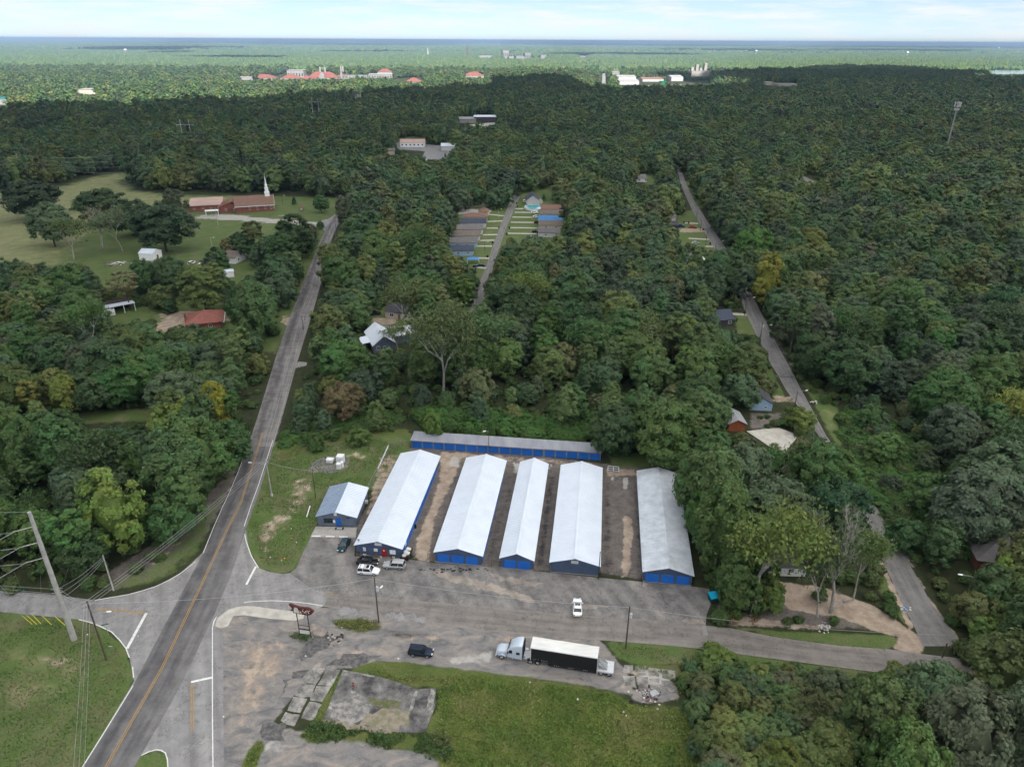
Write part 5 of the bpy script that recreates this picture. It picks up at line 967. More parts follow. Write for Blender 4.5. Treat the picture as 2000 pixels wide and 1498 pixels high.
# ------------------------------------------------------------------ vehicles
def car(name, label, u, v, ang, kind, paint, cat='car', group=None, L_=4.7, Wd=1.82, trim=None, sunroof=False, rack=False, lower=None, z=0.045, simple=False):
    """+x is forward; parts: body, glass, roof, pillars, wheels, lamps, mirrors"""
    x, y = G(u, v); o = empty(name, (x, y, z), ang, label, cat, group); h = L_ / 2
    P = {'sedan': dict(belt=.92, top=1.43, hood=.86, deck=.98, gb=(-.40, .22), gt=(-.245, .05), tail=.8),
         'suv': dict(belt=1.02, top=1.70, hood=1.02, deck=1.04, gb=(-.485, .21), gt=(-.43, .075), tail=.98),
         'pickup': dict(belt=1.08, top=1.82, hood=1.06, deck=1.08, gb=(-.12, .20), gt=(-.09, .09), tail=1.05)}[kind]
    g0, g1 = P['gb'][0] * L_, P['gb'][1] * L_; t0, t1 = P['gt'][0] * L_, P['gt'][1] * L_
    st = [(-h, .74, .42, P['tail'] - .10), (-h + .10, .88, .30, P['tail']), (-h + .5, .97, .24, P['deck']), (g0 + .05 if g0 > -h + .6 else -h + .7, 1.0, .22, P['belt']), (0, 1.0, .22, P['belt'] - .01), (g1 - .1, 1.0, .22, P['belt'] - .03), (g1 + .35, .985, .23, P['hood']), (h - .55, .95, .26, P['hood'] - .10), (h - .15, .86, .30, P['hood'] - .22), (h, .70, .38, P['hood'] - .33)]
    rings = []
    for xs_, f, zb, zt in st:
        w = Wd / 2 * f; m_ = zb + (zt - zb) * .55
        half = [(w * .80, zb), (w * .97, zb + .12), (w, m_), (w * .97, zt - .06), (w * .86, zt), (w * .35, zt + .035)]
        rings.append([(xs_, yy, zz) for yy, zz in half] + [(xs_, -yy, zz) for yy, zz in half[::-1]])
    m = MB(); m.loft(rings); b = m.build('body', paint, o, True)
    e = b.data; bm = bmesh.new(); bm.from_mesh(e); 
    for ed in bm.edges: ed.smooth = ed.calc_face_angle(0) < .6
    bm.to_mesh(e); bm.free()
    bw, tw = Wd / 2 * .92, Wd / 2 * .77; zb, zt = P['belt'] - .03, P['top'] - .06
    gl = [(g0, -bw, zb), (g1, -bw, zb), (g1, bw, zb), (g0, bw, zb), (t0, -tw, zt), (t1, -tw, zt), (t1, tw, zt), (t0, tw, zt)]
    m = MB(); m.hexa(gl); m.build('glass', 'dark_glass', o)
    m = MB(); cx = (t0 + t1) / 2; rn = []
    for xx, f, dz in ((t0 - .04, .96, 0), (t0 + .12, 1.0, .05), (cx, 1.02, .075), (t1 - .12, 1.0, .05), (t1 + .04, .96, 0)):
        rn.append([(xx, -tw * f - .02, zt), (xx, -tw * f * .8, zt + dz), (xx, 0, zt + dz + .02), (xx, tw * f * .8, zt + dz), (xx, tw * f + .02, zt)])
    m.loft(rn); rf = m.build('roof', paint, o, True)
    m = MB()
    def lerp(a_, b_, t): return tuple(a_[i] + (b_[i] - a_[i]) * t for i in range(3))
    for s in (0, 1):
        A = [(gl[0], gl[4]), (gl[1], gl[5])] if s == 0 else [(gl[3], gl[7]), (gl[2], gl[6])]
        for (p, q) in A + [(lerp(A[0][0], A[1][0], .42), lerp(A[0][1], A[1][1], .40))]:
            m.tube(lerp(p, q, -.03), lerp(p, q, 1.03), .055, .045, 5)
    m.build('pillars', paint if kind != 'sedan' or paint != 'car_white' else paint, o)
    if sunroof: m = MB(); m.box(t1 - .75, -tw * .7, zt + .072, t1 - .12, tw * .7, zt + .092); m.build('sunroof', 'dark_glass', rf)
    if rack:
        m = MB()
        for yy in (-tw * .92, tw * .92): m.tube((t0 + .1, yy, zt + .11), (t1 - .2, yy, zt + .11), .025, n=5, mi=0)
        for xx in (t0 + .35, (t0 + t1) / 2, t1 - .9): m.box(xx - .05, -tw * .92, zt + .085, xx + .05, tw * .92, zt + .12)
        m.build('roof_rack', 'matt_black' if rack == 1 else rack, rf)
    if trim: m = MB(); m.box(-h + .35, -Wd / 2 - .012, .32, h - .4, Wd / 2 + .012, .58); m.build('side_cladding', trim, o)
    wx = (-L_ * .29, L_ * .295); wr = .36 if kind != 'sedan' else .33
    if not simple:
        for xx in wx:
            for s in (-1, 1):
                m = MB(); yo = s * (Wd / 2 - .10); m.tube((xx, yo - .11 * s, wr), (xx, yo + .125 * s, wr), wr, n=14); t_ = m.build('wheel', 'black_rubber', o)
                m = MB(); m.tube((xx, yo + .126 * s, wr), (xx, yo + .135 * s, wr), wr * .64, n=12); m.build('rim', 'alloy', t_)
        for s in (-1, 1):
            zz = P['hood'] - .28; m = MB(); m.box(h - .20, s * Wd * .30 - .17, zz, h + .0, s * Wd * .30 + .17, zz + .15); m.build('headlight', 'clear_lamp', o)
            zz = P['tail'] - .26; m = MB(); m.box(-h - .01, s * Wd * .34 - .14, zz, -h + .14, s * Wd * .34 + .14, zz + .2); m.build('tail_light', 'red_lamp', o)
            m = MB(); m.box(g1 - .45, s * (Wd / 2 + .10) - .09, zb + .02, g1 - .27, s * (Wd / 2 + .10) + .09, zb + .18); m.build('mirror', paint, o)
        m = MB(); m.box(-h - .012, -.27, .62, -h + .05, .27, .74); m.build('number_plate', 'aged_white_paint', o)
        m = MB(); m.box(h - .06, -.5, .42, h + .01, .5, .58); m.build('grille', 'matt_black', o)
    else:
        for xx in wx: m = MB(); m.tube((xx, -Wd / 2 - .02, wr), (xx, Wd / 2 + .02, wr), wr, n=10); m.build('wheels', 'black_rubber', o)
    return o
car('sedan', 'black sedan parked along the wall before the red door', 718.5, 1101, R(-3), 'sedan', 'car_black', z=.04)
car('sport_utility', 'white SUV with sunroof and black roof bars parked at the pole top', 720.5, 1119, R(-6), 'suv', 'car_white', sunroof=True, rack=1, z=.04, L_=4.65)
car('sport_utility', 'silver boxy SUV with grey lower sides by the poster gable', 770.5, 1108, R(176), 'suv', 'silver_paint', trim='grey_cladding', rack='silver_paint', L_=4.6, z=.04)
car('sedan', 'dark teal sedan parked nose out beside the small office', 672.5, 1068, R(-101), 'sedan', 'car_teal', z=.04, L_=4.5)
car('sedan', 'white sedan seen from behind driving across the frontage street', 1127.5, 1190, R(86), 'sedan', 'car_white', sunroof=True, z=.05, L_=4.75)
car('sport_utility', 'dark navy SUV alone on the gravel left of the truck', 822.5, 1277, R(-7), 'suv', 'car_navy', z=.01, L_=4.55)
FARC = [('pickup', 'pickup_truck', 'black pickup parked above the sandy yard of the white-roofed house', 731, 615, 10, 'car_black', 5.4), ('sedan', 'car', 'white sedan upper on the drives of the right estate row', 1044, 417, 2, 'car_white', 4.8), ('sedan', 'car', 'white sedan lower, in front of the tan estate roof', 1048, 425, 2, 'car_white', 4.8),
        ('suv', 'sport_utility', 'white SUV among trees at the near end of the right estate row', 1040, 467, 5, 'car_white', 4.8), ('sedan', 'car', 'black long car parked at the near end of the left estate row', 938, 521, 180, 'car_black', 5.0), ('sedan', 'car', 'red car parked at the end of a drive near the right road', 1353, 446, 0, 'car_red', 4.6), ('suv', 'sport_utility', 'blue car parked left of the red car', 1330, 444, 0, 'car_blue', 4.7),
        ('sedan', 'car', 'pale silver car half under trees below the orange drive', 1359, 477, 5, 'silver_paint', 4.7), ('suv', 'sport_utility', 'dark car parked behind the flat wing of the white-roofed house', 828, 672, -5, 'car_black', 4.8), ('suv', 'sport_utility', 'white van at the left among trees beside the brown-roofed cottage', 375, 516, 80, 'car_white', 5.0),
        ('suv', 'sport_utility', 'white car right of the white van below the cottage tree', 393, 520, 100, 'car_white', 5.0), ('sedan', 'car', 'black car on the shady near end of the estate street', 931, 567, 80, 'car_black', 4.6), ('sedan', 'car', 'brown-red car beside the blue-roofed estate house', 1050, 436, 5, 'rust', 4.5), ('sedan', 'car', 'dark car under a small tree on the lowest right estate drive', 1046, 455, 5, 'car_navy', 4.5),
        ('suv', 'sport_utility', 'white car left of the navy-roofed end house', 1024, 395, 90, 'car_white', 4.8), ('pickup', 'pickup_truck', 'black pickup on the last drive of the left estate row', 927, 525, 85, 'car_navy', 5.2)]
for kd, nm, lab, u, v, an_, pt_, ll in FARC: car(nm, lab, u, v, R(an_), kd, pt_, 'pickup' if kd == 'pickup' else 'car', L_=ll, z=.03, simple=True)

# ------------------------------------------------------------------ truck and trailer (x runs backwards from the nose)
n0, n1 = G(980, 1287.5), G(1196, 1322.5); ta = math.atan2(n1[1] - n0[1], n1[0] - n0[0])
td = np.array([math.cos(ta), math.sin(ta)]); tn = np.array([-td[1], td[0]])
t0_ = n0 - td * 1.15 + tn * 1.22
tr = empty('truck_tractor', (*t0_, 0.01), ta, 'silver-blue sleeper tractor unit hitched to the black trailer', 'truck')
def wheel(parent, x, y, s, r=.51, w=.30, rim='chrome'):
    m = MB(); m.tube((x, y - w / 2 * s, r), (x, y + w / 2 * s, r), r, n=16); t = m.build('wheel', 'black_rubber', parent)
    m = MB(); m.tube((x, y + (w / 2 + .002) * s, r), (x, y + (w / 2 + .02) * s, r), r * .60, n=14); m.tube((x, y + (w / 2 + .021) * s, r), (x, y + (w / 2 + .08) * s, r), r * .2, n=8); m.build('rim', rim, t)
def ring(x, hw, zb, zt, rd=.16):
    h_ = [(hw * .96, zb), (hw, zb + .2), (hw, zt - rd * 1.4), (hw - rd * .5, zt - rd * .4), (hw - rd * 1.3, zt), (hw * .3, zt + .03)]
    return [(x, y, z) for y, z in h_] + [(x, -y, z) for y, z in h_[::-1]]
m = MB(); m.loft([ring(0.0, .62, .55, 1.25), ring(.12, .85, .50, 1.48), ring(.6, .98, .62, 1.72), ring(1.3, 1.0, .8, 1.86), ring(1.95, 1.02, .8, 1.98)]); hd = m.build('hood', 'truck_silver', tr, True)
for s in (-1, 1):
    m = MB(); rg = []
    for k in range(7):
        q = math.pi * (k / 6) ; rg.append([(1.15 - math.cos(q) * .72, s * .82, .5 + math.sin(q) * .62), (1.15 - math.cos(q) * .72, s * 1.2, .5 + math.sin(q) * .60), (1.15 - math.cos(q) * .60, s * 1.2, .5 + math.sin(q) * .48), (1.15 - math.cos(q) * .60, s * .82, .5 + math.sin(q) * .48)])
    m.loft(rg); m.build('front_fender', 'truck_silver', hd, True)
    m = MB(); m.box(.08, s * .78 - .14, .98, .24, s * .78 + .14, 1.2); m.build('headlight', 'clear_lamp', hd)
m = MB(); m.box(-.03, -.55, .62, .02, .55, 1.28); m.build('grille', 'chrome', hd); m = MB(); m.box(-.12, -1.18, .32, .22, 1.18, .60); m.build('bumper', 'chrome', tr)
m = MB(); m.loft([ring(1.97, 1.04, .75, 2.05), ring(2.05, 1.08, .62, 2.1), ring(2.55, 1.10, .6, 2.92), ring(3.0, 1.15, .6, 3.25), ring(3.45, 1.22, .6, 3.55), ring(4.1, 1.24, .6, 3.82), ring(4.82, 1.25, .6, 3.92)]); cb = m.build('cab', 'truck_silver', tr, True)
m = MB(); m.hexa([(2.06, -.95, 2.02), (2.06, .95, 2.02), (2.54, .86, 2.80), (2.54, -.86, 2.80), (2.02, -.95, 2.08), (2.02, .95, 2.08), (2.48, .86, 2.88), (2.48, -.86, 2.88)]); m.build('windscreen', 'dark_glass', cb)
for s in (-1, 1):
    y = s * 1.12; m = MB(); m.hexa([(2.25, y, 1.75), (3.02, y * 1.03, 1.75), (3.02, y * 1.03, 2.5), (2.55, y, 2.5), (2.25, y + .035 * s, 1.75), (3.02, y * 1.03 + .035 * s, 1.75), (3.02, y * 1.03 + .035 * s, 2.5), (2.55, y + .035 * s, 2.5)]); m.build('door_window', 'dark_glass', cb)
    m = MB(); m.box(3.75, s * 1.235 - .03, 1.75, 4.4, s * 1.235 + .03, 2.3); m.build('sleeper_window', 'dark_glass', cb)
    m = MB(); m.box(2.2, s * 1.42 - .10, 1.75, 2.32, s * 1.42 + .10, 2.45); m.build('mirror', 'matt_black', cb)
    m = MB(); m.box(2.1, s * 1.0 - .2, .35, 2.95, s * 1.0 + .22, .78); m.build('battery_step', 'chrome', tr)
    m = MB(); m.tube((3.2, s * .95, .66), (4.5, s * .95, .66), .31, n=14); m.build('fuel_tank', 'chrome', tr)
    m = MB(); m.box(5.0, s * 1.0 - .25, .42, 5.75, s * 1.0 + .25, 1.18); m.build('tool_box', 'chrome', tr)
    wheel(tr, 1.15, s * 1.04, s)
    for x in (6.35, 7.65): wheel(tr, x, s * .96, s, w=.56)
m = MB(); m.box(4.84, -.9, 1.0, 5.0, .9, 3.4); m.tube((4.95, -1.0, 1.0), (4.95, -1.0, 3.7), .09, n=8); m.tube((4.95, 1.0, 1.0), (4.95, 1.0, 3.7), .09, n=8); m.build('exhaust_stacks', 'matt_black', tr)
m = MB(); m.box(1.2, -.48, .62, 8.5, .48, .95); m.box(5.05, -.85, .96, 6.1, .85, 1.02); m.build('chassis', 'brushed_aluminium', tr)
tl = empty('semi_trailer', (*t0_, 0.01), ta, 'long black-sided trailer with white roof and open silver rear deck', 'trailer')
HW = 1.29
m = MB(); m.prism([(6.45, 1.22), (9.55, 1.22), (9.62, .38), (18.1, .38), (18.1, 3.98), (6.45, 3.98)], -HW, HW); P = [(x, z, y) for x, y, z in m.v]; m.v = P; m.build('body', 'matt_black', tl)
m = MB(); m.box(6.38, -HW - .02, 3.985, 18.14, HW + .02, 4.06)
for i in range(14): m.box(6.9 + i * .85, -HW, 4.061, 6.96 + i * .85, HW, 4.085)
m.build('roof', 'trailer_white', tl)
m = MB()
for s in (-1, 1): m.box(6.33, s * HW - .05, 1.15, 6.43, s * HW + .05, 4.05); m.box(18.11, s * HW - .05, .3, 18.23, s * HW + .05, 4.05)
m.box(6.30, -HW + .06, 1.3, 6.37, HW - .06, 4.0); m.box(6.43, -HW - .03, 3.86, 18.1, -HW - .005, 3.97); m.box(6.43, HW + .005, 3.86, 18.1, HW + .03, 3.97); m.build('end_frames', 'trailer_white', tl)
for grp, z in (((6.8, 7.2, 7.7, 8.3, 8.7, 9.2), 1.38), ((10.6, 10.95, 11.3), .62), ((13.2, 13.55, 13.9), .62), ((15.8, 16.1, 16.4), .62)):
    for x in grp: m = MB(); m.box(x, -HW - .02, z, x + .16, -HW - .003, z + .07); m.build('marker_strip', 'aged_white_paint', tl)
m = MB(); m.box(18.15, -HW, .95, 21.0, HW, 1.12); m.box(18.15, -HW - .02, .80, 21.0, -HW + .1, 1.13); m.box(18.15, HW - .1, .80, 21.0, HW + .02, 1.13); m.box(20.85, -HW, .45, 21.0, HW, .95); m.build('rear_deck', 'brushed_aluminium', tl)
for s in (-1, 1):
    m = MB(); m.tube((18.25, s * .55, 2.75), (19.85, s * .75, 1.15), .07, n=6); m.tube((18.25, s * .55, 1.15), (18.25, s * .55, 2.75), .05, n=6); m.build('ramp_arm', 'galvanised_steel', tl)
    for x in (18.85, 20.2): wheel(tl, x, s * .98, s, r=.44, w=.5)
m = MB(); m.hexa([(18.4, -.9, 1.2), (19.9, -.9, 1.14), (19.9, .9, 1.14), (18.4, .9, 1.2), (18.3, -.9, 2.0), (18.42, -.9, 2.0), (18.42, .9, 2.0), (18.3, .9, 2.0)]); m.build('folded_ramp', 'galvanised_steel', tl)
for s in (-1, 1): m = MB(); m.box(9.75, s * 1.0 - .08, .04, 9.95, s * 1.0 + .08, 1.2); m.build('landing_leg', 'galvanised_steel', tl)

# ------------------------------------------------------------------ poles, lamps and wires
TOPS = {}
def pole(key, label, ub, vb, vt, r0=.16, r1=.11, mat='pole_wood', cat='utility pole', name='utility_pole', group=None, arm=None, lamp=None, can=None, lamp_side=None, collar=None, h=None, cross2=None):
    x, y = G(ub, vb); h = h or hgt(ub, vb, vt); o = empty(name, (x, y, 0), 0, label, cat, group)
    m = MB(); m.tube((0, 0, 0), (0, 0, h), r0, r1, 10); m.build('pole', mat, o)
    if arm:
        dx, dy = math.cos(arm[0]) * arm[1] / 2, math.sin(arm[0]) * arm[1] / 2
        for zz in (h - .35,) + ((h - .35 - cross2,) if cross2 else ()):
            m = MB(); m.tube((-dx, -dy + .12, zz), (dx, dy + .12, zz), .06, n=4); a_ = m.build('cross_arm', 'grey_wood', o)
            for f in (-.92, -.3, .3, .92):
                m = MB(); m.tube((dx * f, dy * f + .12, zz + .06), (dx * f, dy * f + .12, zz + .24), .05, .03, 6); m.build('insulator', 'galvanised_steel', a_)
    if lamp:          # (height fraction, length, azimuth)
        fz, ln, az = lamp; dx, dy = math.cos(az) * ln, math.sin(az) * ln; z = h * fz
        m = MB(); m.tube((0, 0, z), (dx * .5, dy * .5, z + .28), .035, n=6); m.tube((dx * .5, dy * .5, z + .28), (dx, dy, z + .30), .035, n=6); a_ = m.build('lamp_arm', 'galvanised_steel', o)
        m = MB(); m.loft([[(dx + math.cos(az) * t + w * k * -math.sin(az), dy + math.sin(az) * t + w * k * math.cos(az), z + .30 + zz) for k, zz in ((-1, 0), (-.6, .13), (.6, .13), (1, 0), (.6, -.07), (-.6, -.07))] for t, w in ((-.1, .08), (.12, .18), (.55, .16), (.72, .06))]); m.build('lamp_head', 'white_paint', a_)
    if can:
        z = h * can; m = MB(); m.tube((.33, -.05, z), (.33, -.05, z + .95), .27, n=12); m.tube((.33, -.05, z + .95), (.33, -.05, z + 1.03), .22, .1, 12); m.tube((.22, -.1, z + 1.0), (.22, -.1, z + 1.25), .05, n=6); m.build('transformer', 'grey_siding', o)
    if collar: m = MB(); m.tube((0, 0, 0), (0, 0, .5), .35, .3, 10); m.build('collar', 'pole_concrete', o)
    TOPS[key] = (x, y, h); return o
bp = pole('big', 'very tall concrete transmission pole with three braced arms at the left edge', 145, 1248, 1000, .55, .30, 'pole_concrete', 'transmission pole', 'transmission_pole')
bx_, by_, bh = TOPS['big']
for f in (.895, .78, .665):
    m = MB(); m.tube((-.3, -.1, bh * f), (-2.6, -1.6, bh * f + .1), .10, .06, 8); m.build('insulator_arm', 'pole_concrete', bp)
for z in (.42, .39, .36, .33, .30):
    m = MB(); m.tube((-.9, -.2, bh * z), (.9, .2, bh * z), .06, n=5); m.build('wire_bracket', 'galvanised_steel', bp)
pole('corner', 'dark wooden pole with lamp arm on the grass corner beside the tall concrete pole', 208, 1289, 1174, .17, .12, arm=(R(30), 2.2), lamp=(.78, 2.6, R(8)), cross2=.9)
pole('stub', 'plain pale concrete pole at the foot of the left woods', 222, 1153, 1084, .17, .12, 'pole_concrete')
pole('lamp', 'street-lamp pole with white collar on the verge right of the main road', 531, 968, 896, .14, .10, 'pole_concrete', arm=(R(20), 2.4), lamp=(.86, 3.6, R(178)), collar=True)
pole('thin', 'thin dark pole left of the small office', 617, 972, 918, .08, .06)
pole('mid', 'wooden pole with transformer cans standing by the weedy patch on the street', 740, 1216, 1128, .15, .10, arm=(R(10), 2.0), can=.72, lamp=(.66, 1.3, R(60)))
pole('truck', 'wooden pole with one transformer behind the trailer', 1222, 1265, 1184, .16, .11, can=.74)
pole('black', 'slim black pole at the right corner of the plain-gabled shed', 1168.5, 1131, 1077, .10, .08, 'rusty_steel')
pole('rowpole', 'floodlight pole in front of the blue lock-up row', 955, 886.5, 838, .09, .07, 'pole_wood', lamp=(.90, .9, R(200)))
pole('rowend', 'pole with small lamp at the right end of the lock-up row', 1176, 897, 859, .10, .08, lamp=(.93, .5, R(250)))
pole('right1', 'streetlight pole right of the shaded junction by the right-hand trees', 1879, 1192, 1151, .13, .09, 'pole_wood', 'street light', 'street_light', lamp=(.97, 2.2, R(170)), h=8.5)
pole('right2', 'short dark pole before the trees at the far right road end', 1840, 1284, 1256, .14, .11)
pole('right3', 'leaning wooden pole half swallowed by vines on the right', 1770, 1012, 985, .14, .10, arm=(0.2, 1.8))
pole('road1', 'wooden lamp pole by the pale drive of the blue house', 1551.5, 797, 764, .13, .09, lamp=(.95, 2.6, R(10)))
pole('road2', 'wooden lamp pole with transformer beside the navy house', 1483, 672, 627, .14, .09, lamp=(.80, 2.8, R(0)), can=.72)
pole('road3', 'lamp pole at the upper corner of the navy house lawn', 1454, 616, 581, .14, .09, lamp=(.95, 2.6, R(5)))
RP = 'poles along the upper right road'
pole('road4', 'pole of the upper right road just above the yellow-green roadside tree', 1396, 496, 474, .14, .09, group=RP, arm=(0.1, 1.8)); pole('road5', 'pole of the upper right road below the parked pale car', 1378, 481, 447, .14, .09, group=RP); pole('road6', 'pole of the upper right road beside the orange drive', 1368, 452, 427, .14, .09, group=RP); pole('road7', 'pole of the upper right road nearest its bend above the lawns', 1360, 431, 409, .14, .09, group=RP); pole('road8', 'pole of the upper right road farthest up before the forest', 1325, 351, 336, .14, .09, group=RP)
pole('main1', 'wooden pole right of the main road before the sandy drive', 593, 645, 617, .14, .10, arm=(R(5), 2.2), can=.7, cross2=.9)
pole('main2', 'wooden pole right of the main road opposite the lone pine', 631, 524, 500, .14, .10, arm=(R(5), 2.2)); pole('main3', 'wooden pole right of the main road opposite the church drive', 658, 464, 428, .14, .10)
pole('church1', 'lamp pole on the lawn before the church porch', 426, 440, 403, .12, .08, 'pole_concrete'); pole('church2', 'lamp pole right of the church gable', 553, 401, 382, .12, .08, lamp=(.95, 1.2, R(0)))
pole('lawn', 'white lamp pole on the lawn below the church', 415, 486, 464, .11, .08, 'pole_concrete', lamp=(.93, 1.2, R(10))); pole('pineyard', 'lamp pole in the yard of the red-roofed house', 327, 578, 560, .11, .08, 'pole_concrete', lamp=(.96, 1.0, R(190)))
pole('estate1', 'thin pole on the estate lawn left of the street', 947, 491, 473, .10, .08, lamp=(.95, 1.4, R(20))); pole('estate2', 'pale lamp pole beside the upper estate drive', 974, 427, 409, .10, .08, 'pole_concrete', lamp=(.95, 1.5, R(30))); pole('meadow', 'transmission pole at the dry field edge above the oak', 46, 352, 336, .28, .2, 'pole_concrete', 'transmission pole', 'transmission_pole', h=20)
def hframe(key, label, u, v, vt, wd, group='steel H frames in the dark forest'):
    x, y = G(u, v, 12); h = 30; o = empty('power_pylon', (x, y, 0), R(8), label, 'transmission pole', group)
    for s in (-1, 1): m = MB(); m.tube((s * wd / 2, 0, 0), (s * wd / 2, 0, h), .38, .28, 8); m.build('post', 'pole_concrete', o)
    m = MB(); m.tube((-wd * 1.0, 0, h * .84), (wd * 1.0, 0, h * .84), .22, n=5); m.build('cross_beam', 'pole_concrete', o)
    for s in (-.95, 0, .95): m = MB(); m.tube((s * wd, 0, h * .77), (s * wd, 0, h * .84), .15, n=5); m.build('insulator', 'pole_concrete', o)
    TOPS[key] = (x, y, h * .8)
hframe('h1', 'pale H-shaped transmission frame nearest in the dark left forest', 366, 272, 253, 8); hframe('h2', 'pale H-shaped transmission frame in mid forest left of the clearings', 617, 220, 200, 8); hframe('h3', 'pale transmission frame farthest up the forest line', 700, 196, 182, 9); hframe('h4', 'twin far transmission posts against the blue horizon', 647, 101, 88, 26)
# cell tower
x, y = G(1851, 282, 8); ct = empty('cell_tower', (x, y, 0), R(20), 'tall grey cell tower with three antenna sectors above the right forest', 'cell tower')
m = MB(); m.tube((0, 0, 0), (0, 0, 48), .8, .45, 10); m.build('mast', 'galvanised_steel', ct)
for z in (44, 46.5, 40.5):
    for k in range(3):
        q = k * 2.094 + z; c_, s_ = math.cos(q), math.sin(q); rr_ = 2.6 if z > 42 else 1.5
        m = MB(); m.tube((0, 0, z), (c_ * rr_, s_ * rr_, z), .12, n=4)
        for e_ in (-1.3, 0, 1.3): m.box(c_ * rr_ - s_ * e_ - .22, s_ * rr_ + c_ * e_ - .22, z - 1.0, c_ * rr_ - s_ * e_ + .22, s_ * rr_ + c_ * e_ + .22, z + 1.1)
        m.build('antenna_sector', 'grey_siding', ct)
for lab, u, v, h in [('bulbous white water tower on the far right horizon', 1950, 97, 40), ('small white water tower above the far town road', 1476, 106, 38), ('pale water tower right of the dark cloud shadow', 1771, 109, 36), ('slim pale tower in the far left distance', 246, 103, 32)]:
    o = empty('water_tower', (*G(u, v + 1.5, 14), 0), 0, lab, 'water tower'); m = MB(); m.tube((0, 0, 0), (0, 0, h - 6), 2.2, 1.8, 8); m.build('stem', 'white_paint', o); m = MB(); m.ball((0, 0, h), 9, 9, 7, 0, 12, 8); m.build('tank', 'white_paint', o, True)
for lab, u, v, h in [('red and white lattice radio mast left of the far town', 913, 116, 75), ('slim white church spire in the far town', 836, 113, 55)]:
    o = empty('radio_mast', (*G(u, v), 0), 0, lab, 'mast'); m = MB(); m.tube((0, 0, 0), (0, 0, h), 5, 1.2, 4); m.build('mast', 'terracotta_roof' if 'red' in lab else 'white_paint', o)

NW = [0]
def wire(p, q, sag, label, group, r=.026, n=12):
    p, q = np.array(p, float), np.array(q, float); m = MB(); rings = []
    d = (q - p)[:2]; d /= max(np.linalg.norm(d), 1e-6); nn = np.array([-d[1], d[0]])
    for k in range(n + 1):
        t = k / n; c = p + (q - p) * t; c[2] -= sag * 4 * t * (1 - t)
        rings.append([(c[0] + nn[0] * r * a_, c[1] + nn[1] * r * a_, c[2] + r * b_) for a_, b_ in ((1, -.6), (0, 1), (-1, -.6))])
    m.loft(rings); o = m.build('power_line', 'wire_metal'); tag(o, label, 'wire', group)
def off(k, dx, dy, dz): t = TOPS[k]; return (t[0] + dx, t[1] + dy, t[2] + dz)
gz = lambda f: (bx_ - 2.6, by_ - 1.6, bh * f)
g1 = 'conductors on the tall concrete pole'
for i, f in enumerate((.895, .78, .665)):
    wire(gz(f), (bx_ - 62, by_ - 6 + i, bh * f + 2), 2.0, 'bright conductor running left from the %s arm of the tall concrete pole' % ('top', 'middle', 'lowest')[i], g1, .03)
    wire(gz(f), (bx_ - 48, by_ - 58, bh * f - 1), 2.4, 'bright conductor running towards the bottom left from the %s pole arm' % ('top', 'middle', 'lowest')[i], 'conductors leaving towards the bottom left', .03)
wire((bx_, by_, bh), (bx_ - 62, by_ + 2, bh + 3), 1.5, 'thin shield wire running left from the top of the tall pole', None)
for i in range(3):
    f = (.42, .38, .34)[i]
    wire((bx_ + .5, by_, bh * f), off('corner', -.4 + .4 * i, 0, -.2 - .3 * i), .5, '%s wire from the tall concrete pole to the dark corner pole' % ('upper', 'middle', 'lower')[i], 'wires between the two left poles')
    wire((bx_ + .3, by_ + .2, bh * f), off('stub', 0, 0, -.3 - .4 * i), .6, '%s wire from the tall concrete pole to the pale stub pole' % ('upper', 'middle', 'lower')[i], 'wires to the pale stub pole')
    wire((bx_ - .6, by_, bh * f), (bx_ - 60, by_ + 10, 10 + i), 1.0, 'low wire running left from the tall concrete pole, %s of three' % ('lowest', 'middle', 'highest')[i], 'low wires running left')
    wire(off('corner', -.5 + .5 * i, 0, -.2), (-52.5 + .9 * i, 48, 8.5), .9, '%s of three wires dropping from the dark corner pole to the bottom edge' % ('left', 'middle', 'right')[i], 'wires over the bottom left grass')
    wire(off('corner', -.3 + .4 * i, 0, -.1 - .3 * i), off('lamp', -.4 + .5 * i, 0, -.1 - .2 * i), .9, '%s wire over the main road from the corner pole to the lamp pole' % ('upper', 'middle', 'lower')[i], 'wires crossing the main road')
wire(off('lamp', 0, 0, -.8), off('thin', 0, 0, -.1), .5, 'service wire from the street-lamp pole to the thin dark pole', None)
wire(off('corner', 0, 0, -.5), off('mid', 0, 0, -.2), 1.3, 'single wire across the junction to the pole with transformer cans', None); wire(off('mid', 0, 0, -.3), off('truck', 0, 0, -.2), .9, 'wire along the street between the two transformer poles', None)
wire(off('truck', 0, 0, -.2), off('right2', 0, 0, 2), 1.2, 'wire along the street from the trailer pole to the far right', None)
for k0, k1 in (('lamp', 'main1'), ('main1', 'main2'), ('main2', 'main3')):
    for s in (-.8, .8): wire(off(k0, s, 0, -.2), off(k1, s, 0, -.2), 1.0, '%s main road wire %s' % ('left' if s < 0 else 'right', dict(lamp='from the white-collared lamp pole to the next pole up', main1='between the sandy drive and the lone pine', main2='on the stretch before the church drive')[k0]), 'wires along the main road')
for k0, k1 in (('road1', 'road2'), ('road2', 'road3'), ('road3', 'road4'), ('road4', 'road5'), ('road5', 'road6'), ('road6', 'road7')): wire(off(k0, 0, 0, -.2), off(k1, 0, 0, -.2), .6, dict(road1='right road wire from the blue house drive to the navy house', road2='right road wire passing the navy house lawn', road3='right road wire from the navy lawn up past the golden tree', road4='right road wire just above the yellow-green roadside tree', road5='right road wire below the orange drive', road6='right road wire topmost, by the red car')[k0], 'wires along the right hand road')
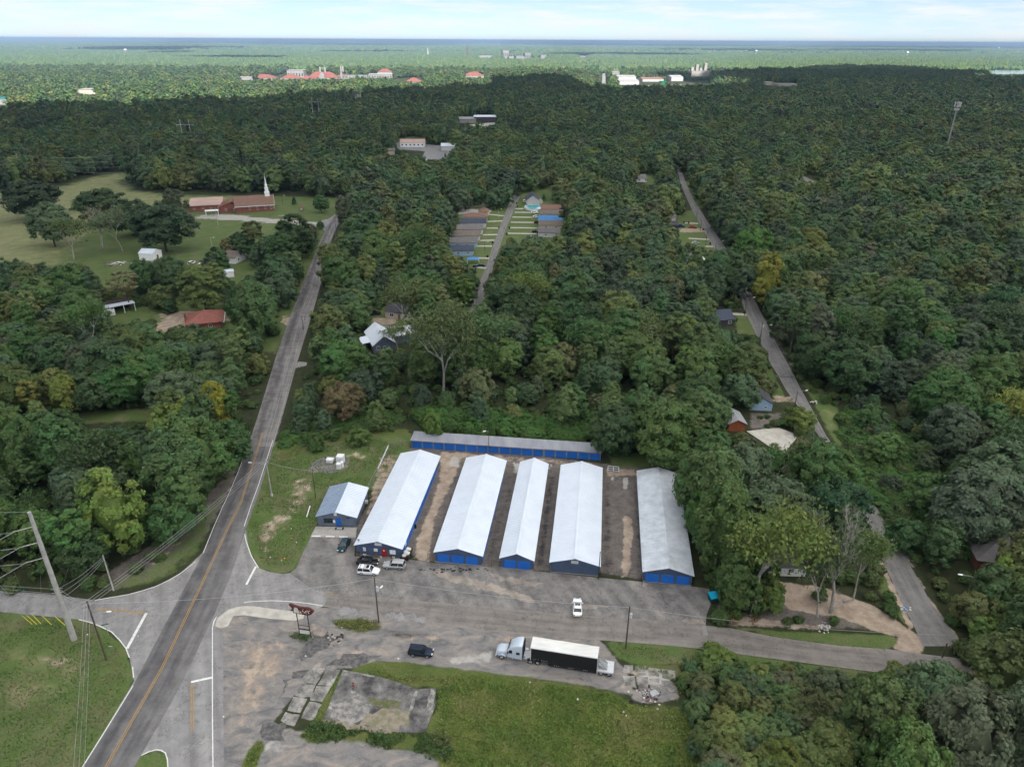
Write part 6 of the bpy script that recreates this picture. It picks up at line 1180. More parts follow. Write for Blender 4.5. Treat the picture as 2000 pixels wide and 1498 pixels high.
for i in range(4):
    mp_ = TOPS['meadow']; a_ = G(-120, 365 + i * 5, 14); b_ = G(238, 312 + i * 7, 14)
    wire((mp_[0], mp_[1], 19 - i * 2.0), (a_[0], a_[1], 16 - i * 2), 1.0, '%s transmission wire left of the pole at the dry field edge' % ('top', 'second', 'third', 'lowest')[i], 'wires over the dry field, left span', .05); wire((mp_[0], mp_[1], 19 - i * 2.0), (b_[0], b_[1], 18 - i * 2), 2.5, '%s transmission wire right of the pole at the dry field edge' % ('top', 'second', 'third', 'lowest')[i], 'wires over the dry field, right span', .05)
GY = [(43, 1202, 63, 1219), (53, 1202, 72, 1219), (63, 1200, 80, 1218), (82, 1202, 102, 1221), (107, 1203, 127, 1221)]
for i, (u0, v0, u1, v1) in enumerate(GY):
    p = G(u1, v1); h = 2.0; q = G(u0, v0, h); o = empty('guy_guard', (*p, 0), 0, 'yellow guy-wire guard on the grass, %s from the left' % ('first', 'second', 'third', 'fourth', 'fifth')[i], 'guy guard', 'yellow guy-wire guards left of the tall pole')
    m = MB(); m.tube((0, 0, 0), (q[0] - p[0], q[1] - p[1], h), .06, .05, 6); m.build('sleeve', 'guy_yellow', o)
    wire((q[0], q[1], h), (bx_ - 20 + i * 5, by_ + 4, 13), 0, 'guy wire rising from the %s yellow guard from the left' % ('first', 'second', 'third', 'fourth', 'fifth')[i], 'guy wires of the tall pole')
# ------------------------------------------------------------------ signs, small things
a_ = G(586, 1240); b_ = G(607, 1243); an_ = math.atan2(b_[1] - a_[1], b_[0] - a_[0]); sg = empty('arrow_sign', a_, an_, 'rusted arrow-shaped roadside sign on two posts with a blank marquee', 'sign'); ww = vdist(a_, b_); zs = hgt(586, 1240, 1196)
for x in (0, ww): m = MB(); m.tube((x, 0, 0), (x, 0, zs + .3), .09, n=8); m.build('post', 'rusty_steel', sg)
zc = zs + .75
m = MB(); m.prism([(x * 1.0, z) for x, z in [(-1.0, zc - .45), (-.45, zc - .15), (-.5, zc - .7), (1.1, zc - .8), (2.35, zc - .85), (3.0, zc - .55), (3.55, zc + .1), (3.0, zc + .62), (2.5, zc + .80), (1.0, zc + .72), (.3, zc + .85), (-.7, zc + 1.15), (-1.15, zc + 1.1), (-.55, zc + .35)]], -.22, .22); m.v = [(x, y, z) for x, z, y in m.v]; bd_ = m.build('arrow_board', 'rust', sg)
m = MB(); m.prism([(-.35, zc - .55), (.75, zc - .62), (.62, zc + .1), (.5, zc + .62), (-.1, zc + .72), (-.25, zc + .2)], -.245, -.225); m.v = [(x, y, z) for x, z, y in m.v]; m.build('peeled_panel', 'peeled_white', bd_)
rs = random.Random(4); m = MB()
for k in range(26):
    x, z, r_ = rs.uniform(.7, 2.9), zc + rs.uniform(-.6, .5), rs.uniform(.05, .16); m.prism([(x + r_ * rs.uniform(.6, 1.3) * math.cos(q), z + r_ * rs.uniform(.6, 1.3) * math.sin(q)) for q in (0, 1.2, 2.5, 3.7, 5.0)], -.242, -.226)
m.v = [(x, y, z) for x, z, y in m.v]; o = m.build('peeled_flakes', 'peeled_white', bd_); o['kind'] = 'stuff'
m = MB(); m.box(.12, -.08, .55, ww - .12, .08, 1.5); mq = m.build('marquee_panel', 'aged_white_paint', sg); m = MB(); m.box(.0, -.1, 1.51, ww, .1, 1.68); m.box(.0, -.1, .40, ww, .1, .54); m.build('marquee_frame', 'rusty_steel', mq); m = MB(); m.tube((0, 0, 2.6), (ww, 0, 2.5), .06, n=6); m.build('cross_bar', 'rusty_steel', sg)
def sign(name, label, u, v, h, shape, mat, size, ang=0.0, post='galvanised_steel', cat='road sign'):
    o = empty(name, G(u, v), ang, label, cat); m = MB(); m.tube((0, 0, 0), (0, 0, h), .035, n=6); m.build('post', post, o)
    m = MB(); n = {'oct': 8, 'dia': 4, 'rect': 4}[shape]
    if shape == 'rect': P = [(-size, h - size * .4), (size, h - size * .4), (size, h), (-size, h)]
    else: P = [(size * math.cos(2 * math.pi * (k + (.5 if n == 8 else 0)) / n), h - size + size * math.sin(2 * math.pi * (k + (.5 if n == 8 else 0)) / n)) for k in range(n)]
    m.prism(P, -.07, -.04); m.v = [(x, y, z) for x, z, y in m.v]; pl = m.build('plate', mat, o); return o, pl, h
def text(body, parent, x, y, z, size, mat, name='lettering'):
    cu = bpy.data.curves.new(name, 'FONT'); cu.body = body; cu.size = size; cu.align_x = 'CENTER'; cu.align_y = 'CENTER'; cu.extrude = .004
    t = bpy.data.objects.new(name, cu); COL.objects.link(t); dg = bpy.context.evaluated_depsgraph_get(); me = bpy.data.meshes.new_from_object(t.evaluated_get(dg)); bpy.data.objects.remove(t)
    me.materials.clear(); me.materials.append(M[mat]); o = link(name, me, parent); o.location = (x, y, z); o.rotation_euler = (math.pi / 2, 0, 0); return o
o, pl, h = sign('stop_sign', 'red octagonal stop sign on the tip of the grass by the junction', 552, 1104, 2.5, 'oct', 'sign_red', .42, R(-35)); text('STOP', pl, 0, -.078, h - .42, .3, 'white_paint')
m = MB(); m.box(-.16, -.08, 1.2, .16, -.05, 1.55); m.build('lower_plate', 'white_paint', o)
sign('warning_sign', 'yellow diamond warning sign on the grass verge of the right road', 1698, 952, 2.4, 'dia', 'sign_yellow', .62, R(5))
sign('street_sign', 'green street name sign near the dark corner pole', 212, 1240, 2.8, 'rect', 'sign_green', .6, R(20)); sign('street_sign', 'small green sign post on the grass left of the stop sign', 521, 1093, 2.2, 'rect', 'sign_green', .3, R(60))
sign('small_sign', 'little white sign plate on the bottom left lawn', 218, 1268, .9, 'rect', 'white_paint', .35, 0)
dp = empty('dumpster', (*G(1393, 1173), 0.03), R(12), 'turquoise-lidded dumpster at the right end of the paved lot', 'dumpster')
m = MB(); m.loft([[(-.9, -.65, .15), (.9, -.65, .15), (.9, .65, .15), (-.9, .65, .15)], [(-1.0, -.85, 1.25), (1.0, -.85, 1.25), (1.0, .85, 1.5), (-1.0, .85, 1.5)]]); m.build('bin', 'dumpster_teal', dp)
for s in (-1, 1): m = MB(); m.hexa([(s * .5 - .49, -.92, 1.27), (s * .5 + .49, -.92, 1.27), (s * .5 + .49, .9, 1.53), (s * .5 - .49, .9, 1.53), (s * .5 - .49, -.92, 1.33), (s * .5 + .49, -.92, 1.33), (s * .5 + .49, .9, 1.60), (s * .5 - .49, .9, 1.60)]); m.build('lid', 'teal_plastic', dp)
m = MB(); m.box(-1.12, -.3, .8, -1.0, .3, 1.0); m.box(1.0, -.3, .8, 1.12, .3, 1.0); m.build('lift_pocket', 'dumpster_teal', dp)
CG = 'white cabinets on the gravel pad'
for lab, u, v, w, d, h in [('tallest white cabinet on the gravel pad', 666, 903, 1.7, 1.6, 2.1), ('low white cabinet at the left of the gravel pad', 645, 902, 1.7, 1.3, .9), ('medium white cabinet at the front of the gravel pad', 662.5, 915, 1.05, 1.0, 1.5), ('narrow grey-white cabinet tucked right of the medium one', 668.5, 913, .55, .9, 1.6)]:
    o = empty('equipment_cabinet', G(u, v), R(-6), lab, 'cabinet', CG); m = MB(); m.box(-w / 2, -d / 2, .12, w / 2, d / 2, h); m.box(-w / 2 - .04, -d / 2 - .04, h, w / 2 + .04, d / 2 + .04, h + .07); m.build('case', 'white_paint', o); m = MB(); m.box(-w / 2 - .08, -d / 2 - .08, 0, w / 2 + .08, d / 2 + .08, .118); m.build('plinth', 'concrete', o); m = MB(); m.box(-w * .4, -d / 2 - .03, .3, w * .4, -d / 2 - .002, h * .85); m.build('door', 'aged_white_paint', o)
o = empty('metal_rack', G(1198, 917), R(-8), 'white flat rack with dark panels lying at the back of the yard', 'rack')
m = MB()
for x in (-1.4, 0, 1.4): m.box(x - .08, -1.0, .1, x + .08, 1.0, .26)
for y in (-1.0, 0, 1.0): m.box(-1.4, y - .08, .265, 1.4, y + .08, .36)
m.build('frame', 'white_paint', o)
for x in (-.7, .7):
    for y in (-.5, .5): m = MB(); m.box(x - .6, y - .4, .02, x + .6, y + .4, .09); m.build('panel', 'matt_black', o)
def chain_fence(label, pts, h=1.8, rail='galvanised_steel', name='chain_fence'):
    o = empty(name, pts[0], 0, label, 'fence'); p0 = pts[0]
    for a_, b_ in zip(pts[:-1], pts[1:]):
        d = vdist(a_, b_); n = max(1, int(d / 3))
        for k in range(n + (1 if b_ is pts[-1] else 0)):
            q = a_ + (b_ - a_) * k / n - p0; m = MB(); m.tube((q[0], q[1], 0), (q[0], q[1], h + .1), .035, n=6); m.build('post', rail, o)
        m = MB(); A, B_ = a_ - p0, b_ - p0
        m.tube((A[0], A[1], h), (B_[0], B_[1], h), .025, n=5); m.build('top_rail', rail, o)
        m = MB(); nn = int(d / .45)
        for k in range(nn): q0 = A + (B_ - A) * k / nn; q1 = A + (B_ - A) * min(1, (k + 2.6) / nn); m.tube((q0[0], q0[1], .05), (q1[0], q1[1], h), .006, n=3, caps=False); m.tube((q1[0], q1[1], .05), (q0[0], q0[1], h), .006, n=3, caps=False)
        w_ = m.build('wire_mesh', rail, o); w_['kind'] = 'stuff'
    return o
chain_fence('chain-link fence running up the lawn left of the red-door shed', [G(706, 985), G(735, 930), G(760, 878)]); chain_fence('short chain-link fence behind the lawn left of the lock-up row', [G(760, 876), G(783, 872), G(803, 871)])
o = tag(MB().tube((0, 0, .12), (*(G(759, 876) - G(738, 916)), .9), .12, n=8).build('white_pipe', 'white_paint'), 'long white pipe propped along the chain-link fence', 'pipe'); o.location = (*G(738, 916), 0)
chain_fence('chain-link gate closing the yard between the two right sheds', [G(1172, 1127), G(1200, 1130), G(1228, 1132), G(1253, 1135)], 1.7, 'rusty_steel', 'yard_gate'); chain_fence('dark gate between the shed with three doors and the narrow shed', [G(943, 1105), G(960, 1107), G(977, 1108.5)], 1.7, 'rusty_steel', 'yard_gate'); chain_fence('dark gate between the narrow shed and the plain-gabled shed', [G(1042, 1114.5), G(1073, 1117)], 1.7, 'rusty_steel', 'yard_gate')
chain_fence('short leaning gate leaf at the left corner of the three-door shed', [G(836, 1093), G(840, 1097)], 1.8, 'rusty_steel', 'gate_leaf')
o = tag(MB().tube((0, 0, .1), (*(G(606, 992) - G(599, 1010)), .6), .13, n=8).build('drain_pipe', 'white_paint'), 'white pipe lying left of the small office', 'pipe'); o.location = (*G(599, 1010), 0)
# clutter by the red door and the shed corner
def pot(label, u, v, r, h, leaf=True, z=.03):
    o = empty('flower_pot', (*G(u, v), z), 0, label, 'plant pot', 'pots along the red-door gable'); m = MB(); m.tube((0, 0, 0), (0, 0, h), r * .75, r, 10); m.build('pot', 'aged_white_paint' if h < .4 else 'brick', o)
    m = MB(); q = random.Random(int(u * 10))
    for k in range(24): x, y, zz = q.gauss(0, r * .6), q.gauss(0, r * .6), h + abs(q.gauss(.1, .2)); m.add([(x, y, zz), (x + .16, y + .05, zz + .1), (x + .02, y + .18, zz + .06)], [(0, 1, 2)])
    if leaf: w_ = m.build('plant', 'scrub_leaf', o); w_['kind'] = 'stuff'
for lab, u, v, r, h in [('pale pot left of the red door, nearest the left corner', 700, 1084.5, .32, .5), ('wide white pot under the left poster', 713, 1084, .4, .35), ('brick-coloured pot with plant under the middle poster', 735, 1086.5, .35, .5), ('small pot at the left jamb of the red door', 745, 1088.5, .2, .3), ('pot with plant right of the red door', 764, 1089, .3, .45), ('round pot under the white notice board', 769, 1089.5, .34, .35)]: pot(lab, u, v, r, h)
o = empty('cart', (*G(794, 1087), .03), YAW, 'dark trailer cart loaded with white sacks at the corner of the red-door shed', 'cart')
m = MB(); m.box(-.9, -1.6, .45, .9, 1.9, .6); m.box(-.9, -1.62, .6, -.82, 1.9, 1.1); m.box(.82, -1.62, .6, .9, 1.9, 1.1); m.box(-.9, -1.75, .5, .9, -1.63, 1.2); m.build('bed', 'rusty_steel', o)
for s in (-1, 1): m = MB(); m.tube((s * 1.0 - .1, .2, .32), (s * 1.0 + .1, .2, .32), .32, n=12); m.build('wheel', 'black_rubber', o)
for k, (x, y, z) in enumerate([(-.3, -.6, .8), (.35, .1, .85), (-.2, .7, .85), (.3, 1.3, .9), (-.1, 0, 1.25), (.1, 1.0, 1.3)]): m = MB(); m.ball((x, y, z), .5, .55, .3, 0, 8, 5); m.build('sack', 'aged_white_paint', o)
m = MB(); m.tube((0, 0, 0), (0, 0, .9), .3, n=12); o = m.build('barrel', 'matt_black'); o.location = (*G(811, 1031), .02); tag(o, 'black barrel beside the right wall of the red-door shed', 'barrel')
m = MB(); m.tube((0, 0, 0), (0, 0, .55), .16, .05, 8); m.box(-.22, -.22, 0, .22, .22, .03); o = m.build('safety_cone', 'orange_plastic'); o.location = (*G(1572, 697), .02); tag(o, 'orange marker on the verge right of the upper road', 'marker')
# trash heap and litter beside the loading slab
m = MB(); m.tube((0, 0, 0), (0, 0, .24), .38, n=14, caps=False); m.tube((0, 0, 0), (0, 0, .24), .22, n=14, caps=False); m.add([(.38 * math.cos(k * math.pi / 7), .38 * math.sin(k * math.pi / 7), .24) for k in range(14)] + [(.22 * math.cos(k * math.pi / 7), .22 * math.sin(k * math.pi / 7), .24) for k in range(14)], [(k, (k + 1) % 14, 14 + (k + 1) % 14, 14 + k) for k in range(14)]); o = m.build('tyre', 'black_rubber'); o.location = (*G(1233, 1372), .02); tag(o, 'old black tyre lying at the weed edge near the rubbish heap', 'tyre')
m = MB(); m.loft([[(-.7, -.5, 0), (.7, -.5, 0), (.7, .5, 0), (-.7, .5, 0)], [(-.8, -.45, .6), (.75, -.5, .55), (.6, .5, .75), (-.6, .55, .7)]]); o = m.build('broken_cabinet', 'galvanised_steel'); o.location = (*G(1277, 1358), 0); o.rotation_euler.z = .5; tag(o, 'broken grey box dumped on the rubbish heap', 'box')
def scatter_bits(name, label, cat, cx, cy, spread, n, mats, seed, smin=.06, smax=.28):
    q = random.Random(seed); m = MB()
    for k in range(n):
        x, y = cx + q.gauss(0, spread), cy + q.gauss(0, spread * .8); s = q.uniform(smin, smax); z = max(0.02, q.gauss(.12, .1)); a_ = q.uniform(0, 6.28)
        P = [(x + s * math.cos(a_ + t) * q.uniform(.6, 1.2), y + s * math.sin(a_ + t) * q.uniform(.6, 1.2), z + q.uniform(-.03, .08)) for t in (0, 1.5, 3.1, 4.6)]
        m.hexa(P + [(p[0], p[1], p[2] + q.uniform(.02, .12)) for p in P], k % len(mats))
    return tag(m.build(name, mats), label, cat, None, 'stuff')
scatter_bits('rubbish_heap', 'heap of pale rubbish beside the cracked loading slab', 'rubbish', *G(1268, 1359), 1.1, 90, ['aged_white_paint', 'faded_print', 'matt_black', 'brick'], 3)
scatter_bits('junk_pile', 'dark scrap heap on the lawn left of the white shed', 'scrap', *G(228, 516), 3.0, 60, ['rusty_steel', 'aged_white_paint', 'grey_wood'], 5, .4, 1.3)
scatter_bits('junk_boards', 'pale boards strewn before the white shed', 'scrap', *G(285, 513), 2.2, 30, ['aged_white_paint', 'grey_wood'], 6, .3, 1.0)
scatter_bits('roadside_rubbish', 'bags of rubbish piled on the verge below the dead tree', 'rubbish', *G(1609, 1226), .7, 40, ['aged_white_paint', 'faded_print'], 8); scatter_bits('blue_white_rubbish', 'blue and white rubbish at the kerb of the right road', 'rubbish', *G(1766, 1190), .45, 22, ['aged_white_paint', 'tarp_blue'], 9, .1, .3)
scatter_bits('dumped_bag', 'black bag and papers dumped on the right verge', 'rubbish', *G(1588, 787), .6, 16, ['matt_black', 'aged_white_paint'], 10, .2, .5); scatter_bits('rubble', 'broken concrete lumps left of the derelict floor slab', 'rubble', *G(655, 1248), .9, 26, ['concrete', 'rusty_steel'], 12, .12, .4)
for k, (u, v, c_) in enumerate([(1128, 1366, 0), (1035, 1333, 0), (1345, 1384, 0), (1223, 1398, 0), (668, 1226, 0), (597, 1282, 0), (778, 1287, 0), (569, 1033, 0), (569, 1052, 1), (579, 1060, 0), (556, 1091, 1), (528, 1089, 0), (1560, 1297, 0), (1670, 1328, 0), (1218, 1391, 0), (437, 1400, 0), (270, 1243, 0), (171, 1240, 0)]):
    q = random.Random(k); m = MB(); s = q.uniform(.14, .24); P = [(s * math.cos(t) * q.uniform(.7, 1.2), s * math.sin(t) * q.uniform(.7, 1.2), q.uniform(.03, .07)) for t in (0, 1.6, 3.1, 4.7)]; m.hexa(P + [(a * .8, b * .8, c + q.uniform(.08, .16)) for a, b, c in P])
    o = m.build('litter', 'sign_yellow' if c_ else 'aged_white_paint'); o.location = (*G(u, v), .03); tag(o, 'small scrap of %s litter lying on the ground' % ('yellow' if c_ else 'white'), 'litter', '%s litter scraps' % ('yellow' if c_ else 'white'))
q = random.Random(77); m = MB()
for k in range(60): u, v = q.gauss(890, 28), q.gauss(1113, 2.4); p = G(u, v); s = q.uniform(.08, .38); m.add([(p[0] + s * math.cos(t) * q.uniform(.6, 1.3), p[1] + s * .7 * math.sin(t) * q.uniform(.6, 1.3), .040 + k * .0002) for t in np.linspace(0, 5.6, 7)], [tuple(range(7))])
o = m.build('tar_spots', 'matt_black', lot); o['kind'] = 'stuff'
for nm, px in (('oil_stain', [(1290, 1159), (1296, 1160), (1298, 1172), (1310, 1184), (1306, 1185), (1294, 1173)]), ):
    sheet(nm, px, 'asphalt_patch_dark', 0.036, parent=lot)
BINL = ['dark bin at the left kerb of the estate street, second drive down', 'dark bin at the left estate kerb beside the tan-grey roof drive', 'dark bin at the left estate kerb beside the nearest blue roof', 'dark bin on the right estate kerb just below the blue roof drive', 'dark bin on the right estate kerb, nearest to the street trees', 'dark bin on the right estate kerb beside the teal pool drive', 'dark bin on the estate lawn left of the navy-roofed end house', 'dark bin by the lamp pole at the navy house lawn', 'dark bin by the right road opposite the pale silver car', 'dark bin at the mouth of the orange drive', 'dark bin on the drive above the red car, right one', 'dark bin on the drive above the red car, left one']
for k, (u, v) in enumerate([(974.5, 447), (962, 476), (952, 503), (995, 447), (990, 459), (1011, 405), (1009, 399), (1454, 613), (1387, 478), (1373, 450), (1345, 437), (1336, 436)]):
    o = empty('wheelie_bin', (*G(u, v), .03), 0.3 * k, BINL[k], 'bin', 'dark bins at the drive ends'); m = MB(); m.loft([[(-.28, -.3, 0), (.28, -.3, 0), (.28, .3, 0), (-.28, .3, 0)], [(-.36, -.4, 1.0), (.36, -.4, 1.0), (.36, .4, 1.05), (-.36, .4, 1.05)]]); m.build('bin', 'black_rubber', o); m = MB(); m.box(-.38, -.43, 1.06, .38, .42, 1.12); m.build('lid', 'matt_black', o)

# ------------------------------------------------------------------ person in red
def person(label, u, v, rz, z):
    """one continuous skinned body; garments coloured by height on the same surface"""
    J = {'pelvis': (0, 0, .92), 'waist': (0, .01, 1.08), 'chest': (0, 0, 1.30), 'neck': (0, .01, 1.47), 'head': (0, .03, 1.60), 'crown': (0, .03, 1.72)}
    J.update(hipl=(-.10, 0, .88), kneel=(-.12, .05, .48), anklel=(-.13, -.01, .09), toel=(-.14, .16, .03), hipr=(.10, 0, .88), kneer=(.13, .02, .48), ankler=(.14, -.04, .09), toer=(.16, .13, .03))
    J.update(shl=(-.19, 0, 1.40), ell=(-.25, -.02, 1.12), wrl=(-.20, .18, .96), shr=(.19, 0, 1.40), elr=(.26, .02, 1.12), wrr=(.20, .26, 1.05))
    Rr = dict(pelvis=.15, waist=.135, chest=.16, neck=.058, head=.10, crown=.075, hipl=.10, kneel=.062, anklel=.045, toel=.035, hipr=.10, kneer=.062, ankler=.045, toer=.035, shl=.075, ell=.05, wrl=.034, shr=.075, elr=.05, wrr=.034)
    E = [('pelvis', 'waist'), ('waist', 'chest'), ('chest', 'neck'), ('neck', 'head'), ('head', 'crown'), ('pelvis', 'hipl'), ('hipl', 'kneel'), ('kneel', 'anklel'), ('anklel', 'toel'), ('pelvis', 'hipr'), ('hipr', 'kneer'), ('kneer', 'ankler'), ('ankler', 'toer'), ('chest', 'shl'), ('shl', 'ell'), ('ell', 'wrl'), ('chest', 'shr'), ('shr', 'elr'), ('elr', 'wrr')]
    for s, w in (('l', -1), ('r', 1)):
        wx_, wy, wz = J['wr' + s]; J['palm' + s] = (wx_ - w * .01, wy + .07, wz - .02); Rr['palm' + s] = .032; E.append(('wr' + s, 'palm' + s))
        for k, (dx, ln) in enumerate(((-.03, .06), (-.01, .075), (.012, .07), (.033, .055))):
            J[f'f{k}{s}'] = (wx_ - w * .01 + dx, wy + .11, wz - .025); J[f't{k}{s}'] = (wx_ - w * .01 + dx * 1.2, wy + .11 + ln * .7, wz - .025 - ln * .6); Rr[f'f{k}{s}'] = .010; Rr[f't{k}{s}'] = .008; E += [('palm' + s, f'f{k}{s}'), (f'f{k}{s}', f't{k}{s}')]
        J['th' + s] = (wx_ - w * .06, wy + .08, wz); Rr['th' + s] = .010; E.append(('palm' + s, 'th' + s))
    nm = list(J); me = bpy.data.meshes.new('person'); me.from_pydata([J[k] for k in nm], [(nm.index(a), nm.index(b)) for a, b in E], [])
    t = bpy.data.objects.new('tmp', me); COL.objects.link(t); md = t.modifiers.new('s', 'SKIN'); me.skin_vertices[0].data[0].use_root = True
    for i, k in enumerate(nm): me.skin_vertices[0].data[i].radius = (Rr[k] * (1.15 if k in ('chest', 'waist', 'pelvis') else 1), Rr[k] * (.75 if k in ('chest', 'waist', 'pelvis') else 1))
    t.modifiers.new('d', 'SUBSURF').levels = 1
    dg = bpy.context.evaluated_depsgraph_get(); body = bpy.data.meshes.new_from_object(t.evaluated_get(dg)); bpy.data.objects.remove(t)
    body.materials.clear()
    for k in ('skin', 'red_cloth', 'black_cloth'): body.materials.append(M[k])
    for p in body.polygons:
        c = p.center; arm = abs(c.x) > .17 and c.z > .85; p.material_index = 0
        if c.z < .95 and not (arm and c.y > .05): p.material_index = 2
        elif c.z < 1.46 and not (arm and c.z < 1.2): p.material_index = 1
        p.use_smooth = True
    body.name = 'person'; o = link('person', body); o.location = (*G(u, v), z); o.rotation_euler.z = rz; tag(o, label, 'person')
    m = MB(); m.ball((0, .015, 1.69), .115, .125, .09, 0, 10, 6); m.ball((0, -.02, 1.63), .11, .10, .10, 0, 10, 6); m.build('hair', 'black_cloth', o, True)
    m = MB(); m.tube((0, .12, 1.615), (0, .15, 1.60), .018, .012, 5); m.build('nose', 'skin', o)
    for s in (-1, 1): m = MB(); m.ball((s * .035, .118, 1.645), .012, .008, .009, 0, 6, 4); m.build('eye', 'black_cloth', o)
    m = MB(); m.box(-.03, .112, 1.558, .03, .126, 1.568); m.build('mouth', 'red_cloth', o)
person('person in a red shirt and dark trousers on the derelict slab', 691, 1349.5, R(-120), .22)
# ------------------------------------------------------------------ vegetation: prototypes
PAL = {'dark green': (0.036, 0.062, 0.026), 'deep green': (0.042, 0.078, 0.028), 'mid green': (0.054, 0.092, 0.030), 'grey-green': (0.062, 0.082, 0.048), 'olive': (0.070, 0.094, 0.034), 'yellow-green': (0.096, 0.122, 0.030),
       'bright green': (0.070, 0.108, 0.028), 'golden-green': (0.150, 0.172, 0.027), 'brownish': (0.105, 0.092, 0.050), 'blue-green': (0.036, 0.072, 0.040)}
def unit(v): return v / np.maximum(np.linalg.norm(v, axis=1, keepdims=True), 1e-9)
ICO = {}
def ico(sub):
    if sub not in ICO:
        bm = bmesh.new(); bmesh.ops.create_icosphere(bm, subdivisions=sub, radius=1.0); bm.verts.ensure_lookup_table()
        ICO[sub] = (np.array([v.co[:] for v in bm.verts]), np.array([[v.index for v in f.verts] for f in bm.faces])); bm.free()
    return ICO[sub]
def tri_mesh(name, V, T, mat, tint):
    me = quad_mesh(name, V, T, mat); set_color(me, 'tint', tint); return me
def crown(name, seed, H, R_, base, shape='oak', nclump=60, leaves=45, size=.62, mat='leaf', coresub=1):
    """domed crown: many leaf-sized faces gathered in clumps over a lobed crown surface, with limbs' gaps between; height H, radius R_, lowest foliage at 'base'"""
    g = np.random.default_rng(seed); C = []; hc = H - base; t = 0
    ph = g.uniform(0, 6.28, 4); mid = {'oak': .36, 'oval': .34, 'cone': .02, 'pine': .45, 'dome': .02}[shape]
    lob = lambda a, z: 1 + .16 * math.sin(2 * a + ph[0]) + .12 * math.sin(3 * a + ph[1] + 2 * z) + .08 * math.sin(5 * a + ph[2] + 4 * z)
    rk = 1.0 if nclump > 40 else 1.35
    while len(C) < nclump and t < 30000:
        t += 1; zz = g.random() ** .85; a = g.uniform(0, 6.28)
        w = (zz - mid) / (1 - mid) if zz > mid else (mid - zz) / (mid + .12)
        lim = max(0.0, 1 - w ** (2.3 if shape != 'cone' else 1.0)) ** (.5 if shape != 'cone' else .9) * lob(a, zz)
        if g.random() > lim + .15: continue
        r = lim * (g.uniform(.78, 1.0) if g.random() < .85 else g.uniform(.3, .8)); rc = g.uniform(.13, .24) * R_ * rk
        c = np.array([r * math.cos(a) * (R_ - rc * .8), r * math.sin(a) * (R_ - rc * .8), base + rc * .5 + zz * (hc - rc * 1.3)])
        if any(np.linalg.norm(c - q[0]) < .42 * (rc + q[1]) for q in C): continue
        C.append((c, rc))
    V, T, K = [], [], []; n0 = 0; cen = np.array([0, 0, base + hc * .30]); big = g.random(3)
    for c, rc in C:
        out = (c - cen) / np.array([R_, R_, hc * .7]); out = unit(out[None])[0]
        d = unit(g.normal(size=(leaves, 3)) + out * .9 + np.array([0, 0, .35])); rr = rc * g.uniform(.70, 1.15, leaves) * np.where(g.random(leaves) < .12, 1.3, 1)
        pos = c + d * rr[:, None] * np.array([1, 1, .82 if shape != 'pine' else .6])
        nrm = unit(d * .55 + out * .75 + g.normal(size=(leaves, 3)) * .42 + np.array([0, 0, .30]))
        ax = unit(np.cross(nrm, g.normal(size=(leaves, 3)))); ay = np.cross(nrm, ax); s = size * g.uniform(.55, 1.2, leaves); q = g.uniform(0, 6.28, leaves)
        for k in range(3):
            a = q + k * 2.094 + g.uniform(-.35, .35, leaves); V.append(pos + (ax * np.cos(a)[:, None] + ay * np.sin(a)[:, None]) * s[:, None])
        m = leaves; i = np.arange(m); T.append(np.stack([n0 + i, n0 + m + i, n0 + 2 * m + i], 1)); n0 += 3 * m
        hue = float(np.clip(.5 + .30 * math.sin(c[0] / R_ * 2.2 + big[0] * 6) * math.sin(c[1] / R_ * 2.2 + big[1] * 6) + g.normal(0, .2), 0, 1)); lf = np.clip(g.normal(.5, .17, m) + (hue - .5) * .3, 0, 1)
        kk = np.stack([np.full(m, hue), lf, np.zeros(m), np.ones(m)], 1); K += [kk, kk, kk]
        iv, it = ico(coresub); w = c + iv * rc * np.array([.74, .74, .60]) * (1 + .12 * g.normal(size=(len(iv), 1)))
        V.append(w); T.append(it + n0); n0 += len(iv); K.append(np.tile([hue, .42, 0, 1], (len(iv), 1)))
    if shape != 'pine':
        iv, it = ico(2); ax3 = np.array([R_ * .55, R_ * .55, hc * .33]); o3 = np.array([0, 0, base + hc * .42]); w = iv * ax3 * (1 + .10 * g.normal(size=(len(iv), 1))) + o3; V.append(w); T.append(it + n0); n0 += len(iv); K.append(np.tile([.5, .40, 0, 1], (len(iv), 1)))
        m = leaves * 7; d = unit(g.normal(size=(m, 3))); pos = d * ax3 * g.uniform(1.0, 1.25, (m, 1)) + o3; nrm = unit(d + g.normal(size=(m, 3)) * .6); ax = unit(np.cross(nrm, g.normal(size=(m, 3)))); ay = np.cross(nrm, ax); s = size * g.uniform(.7, 1.3, m); q = g.uniform(0, 6.28, m)
        for k in range(3): V.append(pos + (ax * np.cos(q + k * 2.1)[:, None] + ay * np.sin(q + k * 2.1)[:, None]) * s[:, None])
        i = np.arange(m); T.append(np.stack([n0 + i, n0 + m + i, n0 + 2 * m + i], 1)); n0 += 3 * m; kk = np.stack([g.random(m), np.clip(g.normal(.45, .17, m), 0, 1), np.zeros(m), np.ones(m)], 1); K += [kk, kk, kk]
    return tri_mesh(name, np.concatenate(V), np.concatenate(T), mat, np.concatenate(K))
